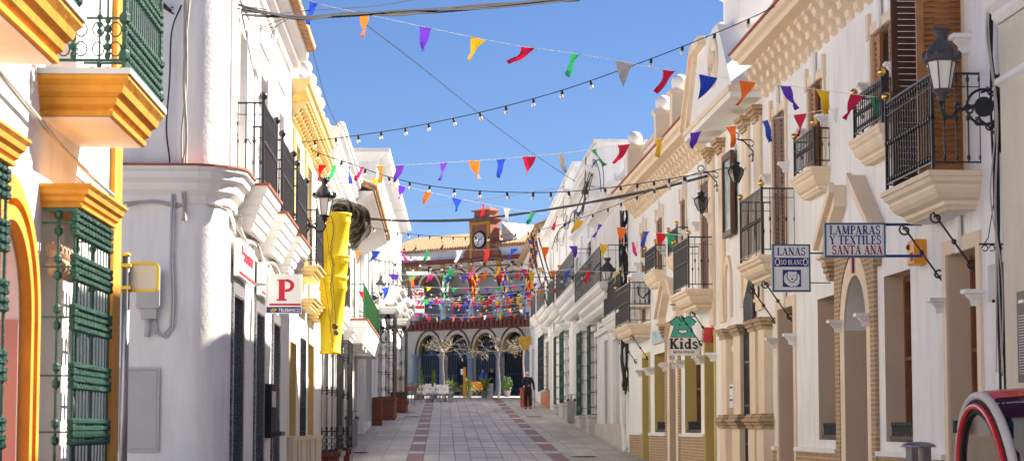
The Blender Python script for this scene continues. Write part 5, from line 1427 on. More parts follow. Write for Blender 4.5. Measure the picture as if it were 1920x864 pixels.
# siren box
fr = f1.sub(24.25 - z1 + 8 - 8, 0, 0) if False else Fr(6, 24.3, 0, 'R', base=1.9)
e = empty('alarm_box', 'orange alarm siren box on the white wall beside the LAMPARAS sign', 'alarm', fr)
MB(fr).slab(-.16, .17, .15, [(.01, 1.86), (0, 1.88), (0, 2.12), (.02, 2.15)]).build('case', 'amber', e)
MB(fr).box(-.10, .0, .15, .16, 1.9, 2.0).ball((.08, .15, 2.07), .035, 10, 6).build('siren_lens', 'wood_dark', e)
# meter plate, stay, info panel
fr = Fr(6, 21.25, 0, 'R', base=1.1)
e = empty('meter_cover', 'pale grey meter cover plate on the wall left of the cable bundle', 'meter box', fr)
MB(fr).box(-.22, .21, .0, .04, 1.27, 1.64).box(-.20, .19, .04, .046, 1.29, 1.62).build('cover', 'grey_box', e); MB(fr).box(-.03, .0, .04, .06, 1.25, 1.28).build('latch', 'dark', e)
fr = Fr(5.9, 20.25, 0, 'R', base=.4)
e = empty('info_panel', 'dark information panel with fine white lines of print at the right border', 'panel', fr)
MB(fr).box(-1.0, -.17, .0, .05, .42, 1.28).build('board', 'dark_grey', e)
m = MB(fr)
for i in range(22): m.box(-.8, -.23, .05, .053, .5 + i * .026, .504 + i * .026)
m.box(-.4, -.23, .05, .053, 1.17, 1.2); m.build('printed_lines', 'sign_white', e)
# ironwork stay under the info panel's wall
fr = Fr(6, 21.0, 0, 'R', base=1.7)
e = empty('wall_bracket', 'small black scrolled iron bracket with a bent rod left of the cable bundle', 'bracket', fr)
m = MB(fr); m.tube([(.0, .0, 1.82), (0, .25, 1.82)], .01, 5); m.tube([(.12, .02, 2.22), (.12, .06, 2.24), (.2, .1, 1.9), (.24, .16, 1.8)], .006, 4)
for k in range(3): m.tube([(0, .05 + k * .07 + .03 * math.cos(a * math.pi / 4), 1.78 + .03 * math.sin(a * math.pi / 4)) for a in range(8)], .007, 4)
m.build('ironwork', 'iron', e)

# ---- street lamps -------------------------------------------------------
def wall_lamp(label, x, y, h, xw, s=1., name='street_lamp'):
    """lantern centred at x, h = bottom of the glass; xw wall x"""
    e = empty(name, label, 'street lamp', loc=(xw, y, h - .2 * s))
    dx = x - xw; sg = 1 if dx > 0 else -1; b = -(h - .2 * s)
    m = MB(); m.block(dx, 0, [(.085 * s, .2 * s), (.14 * s, .47 * s)], 6); m.build('lamp_glass', 'lamp_glass', e)
    f = MB()
    for k in range(6):
        a = 2 * math.pi * k / 6
        f.bar((dx + .088 * s * math.cos(a), .088 * s * math.sin(a), .2 * s), (dx + .143 * s * math.cos(a), .143 * s * math.sin(a), .47 * s), .008 * s)
    f.block(dx, 0, [(.03 * s, .08 * s), (.03 * s, .1 * s), (.06 * s, .12 * s), (.05 * s, .15 * s), (.10 * s, .18 * s), (.10 * s, .2 * s)], 12)
    f.block(dx, 0, [(.15 * s, .47 * s), (.19 * s, .49 * s), (.185 * s, .53 * s), (.15 * s, .56 * s), (.14 * s, .59 * s), (.10 * s, .65 * s), (.055 * s, .69 * s), (.05 * s, .74 * s), (.08 * s, .755 * s), (.075 * s, .80 * s), (.04 * s, .79 * s)], 16)
    for k in range(12):
        a = 2 * math.pi * k / 12; f.block(dx + .18 * s * math.cos(a), .18 * s * math.sin(a), [(.016 * s, .5 * s), (.018 * s, .54 * s), (.003, .575 * s)], 4)
        f.block(dx + .07 * s * math.cos(a), .07 * s * math.sin(a), [(.012 * s, .79 * s), (.003, .825 * s)], 4)
    f.build('lamp_cap', 'dark_grey' if s >= 1 else 'iron', e)
    L = abs(dx); W = lambda u, v: (dx - sg * u * L * 0 - sg * u, 0, v)
    a_ = MB()
    def U(u, v): return (sg * u, 0, v * s)
    a_.tube([U(L, .1), U(L + .02, .02), U(L - .02, -.06), U(L - .1, -.08)] + [U(L * t, -.06 + .14 * math.sin(math.pi * (1 - t) * .5) * .9) for t in (.75, .6, .45, .3, .15)] + [U(.0, .12)], .022 * s, 7)
    cu, cv, r = L * .29, .03, .175
    a_.tube([U(cu + r * math.cos(k * math.pi / 12), cv + r * math.sin(k * math.pi / 12)) for k in range(25)], .014 * s, 6)
    a_.poly([(sg * cu + 0.1 * math.cos(k * math.pi / 10), (cv) * s + 0.1 * s * math.sin(k * math.pi / 10)) for k in range(20)], -.015, .015)
    for (c, v, rr, a0, t) in ((L * .55, .0, .055, 0, 1.2), (.07, .2, .07, .5, -1.2), (.12, -.16, .05, 2, 1.3), (.05, .32, .05, 2.5, 1.2), (L * .4, -.12, .045, 1, 1.2), (L * .75, .03, .04, 1, 1.2)):
        a_.tube([U(c + rr * (1 - .6 * k / 12) * math.cos(a0 + t * 2 * math.pi * k / 12), v + rr * (1 - .6 * k / 12) * math.sin(a0 + t * 2 * math.pi * k / 12)) for k in range(13)], .011 * s, 5)
    a_.tube([U(.04, -.38), U(.06, -.25), U(.13, -.16), U(.22, -.1)], .013 * s, 5); a_.tube([U(.03, .34), U(.07, .26), U(.12, .2), U(.2, .17)], .012 * s, 5)
    a_.box(min(0, sg * .02), max(0, sg * .02), -.03, .03, -.42 * s, .36 * s)
    a_.build('bracket', 'iron', e)
    return e
wall_lamp('large crowned wall lantern on an ornate black bracket by the big brown shuttered balcony', PT(1766, 140, 21.0).x, 21.0, PT(1766, 168, 21).z, 6.0, 1.02)
wall_lamp('crowned lantern on a wall bracket in front of the top of the yellow chute', PT(608, 380, 34.2).x, 34.2, PT(608, 403, 34.2).z, XL(34.2), .98)
wall_lamp('small distant lantern above the street beside the green iron balcony', PT(714, 540, 75).x, 75, PT(714, 549, 75).z, XL(75), 1.)
wall_lamp('black capped lantern on the low white house, before the black cable bundle', PT(1139, 520, 58.6).x, 58.6, PT(1139, 531, 58.6).z, XR(58.6), 1.15)
wall_lamp('distant black lantern in front of the long stepped balcony', PT(1054, 540, 80.3).x, 80.3, PT(1054, 558, 80.3).z, XR(80.3), 1.1)
wall_lamp('tiny lantern on the nearer brick based caged bay', PT(727, 600, 83).x, 83, PT(727, 608, 83).z, -.9, .8)
wall_lamp('tiny lantern on the farther brick based caged bay', PT(757, 605, 93).x, 93, PT(757, 613, 93).z, -.6, .8)
def hanging_lantern(label, px, y, ytop, ybot, arm_y, xw=6.):
    p = PT(px, ybot, y); t = PT(px, ytop, y); a = PT(px, arm_y, y)
    e = empty('hanging_lantern', label, 'lantern', loc=(xw, y, p.z)); dx = p.x - xw; H = t.z - p.z; A = a.z - p.z
    m = MB(); m.block(dx, 0, [(.05, H * .12), (.12, H * .45), (.13, H * .62)], 6); m.build('lantern_glass', 'car_glass', e)
    f = MB()
    for k in range(6):
        q = 2 * math.pi * k / 6
        f.tube([(dx + r * math.cos(q), r * math.sin(q), v * H) for r, v in ((.055, .12), (.125, .45), (.135, .62))], .009, 4)
        f.tube([(dx + .135 * math.cos(q), .135 * math.sin(q), .62 * H), (dx + .17 * math.cos(q), .17 * math.sin(q), .68 * H), (dx + .15 * math.cos(q), .15 * math.sin(q), .72 * H)], .007, 4)
    f.block(dx, 0, [(.01, 0), (.03, H * .05), (.02, H * .08), (.06, H * .12)], 8)
    f.block(dx, 0, [(.14, H * .62), (.13, H * .66), (.07, H * .75), (.06, H * .8), (.07, H * .84), (.08, H * .9), (.02, H * .93), (.01, H)], 12)
    f.build('lantern_cage', 'iron', e)
    c = MB(); k = 0; v = H
    while v < A - .02: c.tube([(dx + (.012 if k % 2 else 0), 0, v), (dx + (0 if k % 2 else .012), .008, v + .05)], .007, 4); v += .05; k += 1
    c.build('chain', 'iron', e)
    b = MB(); L = -dx
    b.tube([(dx, 0, A)] + [(dx + .06 * math.cos(R(a)), 0, A + .06 + .06 * math.sin(R(a))) for a in range(270, -60, -30)], .01, 5)
    b.tube([(dx + .02, 0, A + .02), (dx + .15, 0, A - .03), (dx + .3, 0, A - .2), (-.08, 0, A - .38), (-.03, 0, A - .3), (-.08, 0, A - .24), (-.14, 0, A - .29)], .013, 5)
    b.tube([(dx + .04, 0, A), (-.1, 0, A), (-.04, 0, A - .05), (-.08, 0, A - .12), (-.14, 0, A - .08)], .012, 5)
    b.box(-.02, 0, -.015, .015, A - .42, A + .1)
    b.build('bracket', 'iron', e)
hanging_lantern('iron cage lantern on a scrolled bracket nearer the painted tile panel', 1380, 35.8, 300, 348, 262)
hanging_lantern('iron cage lantern hanging beside the brown louvred shutters', 1315, 39.9, 357, 401, 322)

# ---- left props ---------------------------------------------------------
pz = 19.0; p = PT(237, 480, pz)
e = empty('direction_sign', 'grey steel post with the grey back of a yellow edged direction sign', 'sign post', loc=(p.x, pz, -1.2))
H = p.z + 1.2
MB().block(0, 0, [(.035, 0), (.035, H)], 14).build('post', 'steel', e)
MB().block(0, 0, [(.04, H), (.04, H + .02), (.02, H + .03)], 14).build('post_cap', 'sign_yellow', e)
a = PT(200, 490, pz); b = PT(297, 547, pz)
x0, x1, h0, h1 = a.x - p.x, b.x - p.x, b.z + 1.2, a.z + 1.2
m = MB(); t = .022; r = .05
rr = lambda x0, x1, h0, h1, r: [(x1 - r + r * math.cos(R(k)), h1 - r + r * math.sin(R(k))) for k in range(0, 91, 18)] + [(x0 + r + r * math.cos(R(k)), h1 - r + r * math.sin(R(k))) for k in range(90, 181, 18)] + [(x0 + r + r * math.cos(R(k)), h0 + r + r * math.sin(R(k))) for k in range(180, 271, 18)] + [(x1 - r + r * math.cos(R(k)), h0 + r + r * math.sin(R(k))) for k in range(270, 361, 18)]
o_, i_ = rr(x0, x1, h0, h1, .05), rr(x0 + t, x1 - t, h0 + t, h1 - t, .03)
for k in range(len(o_)):
    k2_ = (k + 1) % len(o_)
    q4 = [o_[k], o_[k2_], i_[k2_], i_[k]]
    m.add([(a_, .03, b_) for a_, b_ in q4] + [(a_, .075, b_) for a_, b_ in q4], [(0, 1, 2, 3), (7, 6, 5, 4), (0, 4, 5, 1), (2, 6, 7, 3)])
m.box(-.045, .045, -.045, .045, h0 + .02, h0 + .05).box(-.045, .045, -.045, .045, h1 - .05, h1 - .02)
m.build('yellow_frame', 'sign_yellow', e)
m = MB(); m.poly(i_, .045, .06); m.build('sign_back', 'cream', e)
# electric box with conduits + cabinet door on the bank's side wall
yw = 24.6 - .45 - .01
def onwall(x, y): return PT(x, y, yw)
p = onwall(258, 578); q = onwall(301, 512)
e = empty('electric_box', 'grey electric meter box with hanging conduits on the shaded side wall', 'electric box', loc=(p.x, yw, p.z))
W_, H_ = q.x - p.x, q.z - p.z
MB().box(0, W_, -.14, 0, 0, H_).box(W_ - .012, W_ + .012, -.17, -.05, .02, H_ + .04).build('case', 'grey_box', e)
MB().box(.05, W_ - .03, -.1, 0, -.12, 0).tube([(.12, -.05, -.12), (.12, -.05, -.32)], .035, 8).build('gland', 'grey_box', e)
MB().tube([(.2, -.03, -.12), (.22, -.03, -.26), (.3, -.03, -.3), (.37, -.03, -.2), (.38, -.03, .1), (.36, -.03, .5), (.37, -.03, 1.3)], .014, 6).tube([(.18, -.03, -.12), (.2, -.03, -.28), (.32, -.03, -.33), (.40, -.03, -.2), (.41, -.03, .1), (.39, -.03, .5), (.4, -.03, 1.3)], .012, 6).build('conduit', 'grey_box', e)
p = onwall(219, 846); q = onwall(300, 689)
e = empty('cabinet_door', 'pale grey utility cabinet door low on the shaded side wall', 'cabinet', loc=(p.x, yw, p.z))
W_, H_ = q.x - p.x, q.z - p.z
m = MB(); m.box(0, W_, -.02, 0, 0, .025).box(0, W_, -.02, 0, H_ - .025, H_).box(0, .025, -.02, 0, .025, H_ - .025).box(W_ - .025, W_, -.02, 0, .025, H_ - .025); m.build('frame', 'grey_box', e)
m = MB(); m.box(.03, W_ - .03, -.014, 0, .03, H_ - .03)
for h in (.12, .15, .8, .83):
    for x in (.12, .3): m.box(x, x + .08, -.018, -.014, h, h + .01)
m.build('door_leaf', 'grey_box', e); MB().block(.06, -.02, [(.01, H_ * .48), (.01, H_ * .5)], 8).build('lock', 'dark', e)
# yellow rubbish chute
zc = 40.0
a = PT(630, 402, zc); b = PT(619, 663, zc)
e = empty('rubbish_chute', 'yellow builders rubbish chute of nested plastic cones hanging in front of white houses', 'rubbish chute', loc=tuple(b))
n = 3; Ls = (a - b); ys = [663, 520, 455, 402]
segs = [(663, 518, .185, .255), (540, 480, .235, .275), (500, 400, .235, .27)]
for k, (y0, y1, r0, r1) in enumerate(segs):
    def cc(y):
        t = (663 - y) / (663 - 402); q = b + Ls * t - b; return q
    q0, q1 = cc(y0), cc(y1)
    m = MB(); N = 28; vs = []
    prof = [(r0, 0), (r0 + .012, .01), (r0 + .012, .03), (r0, .04), (r0 + (r1 - r0) * .8, .80), (r1 + .012, .82), (r1 + .012, .86), (r1, .88), (r1 + .004, .95), (r1 + .025, .96), (r1 + .025, 1), (r1 - .01, 1), (r0 - .02, .02)]
    for r, t in prof:
        c = q0 + (q1 - q0) * t
        vs += [(c.x + r * math.cos(2 * math.pi * j / N), c.y + r * math.sin(2 * math.pi * j / N), c.z) for j in range(N)]
    fs = [(i * N + j, i * N + (j + 1) % N, (i + 1) * N + (j + 1) % N, (i + 1) * N + j) for i in range(len(prof) - 1) for j in range(N)]
    m.add(vs, fs, True)
    for an in (-.9, -2.2):
        c = q0 + (q1 - q0) * .9; m.box(c.x + r1 * math.cos(an) - .03, c.x + r1 * math.cos(an) + .03, c.y + r1 * math.sin(an) - .04, c.y + r1 * math.sin(an) + .01, c.z - .1, c.z + .02)
    m.build('chute_cone', 'yellow_chute', e)
m = MB(); v = 0.1
while v < 2.5:
    x = .03 + .02 * math.sin(v * 9); m.tube([(x, -.29, v), (x + .01 * (-1) ** int(v * 20), -.295, v + .05)], .008, 4); v += .05
m.ball((.1, -.3, .5), .06, 8, 6); m.ball((.12, -.3, .38), .05, 8, 6)
m.build('chain', 'wood_dark', e)
MB().tube([(-.14, -.3, 2.5), (-.12, -.3, 1.4), (-.05, -.3, 1.0), (.0, -.3, .6)], .006, 4).tube([(-.1, -.3, 2.5), (.05, -.32, 1.3), (.12, -.3, .5)], .005, 4).build('rope', 'cable', e)
# dust net on top
nm = MATS['net']; nt = nm.node_tree
tr = nt.nodes.new('ShaderNodeBsdfTransparent'); ms = nt.nodes.new('ShaderNodeMixShader'); nz = nt.nodes.new('ShaderNodeTexNoise'); nz.inputs['Scale'].default_value = 6; nz.inputs['Detail'].default_value = 2
geo = nt.nodes.new('ShaderNodeNewGeometry'); nt.links.new(geo.outputs['Position'], nz.inputs['Vector'])
mr = nt.nodes.new('ShaderNodeMapRange'); mr.inputs[1].default_value = .45; mr.inputs[2].default_value = .75; mr.inputs[3].default_value = .1; mr.inputs[4].default_value = .6
nt.links.new(nz.outputs['Fac'], mr.inputs[0]); nt.links.new(mr.outputs[0], ms.inputs[0])
nt.links.new(nt.nodes['Principled BSDF'].outputs[0], ms.inputs[1]); nt.links.new(tr.outputs[0], ms.inputs[2]); nt.links.new(ms.outputs[0], nt.nodes['Material Output'].inputs[0])
c = PT(656, 408, 41.0)
e = empty('debris_net', 'crumpled dark grey debris net bundled over the mouth of the yellow chute', 'net', loc=tuple(c))
from mathutils import noise as NO
for layer, (r0, r1, a0, a1, yo, cx_, cz_) in enumerate(((.05, .42, 200, -70, -.12, -.04, .0), (.08, .38, 185, -85, .02, .0, -.03), (.0, .34, 165, -60, -.24, -.05, .05), (.02, .32, 215, -10, -.34, -.20, .08), (.1, .42, 40, -105, -.2, .0, -.1))):
    m = MB(); NU, NV = 46, 60; vs = []
    for j in range(NV + 1):
        v = j / NV; a = R(a0 + (a1 - a0) * v)
        for i in range(NU + 1):
            u = i / NU
            rr = r0 + (r1 - r0) * u * (1 + .22 * NO.noise(Vector((v * 3.2, layer * 5, .3)))) + .03 * NO.noise(Vector((u * 9, v * 6, layer)))
            fold = .10 * math.sin(u * 17 + 2.2 * NO.noise(Vector((v * 2.5, u * 2, layer)))) * (.4 + .6 * v) + .08 * NO.noise(Vector((u * 5, v * 5, layer * 3)))
            vs.append((cx_ + math.cos(a) * rr * 1.0 + .06 * fold, yo + fold, cz_ + math.sin(a) * rr * (.78 if math.sin(a) > 0 else 1.15) + .35 * fold))
    m.add(vs, [(j * (NU + 1) + i, j * (NU + 1) + i + 1, (j + 1) * (NU + 1) + i + 1, (j + 1) * (NU + 1) + i) for j in range(NV) for i in range(NU)], True)
    m.build('net_fold', 'net', e, normals=False)
# litter bins
def litter_bin(label, x, y, w=.42, h=1.05, m_='grey_paint'):
    e = empty('litter_bin', label, 'litter bin', loc=(x, y, ground_h(y)))
    MB().block(0, 0, [(w * .34, 0), (w * .34, .06), (w * .5, .07), (w * .5, h * .86), (w * .47, h * .88)], 4).build('bin_body', m_, e)
    MB().box(-w * .12, w * .12, -w * .4, w * .4, h * .88, h * 1.1).box(-w * .5, w * .5, -w * .3, w * .3, h * 1.1, h * 1.13).build('bin_hood', m_, e)
    MB().ball((-w * .4, -w * .3, h * .9), .06, 8, 6).ball((w * .42, -w * .3, h * .9), .06, 8, 6).build('bag_corner', 'dark_grey', e)
litter_bin('slim grey litter bin beneath the green iron balcony', PT(659, 838, 58.8).x, 58.8, .34, .92)
litter_bin('slim grey litter bin beside the marble window plinth', PT(1071, 791, 79).x, 79, .28, .95)
p = PT(1722, 850, 19.6)
e = empty('litter_bin', 'open grey litter bin with two uprights and an oval lid near the red car', 'litter bin', loc=(p.x, 19.6, ground_h(19.6)))
hb_ = PT(1722, 833, 19.6).z - ground_h(19.6)
MB().block(0, 0, [(.17, 0), (.19, .1), (.19, hb_ - .28), (.17, hb_ - .27)], 20).build('bin_body', 'grey_paint', e)
MB().box(-.09, -.03, -.12, .12, .4, hb_ - .01).box(.03, .09, -.12, .12, .4, hb_ - .01).build('upright', 'steel', e)
lid = MB(); vs = []
for r, h in ((.001, hb_ + .03), (.10, hb_ + .022), (.15, hb_ + .004), (.17, hb_ - .018), (.165, hb_ - .022), (.001, hb_ - .005)): vs += [(r * math.cos(k * math.pi / 12), r * .8 * math.sin(k * math.pi / 12), h) for k in range(24)]
lid.add(vs, [(i * 24 + k, i * 24 + (k + 1) % 24, (i + 1) * 24 + (k + 1) % 24, (i + 1) * 24 + k) for i in range(5) for k in range(24)], True); lid.build('lid', 'steel', e)
# AC unit
fr = f2.sub(50.2 - z2, .0, 2.9)
fr = Fr(6, 51.5, 0, 'R', base=2.75)
e = empty('air_conditioner', 'white outdoor air conditioner box on the wall behind the last peach balcony', 'air conditioner', fr)
MB(fr).box(.1, 1.1, .05, .45, 3.0, 3.75).build('case', 'plastic_white', e); MB(fr).box(.0, 1.2, .0, .5, 2.9, 2.96).build('shelf', 'cream', e)
m = MB(fr); [m.tube([(.6 + r * math.cos(k * math.pi / 10), .455, 3.38 + r * math.sin(k * math.pi / 10)) for k in range(21)], .008, 4) for r in (.08, .16, .24)]; m.build('fan_grille', 'grey_paint', e)
MB(fr).tube([(.08, .3, 3.4), (-.05, .3, 3.2), (-.1, .2, 3.1), (-.08, .02, 3.3)], .02, 5).build('hose', 'cable', e)
# red mailbox-like thing by the mustard door
fr = Fr(6, 41.1, 0, 'R', base=1.5)
e = empty('fire_bell', 'small red box fixed to the pier above the mustard door', 'box', fr)
MB(fr).slab(-.15, .12, .2, [(.0, 1.62), (0, 1.86), (.03, 1.92)]).build('case', 'red_paint', e)
MB(fr).box(-.1, .08, .2, .205, 1.66, 1.8).build('cover', 'sign_maroon', e)
# letter boxes on piers
fr = Fr(6, 38.1, 0, 'R', base=.3)
e = empty('letter_box', 'white letter boxes between the far gate piers', 'letter box', fr)
for k in range(2): MB(fr).box(-.2, .2, .02, .12, .35 + k * .22, .55 + k * .22).build('box_body', 'plastic_white', e); MB(fr).box(-.14, .14, .12, .125, .47 + k * .22, .5 + k * .22).build('slot', 'dark', e)
# awning
fr = g6.sub(1.0, .0, 2.4)
e = empty('awning', 'half folded blue edged awning on white arms over the pavement', 'awning', fr)
m = MB(fr); m.add([(0, .05, 3.3), (3.2, .05, 3.3), (3.2, .62, 2.75), (0, .62, 2.75), (0, .05, 3.27), (3.2, .05, 3.27), (3.2, .62, 2.72), (0, .62, 2.72)], [(0, 1, 2, 3), (4, 5, 6, 7), (0, 1, 5, 4), (1, 2, 6, 5), (2, 3, 7, 6), (3, 0, 4, 7)]); m.build('awning_cloth', 'sign_blue', e)
m = MB(fr); m.box(-.05, 3.25, .6, .68, 2.66, 2.72); m.bar((0.1, .02, 2.5), (.1, .64, 2.7), .02); m.bar((3.1, .02, 2.5), (3.1, .64, 2.7), .02); m.bar((-6.4, -.1, 2.35), (0, .55, 2.68), .03); m.build('awning_arm', 'white_trim', e)

# ---- car ----------------------------------------------------------------
yc = 15.6
def CP(x, y, Y): return PT(x, y, Y)
e = empty('microcar', 'small red bubble shaped car with a grey roof arch', 'car', loc=(5.13, 16.3, ground_h(16.3)))
gx, gy, gz_ = 5.05, 16.3, ground_h(16.3)
def arch_pts(x, yf, yb, hb, ht, n=26, p=2.4, skew=0.):
    out = []
    for k in range(n + 1):
        a = math.pi * k / n; c, s_ = math.cos(a), math.sin(a)
        out.append((x, (yf + yb) / 2 + (yf - yb) / 2 * math.copysign(abs(c) ** (2 / p), c) + skew * s_, hb + (ht - hb) * abs(s_) ** (2 / p)))
    return out
# side profile runs in y: far end (front) at +.75, near end at -.75
L0, W0 = .86, .62
def prof(x, sy, sh, n=26): return arch_pts(x, L0 * sy, -L0 * sy, .50, .50 + 1.0 * sh, n, 2.1, .25)
body = MB(); vs = []
rings = [(-W0, .98, .93), (-W0 + .05, 1.0, .97), (-.2, 1.04, 1.0), (.2, 1.04, 1.0), (W0 - .05, 1., .97), (W0, .98, .93)]
N = 27
for x, a, b in rings: vs += prof(x, a, b)
fs = []
for i in range(len(rings) - 1):
    for k in range(N - 1):
        # roof band only (glass elsewhere)
        if 9 <= k <= 15: fs.append((i * N + k, i * N + k + 1, (i + 1) * N + k + 1, (i + 1) * N + k))
body.add(vs, fs, True); body.build('roof', 'red_paint', e)
gl = MB(); vs = []
for x, a, b in rings: vs += [(p_[0] * .995, p_[1] * .995, p_[2] - .006) for p_ in prof(x, a, b)]
gl.add(vs, [(i * N + k, i * N + k + 1, (i + 1) * N + k + 1, (i + 1) * N + k) for i in range(len(rings) - 1) for k in range(N - 1) if not 9 <= k <= 15], True)
mat('car_clear', (.9, .9, .9), .03, .0, 1, trans=.0)
cm = MATS['car_clear']; nt = cm.node_tree; tr = nt.nodes.new('ShaderNodeBsdfTransparent'); gs = nt.nodes.new('ShaderNodeBsdfGlossy'); gs.inputs['Roughness'].default_value = .04; fz = nt.nodes.new('ShaderNodeFresnel'); fz.inputs[0].default_value = 1.5; ms = nt.nodes.new('ShaderNodeMixShader'); tr.inputs[0].default_value = (.62, .64, .66, 1)
nt.links.new(fz.outputs[0], ms.inputs[0]); nt.links.new(tr.outputs[0], ms.inputs[1]); nt.links.new(gs.outputs[0], ms.inputs[2]); nt.links.new(ms.outputs[0], nt.nodes['Material Output'].inputs[0])
gl.build('windscreen', 'car_clear', e)
lo = MB()
pr_ = [(-W0 - .02, .12), (-W0 - .04, .3), (-W0 - .02, .52), (-W0 + .03, .56), (W0 - .03, .56), (W0 + .02, .52), (W0 + .04, .3), (W0 + .02, .12)]
ny = 12; vs = []
for j in range(ny + 1):
    t = -1 + 2 * j / ny; sc_ = (1 - abs(t) ** 6 * .18)
    vs += [(x * sc_, t * 1.15, h if h > .4 else h) for x, h in pr_]
k_ = len(pr_)
lo.add(vs, [(j * k_ + i, j * k_ + (i + 1) % k_, (j + 1) * k_ + (i + 1) % k_, (j + 1) * k_ + i) for j in range(ny) for i in range(k_)] + [tuple(range(k_)), tuple(range(ny * k_, ny * k_ + k_))], True)
lo.build('car_body', 'red_paint', e)
for sx in (-1, 1):
    x = sx * (W0 + .005)
    d = MB(); d.tube(prof(x, 1.0, .93, 34), .036, 8); d = d.build('roof_arch', 'grey_box', e)
    dd = MB(); dd.tube([(x + sx * .03, p_[1], p_[2]) for p_ in prof(x, .86, .85, 34)], .027, 8); dd.build('door_frame', 'red_paint', e)
    dk = MB(); dk.tube([(x + sx * .02, p_[1], p_[2]) for p_ in prof(x, .79, .80, 34)], .018, 6); dk.tube([(x + sx * .02, p_[1], p_[2]) for p_ in prof(x, .93, .89, 34)], .014, 6); dk.build('door_seal', 'rubber', e)
    sw = prof(x, .8, .8, 30); g_ = MB(); g_.add([(x + sx * .01, p_[1], p_[2]) for p_ in sw], [tuple(range(len(sw)))]); g_.build('side_window', 'car_clear', e)
    m = MB()
    for y in (-.8, .8):
        m2 = MB(); c = (sx * (W0 - .08), y, .27)
        vs = [];
        for o, r in ((-.08, .2), (-.08, .27), (.08, .27), (.08, .2)): vs += [(c[0] + o, c[1] + r * math.cos(k * math.pi / 10), c[2] + r * math.sin(k * math.pi / 10)) for k in range(20)]
        m2.add(vs, [(i * 20 + k, i * 20 + (k + 1) % 20, (i + 1) * 20 + (k + 1) % 20, (i + 1) * 20 + k) for i in range(3) for k in range(20)], True)
        wl = m2.build('wheel', 'rubber', e)
        vs = [(c[0] + sx * .07, c[1] + .2 * math.cos(k * math.pi / 10), c[2] + .2 * math.sin(k * math.pi / 10)) for k in range(20)]
        MB().add(vs, [tuple(range(20))]).build('rim', 'steel', wl)
MB().box(-W0 - .05, -W0 + .04, .80, .89, 1.14, 1.24).build('wing_mirror', 'dark', e)
for x in (-.4, .3):
    MB().slab(x - .17, x + .17, .5, [(.02, .45), (0, .5), (0, .6)], .1).block(x, .55, [(.05, .6), (.06, 1.05)], 4).slab(x - .16, x + .16, .62, [(.03, .6), (0, .7), (0, .98), (.04, 1.02)], .48).slab(x - .12, x + .12, .62, [(.03, 1.06), (0, 1.1), (0, 1.22), (.03, 1.27)], .5).build('seat', 'dark_grey', e)
st = MB(); st.tube([(-.44 + .13 * math.cos(k * math.pi / 10), .70, 1.12 + .13 * math.sin(k * math.pi / 10)) for k in range(21)], .012, 6); st.build('steering_wheel', 'cream', e)
# ================================================================ STRINGS, CABLES
PEN = {}
def pennant_mesh(var, col, w, h):
    key = (var, col, round(w, 2), round(h, 2))
    if key in PEN: return PEN[key]
    rnd = random.Random(var * 13 + 5)
    lean = rnd.uniform(-.5, .25); curl = rnd.uniform(-.3, .25); ph = rnd.uniform(0, 6); flip = 1 if rnd.random() < .8 else -1
    n = 6; vs = []
    for j in range(n + 1):
        t = j / n
        for i in range(4):
            u = i / 3 - .5
            x = u * w * (1 - t) + lean * h * t * t * flip + w * .1 * t; z = -h * t * (1 - .10 * abs(lean))
            y = curl * h * t * t + .10 * h * math.sin(ph + t * 5 + u * 4) * (.3 + t)
            vs.append((x, y, z))
    fs = [(j * 4 + i, j * 4 + i + 1, (j + 1) * 4 + i + 1, (j + 1) * 4 + i) for j in range(n) for i in range(3)]
    me = bpy.data.meshes.new('pennant'); me.from_pydata(vs, [], fs); me.materials.append(MATS['cloth_' + col])
    me.polygons.foreach_set('use_smooth', [True] * len(me.polygons))
    PEN[key] = me; return me
def curve(pts, n=60):
    """Catmull-Rom through 3D points"""
    P = [pts[0] + (pts[0] - pts[1])] + pts + [pts[-1] + (pts[-1] - pts[-2])]
    out = []
    k = max(2, n // (len(pts) - 1))
    for i in range(1, len(P) - 2):
        for j in range(k):
            t = j / k
            out.append(.5 * ((2 * P[i]) + (-P[i - 1] + P[i + 1]) * t + (2 * P[i - 1] - 5 * P[i] + 4 * P[i + 1] - P[i + 2]) * t * t + (-P[i - 1] + 3 * P[i] - 3 * P[i + 1] + P[i + 2]) * t ** 3))
    out.append(pts[-1]); return out
def string_pts(knots, za, zb):
    x0, x1 = knots[0][0], knots[-1][0]
    return [PT(x, y, za + (zb - za) * (x - x0) / (x1 - x0)) for x, y in knots]
vcount = [0]
def bunting(label, P, pens, size=(.24, .36), cord=.005, group='strings of bunting across the street', cmat='white_cord'):
    c = curve(P); o = c[0]
    e = empty('bunting_string', label, 'bunting', loc=tuple(o), group=group)
    MB().tube([q - o for q in c], cord, 4).build('cord', cmat, e)
    for (t, col) in pens:
        if t < 0: continue
        i = min(len(c) - 2, int(t * (len(c) - 1))); f_ = t * (len(c) - 1) - i; q = c[i].lerp(c[i + 1], f_); d_ = (c[i + 1] - c[i]).normalized()
        vcount[0] += 1; var = (vcount[0] * 7) % 11
        ob = bpy.data.objects.new('pennant', pennant_mesh(var, col, *size)); C.objects.link(ob); ob.parent = e
        ob.location = q - o - Vector((0, 0, cord)); yaw = math.atan2(d_.y, d_.x); pit = math.asin(max(-1, min(1, d_.z)))
        ob.rotation_euler = (random.uniform(-.5, .5), -pit, yaw + random.uniform(-.55, .55))
    return e
def by_px(P, pens):
    """pens given by pixel x -> curve parameter"""
    c = curve(P); out = []
    xs = []
    for q in c:
        dd = q; xs.append(960 + F * dd.dot(RT) / dd.dot(FW))
    for px, col in pens:
        for i in range(len(xs) - 1):
            if xs[i] <= px <= xs[i + 1]: out.append(((i + (px - xs[i]) / (xs[i + 1] - xs[i])) / (len(xs) - 1), col)); break
    return out
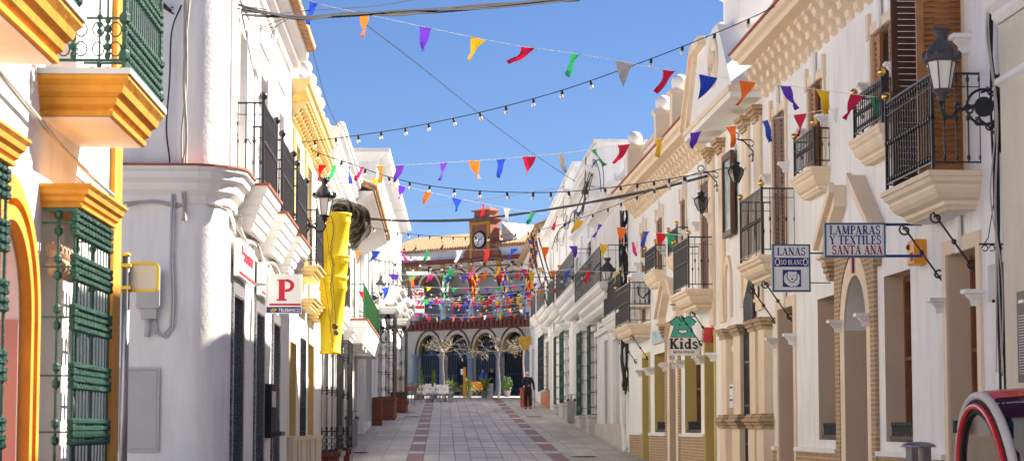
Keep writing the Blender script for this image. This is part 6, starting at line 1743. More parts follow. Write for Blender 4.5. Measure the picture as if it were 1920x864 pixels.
def named(label, knots, za, zb, pens, **kw):
    P = string_pts(knots, za, zb); return bunting(label, P, by_px(P, pens), **kw)
named('nearest and highest bunting string, crossing from the bank roof to the right balconies', [(545, -12), (600, 8), (700, 30), (820, 56), (960, 84), (1100, 104), (1250, 131), (1400, 152), (1500, 164), (1600, 177), (1700, 189)], 31, 25.5,
      [(588, 'blue'), (683, 'orange'), (797, 'purple'), (897, 'gold'), (990, 'crimson'), (1079, 'green'), (1170, 'grey'), (1255, 'crimson'), (1328, 'blue'), (1402, 'orange'), (1472, 'purple'), (1543, 'gold'), (1606, 'crimson'), (1650, 'green')], size=(.25, .34))
named('second bunting string, rising from the white house cornice to the peach small balcony', [(560, 312), (600, 308), (660, 312), (740, 310), (850, 304), (960, 296), (1080, 284), (1200, 266), (1300, 248), (1400, 232), (1500, 214), (1610, 196)], 42, 28.5,
      [(604, 'red'), (625, 'green'), (655, 'blue'), (680, 'pink'), (712, 'orange'), (750, 'purple'), (832, 'purple'), (888, 'orange'), (940, 'blue'), (992, 'crimson'), (1050, 'grey'), (1113, 'green'), (1170, 'crimson'), (1238, 'gold'), (1305, 'purple'), (1371, 'orange'), (1434, 'blue'), (1500, 'crimson'), (1568, 'white')], size=(.27, .33))
named('third bunting string, sagging from the tiled eave towards the peach balcony with brass balls', [(660, 322), (740, 345), (850, 370), (950, 390), (1050, 406), (1150, 424), (1250, 438), (1345, 445)], 56, 42,
      [(704, 'gold'), (754, 'purple'), (803, 'orange'), (857, 'blue'), (905, 'red'), (951, 'grey'), (1000, 'green'), (1045, 'crimson'), (1087, 'gold'), (1126, 'purple'), (1166, 'orange'), (1213, 'blue'), (1240, 'red'), (1256, 'green')], size=(.27, .34))
named('fourth bunting string, level across below the town hall clock', [(655, 470), (760, 470), (900, 468), (1020, 463), (1120, 459), (1210, 452)], 62, 54,
      [(672, 'orange'), (705, 'blue'), (752, 'magenta'), (802, 'green'), (862, 'white'), (912, 'red'), (965, 'blue'), (1022, 'orange'), (1075, 'purple'), (1132, 'gold'), (1186, 'pink')], size=(.28, .36))
named('fifth bunting string, between the green iron balcony and the black capped lantern', [(648, 540), (700, 545), (800, 512), (900, 500), (1000, 505), (1100, 508), (1215, 512)], 64, 55,
      [(679, 'red'), (722, 'blue'), (772, 'orange'), (846, 'green'), (889, 'pink'), (936, 'gold'), (983, 'purple'), (1066, 'blue'), (1104, 'red'), (1160, 'gold'), (1180, 'green'), (1202, 'pink')], size=(.27, .34))
cols = ['blue', 'orange', 'purple', 'gold', 'crimson', 'green', 'white', 'red', 'pink', 'green', 'gold', 'blue', 'magenta', 'orange', 'purple', 'grey']
def far_label(i):
    ords = ['sixth', 'seventh', 'eighth', 'ninth', 'tenth', 'eleventh', 'twelfth', 'thirteenth', 'fourteenth', 'fifteenth', 'sixteenth', 'seventeenth', 'eighteenth', 'nineteenth', 'twentieth']
    return f'{ords[i]} bunting string counted from the camera, part of the dense pennants before the town hall'
far = [72, 84, 91, 97, 102, 107, 111, 115, 119, 123, 127, 131]
for i, z in enumerate(far):
    rnd = random.Random(i * 3 + 1)
    zb = z + rnd.uniform(-4, 3); xa, xb = XL(z) + .05, XR(zb) - .1
    up = (i % 4 == 1) * .9; ha = ground_h(z) + up + rnd.uniform(4.7, 5.4); hb_ = ground_h(zb) + up + rnd.uniform(4.8, 5.6); sag = rnd.uniform(.12, .35)
    P = [Vector((xa + (xb - xa) * t, z + (zb - z) * t, ha + (hb_ - ha) * t - sag * 4 * t * (1 - t))) for t in (0, .2, .4, .6, .8, 1)]
    k0 = rnd.randrange(16); n = rnd.randint(10, 13)
    bunting(far_label(i), P, [((j + .6 + rnd.uniform(-.2, .2)) / n, cols[(k0 + j * 3) % 16]) for j in range(n)], size=(.25, .26), cord=.010)

def bulb_parts(e, c, o, ts, s=1.):
    if not bulb_parts.me:
        a = MB(); a.block(0, 0, [(.016, 0), (.022, -.02), (.022, -.07), (.018, -.075)], 10); h = a.build('bulb_holder', 'cable', None); bulb_parts.me.append(h.data); bpy.data.objects.remove(h)
        g = MB(); g.ball((0, 0, -.105), .03, 12, 8, 1.2); h = g.build('bulb_glass', 'lamp_glass', None); bulb_parts.me.append(h.data); bpy.data.objects.remove(h)
    for t in ts:
        i = min(len(c) - 2, int(t * (len(c) - 1))); q = c[i].lerp(c[i + 1], t * (len(c) - 1) - i)
        b = bpy.data.objects.new('bulb_holder', bulb_parts.me[0]); C.objects.link(b); b.parent = e; b.location = q - o; b.scale = (s, s, s); b.rotation_euler = (random.uniform(-.2, .2), random.uniform(-.25, .25), 0)
        g = bpy.data.objects.new('bulb', bulb_parts.me[1]); C.objects.link(g); g.parent = b
bulb_parts.me = []
def lights(label, P, ts, s=1., r=.008):
    c = curve(P, 90); o = c[0]
    e = empty('festoon_lights', label, 'string lights', loc=tuple(o), group='festoon light strings across the street')
    MB().tube([q - o for q in c], r, 5).build('cable', 'cable', e)
    bulb_parts(e, c, o, ts, s)
def lights_px(label, knots, za, zb, pxs, **kw):
    P = string_pts(knots, za, zb); c = curve(P, 90); xs = [960 + F * q.dot(RT) / q.dot(FW) for q in c]; ts = []
    for px in pxs:
        for i in range(len(xs) - 1):
            if xs[i] <= px <= xs[i + 1]: ts.append((i + (px - xs[i]) / (xs[i + 1] - xs[i])) / (len(xs) - 1)); break
    lights(label, P, ts, **kw)
lights_px('highest festoon of bulbs, climbing to the peach bracketed eave', [(560, 268), (590, 264), (670, 254), (760, 240), (850, 222), (948, 199), (1055, 169), (1165, 131), (1279, 88), (1404, 36), (1500, -12)], 37, 30.5,
          [590, 630, 672, 715, 760, 804, 850, 900, 949, 1001, 1055, 1108, 1163, 1221, 1280, 1340, 1404, 1470], s=1.0)
lights_px('festoon of bulbs sagging level below the highest one towards the cage lantern', [(548, 262), (598, 287), (660, 308), (730, 332), (806, 348), (900, 358), (1000, 361), (1066, 359), (1140, 352), (1226, 340), (1310, 326), (1375, 312)], 39, 36.5,
          [552, 597, 641, 685, 729, 768, 806, 852, 900, 950, 1000, 1033, 1066, 1100, 1134, 1163, 1196, 1226, 1255, 1283], s=1.0)
lights_px('festoon of bulbs from the tiled eave up to the second cage lantern', [(690, 425), (765, 438), (850, 444), (950, 440), (1040, 424), (1120, 398), (1200, 366), (1312, 322)], 62, 40.2,
          [700, 723, 745, 765, 785, 806, 828, 850, 872, 892, 917, 940, 967, 990, 1012, 1058, 1085, 1111, 1140, 1165, 1195, 1226, 1255, 1285], s=1.0)
lights_px('festoon of bulbs crossing the upper arches of the town hall', [(760, 476), (810, 500), (860, 492), (930, 484), (1000, 500), (1050, 520), (1128, 505)], 88, 64, list(range(770, 1125, 19)), s=1.3, r=.012)
for i, z in enumerate((73, 84, 94, 104, 114, 124)):
    rnd = random.Random(i + 40); zb = z + rnd.uniform(-5, 3); xa, xb = XL(z) + .05, XR(zb) - .1
    ha, hb_ = ground_h(z) + rnd.uniform(5.2, 5.9), ground_h(zb) + rnd.uniform(5.2, 6.0); sag = rnd.uniform(.2, .5)
    P = [Vector((xa + (xb - xa) * t, z + (zb - z) * t, ha + (hb_ - ha) * t - sag * 4 * t * (1 - t))) for t in (0, .25, .5, .75, 1)]
    lights(('first', 'second', 'third', 'fourth', 'fifth', 'last')[i] + ' distant festoon of small bulbs among the dense pennants', P, [(j + .5) / 13 for j in range(13)], s=1.3, r=.012)

def cable(label, knots, za, zb, r=.012, n=1, name='overhead_cable', m='cable', spread=.03, group=None):
    P = string_pts(knots, za, zb) if za is not None else knots
    o = P[0]; e = empty(name, label, 'cable', loc=tuple(o), group=group)
    for k in range(n):
        rnd = random.Random(k); mb = MB()
        Q = [p - o + (Vector((rnd.uniform(-1, 1), rnd.uniform(-1, 1), rnd.uniform(-1, 1))) * spread if n > 1 else Vector((0, 0, 0))) for p in P]
        mb.tube(curve(Q, 50), r, 5).build('strand', m, e)
cable('thick black cable bundle crossing the street in front of the clock turret', [(690, 410), (760, 414), (870, 412), (960, 402), (1060, 388), (1160, 370), (1240, 350), (1325, 330)], 58, 41, .022, 3, spread=.025)
cable('black cable bundle entering at the top by the bank roof', [(318, 18), (400, 20), (480, 24), (560, 30), (660, 28), (760, 26), (900, 12), (1090, -3)], 24.2, 34, .013, 6, spread=.05)
cable('single black cable arching near the top between the two roofs', [(300, 8), (380, 6), (460, 34), (560, 22), (700, 12), (790, -2)], 24, 36, .008)
cable('straight diagonal black cable descending to the right across the sky', [(688, 48), (780, 118), (900, 214), (1000, 288), (1085, 345)], 36, 74, .010)
cable('thin grey wire above the middle of the street', [(740, 396), (850, 382), (960, 366), (1060, 350)], 70, 66, .008, m='cable_pale')
for k, (a, b) in enumerate((((990, 445), (1036, 600)), ((1002, 440), (1048, 598)), ((1010, 446), (1056, 590)))):
    cable(('lowest', 'middle', 'upper')[k] + ' of three taut black stays slanting down from the last roof', [a, ((a[0] + b[0]) / 2 - 1, (a[1] + b[1]) / 2 + 2), b], 100, 92, .035, group='taut black stays')
def wall_cable(label, fr, pts, r, n, m='cable', spread=.03, o=.04):
    P = [fr.w(s, o, h) for s, h in pts]; cable(label, P, None, None, r, n, 'wall_cable', m, spread)
wall_cable('vertical bundle of black and pale cables at the right border', Fr(6, 21, 0, 'R'), [(-.05, 3.0 + 1.5), (.1, 4.0), (.03, 3.2), (-.02, 2.3), (.0, 1.4), (-.05, .4), (0, -1)], .014, 4, 'cable', .035, .05)
wall_cable('pale cords running beside the black cable bundle at the right border', Fr(6, 20.9, 0, 'R'), [(.0, 4.5), (.1, 4.0), (.0, 3.1), (.05, 2.3), (-.02, 1.5), (.03, .5)], .008, 3, 'cable_pale', .04, .09)
wall_cable('thick tangle of black cables on the corner between peach and plain white houses', Fr(6, 56.6, 0, 'R'), [(.0, 5.7), (.2, 5.0), (.1, 4.2), (.3, 3.4), (.0, 2.6), (.2, 1.8), (.1, 1.0)], .03, 9, 'cable', .14, .08)
wall_cable('white drain pipes at the foot of the black cable tangle', Fr(6, 57.0, 0, 'R'), [(0, 1.2), (.0, .3), (0, -.6)], .05, 2, 'white_trim', .08, .1)
wall_cable('pale grey cable tangle climbing the shaded rounded corner of the bank', Fr(-2.62, 24.05, 0, 'L'), [(0, 4.9), (.02, 4.0), (-.02, 3.3), (.03, 2.8), (.0, 2.3)], .012, 4, 'cable_pale', .04, .15)
cable('single black cable looping down the rounded bank corner', [(340, 10), (322, 60), (318, 150), (312, 240), (318, 300), (316, 330)], 24.05, 24.05, .010)
cable('bundle of pale cables wrapped under the moulding round the bank corner', [(235, 382), (290, 378), (340, 386), (400, 384), (425, 395)], 24.0, 24.3, .014, 3, 'wall_cable', 'cable_pale', .025)
wall_cable('rope thick pale cable bundle sloping along the bank wall under the balconies', g2, [(.1, 2.46), (1.2, 2.28), (2.5, 2.33), (4, 2.2), (5.5, 2.28), (7, 2.15), (9, 2.2)], .022, 4, 'cable_pale', .045, .08)
wall_cable('twisted pale cable drooping across the near white house wall', g1, [(.0, 3.0), (1.6, 2.35), (2.8, 2.0), (4.6, 1.83), (6.2, 1.72), (7.6, 1.66)], .010, 2, 'cable_pale', .02, .06)
wall_cable('black loops of wire on the tall white house parapet', f4, [(-.2, 8.6), (1.5, 7.6), (3.0, 8.2), (5, 7.4), (8, 7.7), (10.8, 7.2)], .018, 3, 'cable', .2, .2)
wall_cable('pale wires draped down the wall of the far white house', f5, [(.5, 9.2), (2, 8.0), (4, 8.3), (6, 7.5), (9, 7.9)], .016, 3, 'cable_pale', .25, .2)

# ---- flags --------------------------------------------------------------
def flag(label, top, bot, z, c1, c2, w=.55, n=9, sway=.2):
    a = PT(*top, z); b = PT(*bot, z)
    e = empty('flag', label, 'flag', loc=tuple(a), group='flags on slanting poles'); L = (b - a)
    MB().tube([Vector((0, 0, 0)), L], .03, 6).build('flag_pole', 'iron', e)
    for par, cn in ((0, c1), (1, c2)):
        m = MB()
        for j in range(n):
            for i in range(3):
                if (i + j) % 2 != par: continue
                def q(i, j):
                    u, v = i / 3, j / n
                    return (L.x * .18 + (u - .5) * w * (1 - .3 * v) + sway * math.sin(v * 4) * .4, .05 + .12 * math.sin(u * 5 + v * 7), -.1 + L.z * .75 * v * 1.15 - .1 * u)
                m.add([q(i, j), q(i + 1, j), q(i + 1, j + 1), q(i, j + 1)], [(0, 1, 2, 3)])
        m.build('flag_cloth', 'cloth_' + cn, e)
flag('long yellow and purple checked flag at the last white roof', (996, 436), (1008, 505), 99, 'gold', 'purple', .42, 7)
flag('red and gold flag hanging below the checked one', (992, 500), (985, 560), 99, 'red', 'gold', .4, 3)
flag('dark green and white flag on a pole before the first upper arch', (829, 507), (856, 566), 140, 'green', 'white', .5, 3)
flag('yellow and maroon flag on a pole before the second upper arch', (885, 508), (906, 566), 140, 'gold', 'crimson', .5, 4)
flag('blue and yellow checked flag on a pole before the fourth upper arch', (941, 500), (966, 563), 138, 'blue', 'gold', .45, 5)

cable('sagging black loop of cable under the top bundle', [(322, 14), (380, 22), (430, 48), (480, 55), (520, 40), (560, 26)], 24.1, 30, .007)
cable('second sagging black loop of cable by the bank eave', [(400, 16), (440, 30), (470, 42), (510, 52), (548, 30)], 24.3, 31, .006)
cable('short tangle of black cables over the shaded bank corner', [(300, 4), (330, 20), (352, 8), (380, 24), (402, 6), (430, 14), (500, 20)], 23.9, 26, .010, 4, spread=.06)
cable('thin black wire from the bank eave to the balustrade balls', [(372, 4), (470, 30), (540, 40), (575, 60), (590, 110), (612, 190), (640, 250)], 25, 44, .006)
cable('thin wire high over the right houses', [(1085, 345), (1130, 352), (1180, 350), (1240, 344)], 74, 50, .012)
cable('dark looping cable before the tall grey sided house', [(1040, 470), (1052, 430), (1085, 395), (1110, 330), (1116, 300), (1128, 330), (1125, 390)], 72, 68, .014, 2, spread=.12)
# ================================================================ PLAZA LIFE
def limb(mb, pts, rs, n=10, cap=True):
    """tapered limb through points with radii"""
    c = curve([Vector(p) for p in pts], 5 * (len(pts) - 1)) if len(pts) > 2 else [Vector(p) for p in pts]
    m = len(c)
    rr = []
    for i in range(m):
        t = i / (m - 1) * (len(rs) - 1); k = min(len(rs) - 2, int(t)); rr.append(rs[k] + (rs[k + 1] - rs[k]) * (t - k))
    vs = []; prev = None
    for i, p in enumerate(c):
        t = (c[min(i + 1, m - 1)] - c[max(i - 1, 0)]).normalized()
        u = (prev - t * prev.dot(t)).normalized() if prev is not None else t.orthogonal().normalized()
        prev = u; w = t.cross(u)
        for k in range(n):
            a = 2 * math.pi * k / n; vs.append(p + (u * math.cos(a) + w * math.sin(a)) * rr[i])
    fs = [(i * n + k, i * n + (k + 1) % n, (i + 1) * n + (k + 1) % n, (i + 1) * n + k) for i in range(m - 1) for k in range(n)]
    fs += [tuple(range(n))[::-1], tuple(range((m - 1) * n, m * n))]
    mb.add(vs, fs, True)

def skin_obj(name, m, parent, verts, edges, radii, root=0, sub=2):
    me = bpy.data.meshes.new(name); me.from_pydata(verts, edges, [])
    o = bpy.data.objects.new(name, me); C.objects.link(o)
    me.materials.append(MATS[m])
    sm = o.modifiers.new('skin', 'SKIN')
    if not me.skin_vertices:
        pass
    lay = me.skin_vertices[0].data if me.skin_vertices else None
    return o, lay

def body_skin(name, m, parent, chains, sub=2):
    """chains: list of [(x,y,z,rx,ry)...]; a chain may begin with an index string 'j:<chain>:<i>' to branch"""
    bm_v = []; ed = []; rad = []; idx = {}
    for ci, ch in enumerate(chains):
        prev = None
        for k, p in enumerate(ch):
            if isinstance(p, str):
                a, b = p.split(':')[1:]; prev = idx[(int(a), int(b))]; idx[(ci, k)] = prev; continue
            bm_v.append(p[:3]); rad.append((p[3], p[4] if len(p) > 4 else p[3])); i = len(bm_v) - 1; idx[(ci, k)] = i
            if prev is not None: ed.append((prev, i))
            prev = i
    me = bpy.data.meshes.new(name); me.from_pydata(bm_v, ed, [])
    import bmesh
    bm = bmesh.new(); bm.from_mesh(me); lay = bm.verts.layers.skin.verify(); bm.verts.ensure_lookup_table()
    for v, r in zip(bm.verts, rad): v[lay].radius = r
    bm.verts[0][lay].use_root = True
    bm.to_mesh(me); bm.free()
    o = bpy.data.objects.new(name, me); C.objects.link(o)
    s_ = o.modifiers.new('skin', 'SKIN'); s_.use_smooth_shade = True
    ss = o.modifiers.new('sub', 'SUBSURF'); ss.levels = sub; ss.render_levels = sub
    bpy.context.view_layer.update()
    dg = bpy.context.evaluated_depsgraph_get(); me2 = bpy.data.meshes.new_from_object(o.evaluated_get(dg))
    bpy.data.objects.remove(o)
    me2.materials.clear(); me2.materials.append(MATS[m])
    for p in me2.polygons: p.use_smooth = True
    o2 = bpy.data.objects.new(name, me2); C.objects.link(o2)
    if parent is not None: o2.parent = parent
    return o2

def hand(w, d, side, s=.085):
    """finger chains from wrist w pointing along d (list of chains of points)"""
    w = Vector(w); d = Vector(d).normalized(); x = Vector((1, 0, 0)) if abs(d.x) < .9 else Vector((0, 1, 0)); n = d.cross(x).normalized(); x = n.cross(d).normalized()
    ch = []
    for k, L in zip((-1.5, -.5, .5, 1.5), (.06, .075, .08, .068)):
        a = w + d * .085 + x * k * .02; b = a + d * L * .55 + n * .012 * side; c = b + d * L * .35 + n * .03 * side
        ch.append([tuple(w + d * .05 + x * k * .016) + (.012,), tuple(a) + (.010,), tuple(b) + (.009,), tuple(c) + (.007,)])
    a = w + d * .02 - x * .03; ch.append([tuple(w + d * .02) + (.013,), tuple(a - x * .015 + d * .03) + (.011,), tuple(a - x * .02 + d * .06 + n * .015 * side) + (.009,)])
    return ch

def person(label, x, y, rz, pose, top, legs_m, hair, extra=None, H=1.7, facing=1):
    """rz: 0 faces +Y (away from the camera)"""
    root = body_holder = None
    k = H / 1.72
    J = pose
    torso_skin = []
    hd = J['head']; nk = J['neck']
    body = [[(*J['pelvis'], .10, .08), (*J['waist'], .115, .09), (*J['chest'], .145, .10), (*nk, .055, .055), (*[nk[i] + (hd[i] - nk[i]) * .4 for i in range(3)], .05), (hd[0], hd[1], hd[2] - .05, .075, .085), (hd[0], hd[1], hd[2] + .03, .082, .095), (hd[0], hd[1], hd[2] + .10, .05, .06)]]
    ci = 1
    for s_ in ('L', 'R'):
        sh, el, wr, hn = J['sh' + s_], J['el' + s_], J['wr' + s_], J['hd' + s_]
        body.append(['j:0:2', (*sh, .055), (*el, .04), (*wr, .028), (*[wr[i] + hn[i] * .05 for i in range(3)], .036, .02), (*[wr[i] + hn[i] * .085 for i in range(3)], .034, .018)])
        hp, kn, an, toe = J['hp' + s_], J['kn' + s_], J['an' + s_], J['toe' + s_]
        body.append(['j:0:0', (*hp, .085), (*kn, .058), (*an, .04), (*toe, .03)])
        for f_ in hand(wr, hn, 1 if s_ == 'L' else -1): body.append(['j:%d:4' % (len(body) - 2 if False else (1 if s_ == 'L' else None) or 0)] + f_[1:] if False else f_)
    b = body_skin('person', 'skin', None, body)
    b['label'] = label; b['category'] = 'person'
    b.location = (x, y, ground_h(y)); b.rotation_euler = (0, 0, rz); b.scale = (k, k, k)
    # face: nose, ears, brows
    f = MB(); fy = J.get('fd', (0, 1, 0)); fv = Vector(fy)
    h_ = Vector(hd); sd = fv.cross(Vector((0, 0, 1)))
    f.ball(tuple(h_ + fv * .10 + Vector((0, 0, -.0))), .017, 8, 6); f.ball(tuple(h_ + sd * .085), .024, 8, 6, 1.4); f.ball(tuple(h_ - sd * .085), .024, 8, 6, 1.4)
    f.build('ears_and_nose', 'skin', b)
    f = MB(); f.ball(tuple(h_ + fv * .092 + sd * .03 + Vector((0, 0, .025))), .011, 8, 6); f.ball(tuple(h_ + fv * .092 - sd * .03 + Vector((0, 0, .025))), .011, 8, 6); f.tube([h_ + fv * .094 + sd * .022 - Vector((0, 0, .05)), h_ + fv * .10 - Vector((0, 0, .052)), h_ + fv * .094 - sd * .022 - Vector((0, 0, .05))], .004, 5); f.build('eyes_and_mouth', 'hair_dark', b)
    hr = MB(); N = 16; vs = []
    for j in range(9):
        ph = math.pi * .62 * j / 8
        for i in range(N):
            a = 2 * math.pi * i / N; dd = Vector((math.sin(ph) * math.cos(a), math.sin(ph) * math.sin(a), math.cos(ph)))
            front = max(0, dd.dot(fv)); r = .103 - .03 * front * (j / 8) * 2
            vs.append(h_ - fv * .01 + Vector((dd.x * r * .93, dd.y * r * 1.02, .035 + dd.z * .108)))
    hr.add(vs, [(j * N + i, j * N + (i + 1) % N, (j + 1) * N + (i + 1) % N, (j + 1) * N + i) for j in range(8) for i in range(N)], True); hr.build('hair', hair, b)
    # clothes
    P_, Wd, Cc = J['pelvis'], J['waist'], J['chest']
    jk = [[(*[Cc[i] for i in range(3)], .19, .125), (*Wd, .165, .125), (P_[0], P_[1], P_[2] - .06, .175, .14)], ['j:0:0', (*[Cc[i] + (nk[i] - Cc[i]) * .75 for i in range(3)], .085, .08)]]
    for s_ in ('L', 'R'):
        sh, el, wr = J['sh' + s_], J['el' + s_], J['wr' + s_]
        jk.append(['j:0:0', (*sh, .082), (*el, .060), (*wr, .045)])
    body_skin('jacket', top, b, jk)
    tr = [[(P_[0], P_[1] + .01, P_[2] + .10, .155, .125), (P_[0], P_[1], P_[2] - .04, .165, .135)]]
    for s_ in ('L', 'R'):
        hp, kn, an = J['hp' + s_], J['kn' + s_], J['an' + s_]
        tr.append(['j:0:1', (hp[0], hp[1], hp[2] - .05, .118), (*kn, .09), (an[0], an[1], an[2] + .0, .072)])
    body_skin('trousers', legs_m, b, tr)
    for s_ in ('L', 'R'):
        an, toe = J['an' + s_], J['toe' + s_]
        body_skin('shoe', 'shoe', b, [[(an[0], an[1] - .05 * facing, .045, .045), (an[0], an[1] + .05, .05, .05), (toe[0], toe[1], .038, .042), (toe[0], toe[1] + .05, .03, .03)]], 1)
    return b
walk = dict(pelvis=(0, 0, .92), waist=(0, .05, 1.10), chest=(0, .14, 1.33), neck=(.0, .21, 1.47), head=(.0, .30, 1.58),
            shL=(-.17, .15, 1.38), elL=(-.24, -.02, 1.14), wrL=(.0, -.10, 1.06), hdL=(.9, -.1, .2),
            shR=(.18, .17, 1.37), elR=(.27, .16, 1.10), wrR=(.29, .30, .90), hdR=(0, .35, -.9),
            hpL=(-.09, 0, .86), knL=(-.10, .14, .48), anL=(-.10, .03, .09), toeL=(-.11, .15, .04),
            hpR=(.09, 0, .86), knR=(.10, .02, .48), anR=(.11, -.18, .11), toeR=(.12, -.06, .04))
p = PT(990, 768, 97.5)
w1_ = person('grey haired person in a dark jumper walking away with a stick', p.x, 97.5, 0, walk, 'navy_cloth', 'brown_cloth', 'hair_grey', H=1.72)
c = MB(); c.tube([(.30, .36, .02), (.31, .37, .86), (.31, .34, .92), (.31, .27, .93), (.31, .24, .90)], .016, 7); st_ = c.build('walking_stick', 'wood_light', None)
tag(st_, 'wooden walking stick held by the elderly person', 'walking stick'); st_.location = (p.x + .02, 97.45, ground_h(97.5)); st_.scale = (1, 1, 1)
stand = dict(pelvis=(0, 0, .95), waist=(0, .0, 1.13), chest=(0, .0, 1.37), neck=(.0, .01, 1.50), head=(.0, .02, 1.64),
             shL=(-.18, 0, 1.42), elL=(-.24, .0, 1.16), wrL=(-.10, .16, 1.08), hdL=(.8, .3, .1),
             shR=(.18, 0, 1.42), elR=(.24, .0, 1.16), wrR=(.10, .16, 1.06), hdR=(-.8, .3, .1),
             hpL=(-.09, 0, .88), knL=(-.11, .01, .50), anL=(-.12, 0, .09), toeL=(-.14, .13, .04),
             hpR=(.09, 0, .88), knR=(.11, .01, .50), anR=(.12, 0, .09), toeR=(.14, .13, .04))
p = PT(905, 735, 141)
o_p = person('officer in a bright blue and black top standing with folded arms under the arches', p.x, 141, math.pi, stand, 'blue_cloth', 'black_cloth', 'hair_dark')
m = MB(); m.block(0, 0, [(.19, 1.0), (.195, 1.1), (.18, 1.17)], 14); v_ = m.build('dark_vest_band', 'black_cloth', o_p); v_.scale = (1, .8, 1)
p = PT(922, 735, 142)
person('person in black standing beside the officer in blue', p.x, 142, math.pi - .5, stand, 'black_cloth', 'black_cloth', 'hair_dark', H=1.74)

# ---- terrace furniture --------------------------------------------------
def chair_proto():
    e = empty('terrace_chair', 'x', 'chair', group='white chairs of the cafe terrace')
    MB().slab(-.23, .23, .44, [(.02, .43), (0, .44), (0, .455), (.02, .465)]).build('seat', 'plastic_white', e)
    b = MB(); N = 9; vs = []
    for j in range(6):
        h = .50 + .40 * j / 5
        for i in range(N):
            a = math.pi * i / (N - 1); w = .26 - .02 * (j > 3); vs.append((-w * math.cos(a), .30 - (.30 * (1 - math.sin(a)) * (1 - .5 * (j / 5))) * -1 - .0 + .02 * j / 5 - .30 + .20 * math.sin(a), h if not (j == 5 and i in (0, N - 1)) else h - .2))
    fs = [(j * N + i, j * N + i + 1, (j + 1) * N + i + 1, (j + 1) * N + i) for j in range(5) for i in range(N - 1) if not ((i in (0, 1, N - 2, N - 3)) and j > 2) and not (j in (1, 2) and i % 2 == 0 and 1 < i < 6)]
    b.add(vs, fs, True); b.build('backrest', 'plastic_white', e)
    for x in (-.2, .2):
        for y in (.03, .40): MB().tube([(x, y, .43), (x * 1.12, y + (-.03 if y < .2 else .04), 0)], .013, 6).build('leg', 'steel', e)
    return e
def table_proto():
    e = empty('terrace_table', 'x', 'table', group='white tables of the cafe terrace')
    MB().block(0, 0, [(.34, .71), (.36, .72), (.36, .735), (.34, .745)], 4).build('tabletop', 'plastic_white', e)
    MB().block(0, 0, [(.03, .04), (.03, .71)], 8).build('column', 'steel', e); MB().block(0, 0, [(.24, 0), (.22, .03), (.05, .05)], 12).build('base', 'steel', e)
    return e
cp = chair_proto(); tp = table_proto()
chs = [(794, 757, .4, 109.5, 'nearest left white terrace chair, turned towards the street'), (806, 757, 2.6, 108.2, 'white terrace chair with its back to the camera at the left table'), (818, 756, -.5, 109.6, 'white terrace chair between the two terrace tables'),
       (829, 755, 3.4, 110.6, 'white terrace chair behind the right terrace table'), (840, 755, 2.4, 109.4, 'white terrace chair nearest the middle of the paving'), (847, 752, 1.2, 112.5, 'farthest right white terrace chair'), (803, 752, .0, 113, 'white terrace chair farthest back at the left table'), (822, 750, 1.8, 114, 'white terrace chair farthest back at the right table')]
for i, (px, py, rz, z, lab) in enumerate(chs):
    o = cp if i == 0 else copy_tree(cp); q = PT(px, py, z); o.location = (q.x, z, ground_h(z)); o.rotation_euler = (0, 0, rz); o['label'] = lab
for i, (px, z, lab) in enumerate(((808, 110.8, 'left white terrace table'), (834, 111.8, 'right white terrace table, under the leafless tree'))):
    o = tp if i == 0 else copy_tree(tp); q = PT(px, 750, z); o.location = (q.x, z, ground_h(z)); o['label'] = lab + (' beside the tall potted shrubs' if i == 0 else '')
# tall steel counter tables by the bays
for i, (px, z) in enumerate(((768, 103), (781, 106))):
    q = PT(px, 750, z); e = empty('bar_table', ('nearer', 'farther')[i] + ' tall steel bar table standing by the brick planter and terrace chairs', 'table', loc=(q.x, z, ground_h(z)), group='steel bar tables')
    MB().box(-.28, .28, -.28, .28, 1.02, 1.06).build('tabletop', 'steel', e)
    for x in (-.24, .24):
        for y in (-.24, .24): MB().rod(x, y, 0, 1.02, .018).build('leg', 'steel', e)
q = PT(771, 745, 104.5); e = empty('stool', 'red seated stool between the tall steel bar tables', 'stool', loc=(q.x, 104.5, ground_h(104.5)))
MB().box(-.18, .18, -.18, .18, .70, .9).build('seat', 'red_paint', e)
for x in (-.15, .15):
    for y in (-.15, .15): MB().rod(x, y, 0, .7, .015).build('leg', 'iron', e)
q = PT(745, 740, 100); e = empty('menu_screen', 'tall white canvas windbreak standing beside the caged bay', 'windbreak', loc=(q.x + .12, 100, ground_h(100)))
MB().box(-.32, .32, -.02, .02, .1, 1.75).build('canvas', 'cream', e); MB().box(-.34, -.32, -.03, .03, 0, 1.8).box(.32, .34, -.03, .03, 0, 1.8).build('frame', 'steel', e)

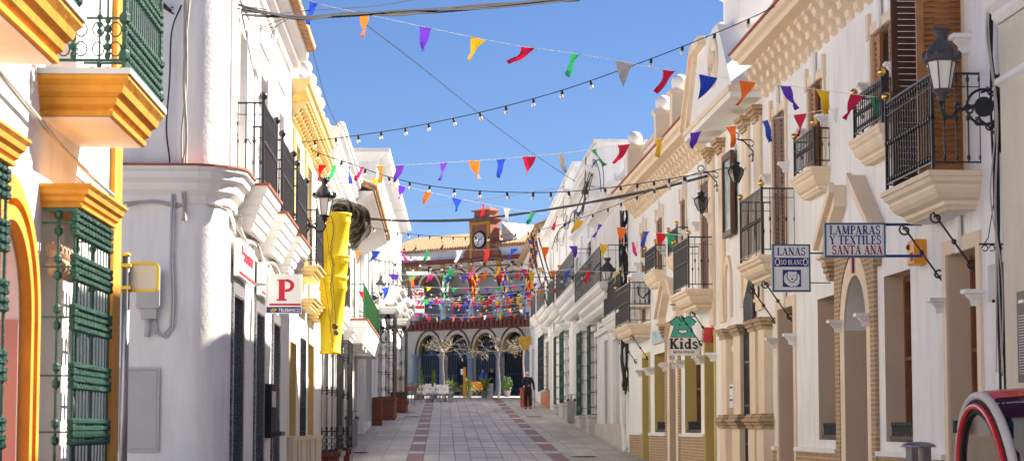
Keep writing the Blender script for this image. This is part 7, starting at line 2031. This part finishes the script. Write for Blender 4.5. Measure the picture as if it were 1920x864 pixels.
# ---- bare trees ---------------------------------------------------------
def bare_tree(label, px, z, h, r, seed, hb=None, sx=1.0):
    q = PT(px, 740, z); e = empty('plane_tree', label, 'tree', loc=(q.x, z, ground_h(z)), group='pollarded leafless trees on the square')
    rnd = random.Random(seed)
    t = MB(); limb(t, [(0, 0, 0), (.04, 0, h * .3), (-.03, .0, h * .7), (0, 0, h)], [.075, .06, .05, .06], 8); t.build('trunk', 'bark', e)
    b = MB(); lf = MB()
    def grow(p, d, L, rr, depth):
        pts = [p]; n = 4
        for k in range(n):
            d = (d + Vector((rnd.uniform(-1, 1), rnd.uniform(-1, 1), rnd.uniform(-.8, .75))) * .38).normalized()
            p = p + Vector((d.x * sx, d.y, d.z * .72)) * (L / n); pts.append(p)
        b.tube(pts, rr, 4, rr * .5, caps=False)
        if depth:
            for k in range(3 if depth > 1 else 3):
                i = rnd.randint(2, n); grow(pts[i], (d + Vector((rnd.uniform(-1, 1), rnd.uniform(-1, 1), rnd.uniform(-.7, .9))) * .9).normalized(), L * .68, rr * .62, depth - 1)
        elif rnd.random() < .16:
            c = pts[-1]; s_ = rnd.uniform(.05, .1); a = rnd.uniform(0, 6)
            lf.add([c, c + Vector((s_ * math.cos(a), s_ * math.sin(a), -.02)), c + Vector((s_ * .5, s_ * .4, -s_ * 1.5))], [(0, 1, 2)])
    for k in range(8):
        a = 2 * math.pi * k / 8 + rnd.uniform(-.3, .3)
        grow(Vector((0, 0, h)), Vector((math.cos(a), math.sin(a), rnd.uniform(.15, .9))).normalized(), r, .034, 3)
    b.build('crown', 'bark_light', e); lf.build('leaves', 'leaf_dry', e)
mat('bark_light', (.40, .35, .29), .85, .25, 6)
bare_tree('leafless pollarded tree with a tangled crown above the terrace tables', 831, 122, 2.55, .85, 3, sx=1.)
bare_tree('leafless pollarded tree with yellow leaf tips left of the walking person', 935, 122, 2.6, .95, 11, sx=1.1)
bare_tree('thin leafless tree half hidden behind the walking person', 982, 127, 2.8, .6, 21)
# ---- potted plants ------------------------------------------------------
def leafy(label, px, z, h, w, kind, seed, base=0., pot=True, name='potted_shrub'):
    q = PT(px, 740, z); e = empty(name, label, 'potted plant', loc=(q.x, z, ground_h(z)))
    rnd = random.Random(seed)
    if pot: MB().block(0, 0, [(.15, 0), (.2, .32), (.22, .33), (.22, .36), (.18, .36)], 14).build('pot', 'pot', e)
    m = MB(); z0 = .3 if pot else 0
    if kind == 'cone':
        for k in range(900):
            t = rnd.random() ** 1.2; r = w * (1 - t) ** .7 * (.5 + .5 * rnd.random()); a = rnd.uniform(0, 6.28); c = Vector((r * math.cos(a), r * math.sin(a), z0 + .1 + (h - z0) * t)); s_ = .05
            d = [Vector((rnd.uniform(-1, 1), rnd.uniform(-1, 1), rnd.uniform(-.3, 1))) * s_ for _ in range(2)]
            m.add([c, c + d[0], c + d[0] + d[1], c + d[1]], [(0, 1, 2, 3)])
    elif kind == 'yucca':
        for k in range(90):
            a = rnd.uniform(0, 6.28); el = rnd.uniform(-.2, 1.4); L = h * rnd.uniform(.55, 1)
            d = Vector((math.cos(a) * math.cos(el), math.sin(a) * math.cos(el), math.sin(el))); s_ = d.cross(Vector((0, 0, 1))).normalized() * .022
            c = Vector((0, 0, z0 + .05 + rnd.random() * h * .25)); mid = c + d * L * .5; tip = c + d * L - Vector((0, 0, L * .28 * math.cos(el)))
            m.add([c - s_, c + s_, mid + s_ * 1.1, mid - s_ * 1.1, tip], [(0, 1, 2, 3), (3, 2, 4)])
    else:
        for k in range(700):
            d = Vector((rnd.gauss(0, 1), rnd.gauss(0, 1), rnd.gauss(0, 1))).normalized() * rnd.uniform(.5, 1); c = Vector((d.x * w, d.y * w, z0 + h * .5 + d.z * h * .5)); s_ = .06
            dd = [Vector((rnd.uniform(-1, 1), rnd.uniform(-1, 1), rnd.uniform(-1, 1))) * s_ for _ in range(2)]
            m.add([c, c + dd[0], c + dd[0] + dd[1], c + dd[1]], [(0, 1, 2, 3)])
    m.build('foliage', 'leaf' if kind == 'bush' else 'leaf_light', e)
    MB().block(0, 0, [(.03, .0), (.02, h * .6)], 6).build('stem', 'bark', e)
leafy('tall slim potted shrub, left one of the pair by the terrace', 789, 117, 1.55, .26, 'cone', 1)
leafy('slim potted shrub standing just left of the leafless tree', 814, 119, 1.45, .2, 'cone', 2)
leafy('low spiky potted plant under the first slim shrub', 783, 115, .7, .3, 'yucca', 3, name='potted_yucca')
leafy('spiky yucca beside the brown wooden post, left of it', 845, 121, .85, .3, 'yucca', 4, name='potted_yucca')
leafy('spiky yucca just right of the brown wooden post', 879, 121.5, 1.1, .3, 'yucca', 5, name='potted_yucca')
leafy('large spiky yucca in front of the officer in blue', 908, 120.5, 1.15, .3, 'yucca', 6, name='potted_yucca')
leafy('dark green rounded bush in front of the fourth arch', 951, 125, .9, .32, 'bush', 7, name='potted_bush')
q = PT(891, 738, 124); e = empty('bench', 'orange wooden slatted bench between the two large yuccas', 'bench', loc=(q.x, 124, ground_h(124)))
m = MB(); [m.box(-.45, .45, -.02, .02, .45 + k * .11, .53 + k * .11) for k in range(4)]; m.build('backrest', 'amber', e)
m = MB(); [m.box(-.45, .45, -.45 + k * .11, -.37 + k * .11, .40, .43) for k in range(4)]; m.build('seat', 'amber', e)
for x in (-.4, .4): MB().box(x - .03, x + .03, -.43, .03, 0, .40).build('leg', 'iron', e)
q = PT(871, 746, 120); e = empty('sign_post', 'brown wooden post with a small white notice, at the end of the paving', 'post', loc=(q.x, 120, ground_h(120)))
MB().box(-.07, .07, -.07, .07, 0, 1.72).build('post', 'amber', e); MB().box(-.22, -.08, -.03, .0, 1.3, 1.62).build('notice', 'sign_white', e)
q = PT(919, 745, 121); e = empty('litter_bin', 'white square litter bin beside the leafless tree on the square', 'litter bin', loc=(q.x, 121, ground_h(121)))
MB().block(0, 0, [(.16, 0), (.17, .72), (.18, .74), (.18, .8)], 4).build('bin_body', 'plastic_white', e); MB().block(0, 0, [(.14, .801), (.13, .83)], 4).build('bin_lid', 'dark_grey', e)
q = PT(990, 762, 101); e = empty('terracotta_planter', 'square terracotta coloured planter behind the walking person', 'planter', loc=(q.x, 101, ground_h(101)))
MB().block(-.12, 0, [(.24, 0), (.25, .82), (.27, .83), (.27, .9)], 4).build('planter_body', 'terracotta_wall', e); MB().block(-.12, 0, [(.2, .901), (.2, .92)], 4).build('soil', 'wood_dark', e)
q = PT(985, 640, 118); e = empty('balcony_box', 'yellow wooden box balcony jutting out beside the last white house', 'box', loc=(q.x, 118, PT(985, 640, 118).z))
MB().slab(-.34, .34, .5, [(.2, -.45), (.1, -.2), (.0, -.15), (0, .25), (.05, .3)]).build('box_body', 'town_ochre', e)
m = MB(); [m.rod(-.32 + k * .09, .48, .3, .75, .012) for k in range(8)]; m.build('box_railing', 'iron', e)
# manhole covers
for i, (px, py, lab) in enumerate(((772, 781, 'dark oval drain cover on the left pavement by the brick planters'), (1001, 781, 'dark oval drain cover below the walking person'), (668, 847, 'dark drain cover beside the slim litter bin'), (1094, 855, 'dark drain cover on the right pavement'))):
    z = 10800 / (py - 800 + 144); q = PT(px, py, z)
    e = empty('drain_cover', lab, 'drain cover', loc=(q.x, z, ground_h(z) + .006)); MB().block(0, 0, [(.28, 0), (.27, .012)], 20).build('cover', 'dark_grey', e); MB().block(0, 0, [(.33, 0), (.33, .006)], 20).build('rim', 'dark', e)
SKY_STRENGTH = .06; EXPOSURE = 2.0; SKY_TINT = (.42, .45, .545)
# ================================================================ world, light, camera
sun_el, sun_az = 36.5, 24.0      # azimuth from +X towards +Y
d = Vector((math.cos(R(sun_el)) * math.cos(R(sun_az)), math.cos(R(sun_el)) * math.sin(R(sun_az)), math.sin(R(sun_el))))
sl = bpy.data.lights.new('sun', 'SUN'); sl.energy = 4.0; sl.angle = R(.5); sl.color = (1., .91, .78)
so = bpy.data.objects.new('sun', sl); C.objects.link(so); so.rotation_euler = (-d).to_track_quat('-Z', 'Y').to_euler(); so.location = (30, 20, 40)
w = bpy.data.worlds.new('World'); bpy.context.scene.world = w; w.use_nodes = True
nt = w.node_tree; bg = nt.nodes['Background']; bg.inputs[1].default_value = SKY_STRENGTH
sk = nt.nodes.new('ShaderNodeTexSky'); sk.sky_type = 'NISHITA'; sk.sun_disc = False
sk.sun_elevation = R(sun_el); sk.sun_rotation = R(90 - sun_az); sk.air_density = .9; sk.dust_density = .1; sk.ozone_density = 4.5; sk.altitude = 900
tn = nt.nodes.new('ShaderNodeVectorMath'); tn.operation = 'MULTIPLY'; tn.inputs[1].default_value = SKY_TINT
nt.links.new(sk.outputs[0], tn.inputs[0]); nt.links.new(tn.outputs[0], bg.inputs[0])
cam = bpy.data.cameras.new('camera'); cam.sensor_width = 36; cam.lens = F / 1920 * 36; cam.clip_end = 4000; cam.clip_start = .5; cam.dof.use_dof = True; cam.dof.focus_distance = 33; cam.dof.aperture_fstop = 8
co = bpy.data.objects.new('camera', cam); C.objects.link(co)
M = Matrix((RT, UP, -FW)).transposed(); co.rotation_euler = M.to_euler(); co.location = (0, 0, 0)
sc = bpy.context.scene; sc.camera = co
sc.render.resolution_x = 1024; sc.render.resolution_y = 460
sc.view_settings.view_transform = 'Standard'; sc.view_settings.look = 'None'; sc.view_settings.gamma = 1; sc.view_settings.exposure = EXPOSURE
sc.render.engine = 'CYCLES'; sc.cycles.max_bounces = 8; sc.cycles.diffuse_bounces = 5
sc.cycles.use_denoising = True
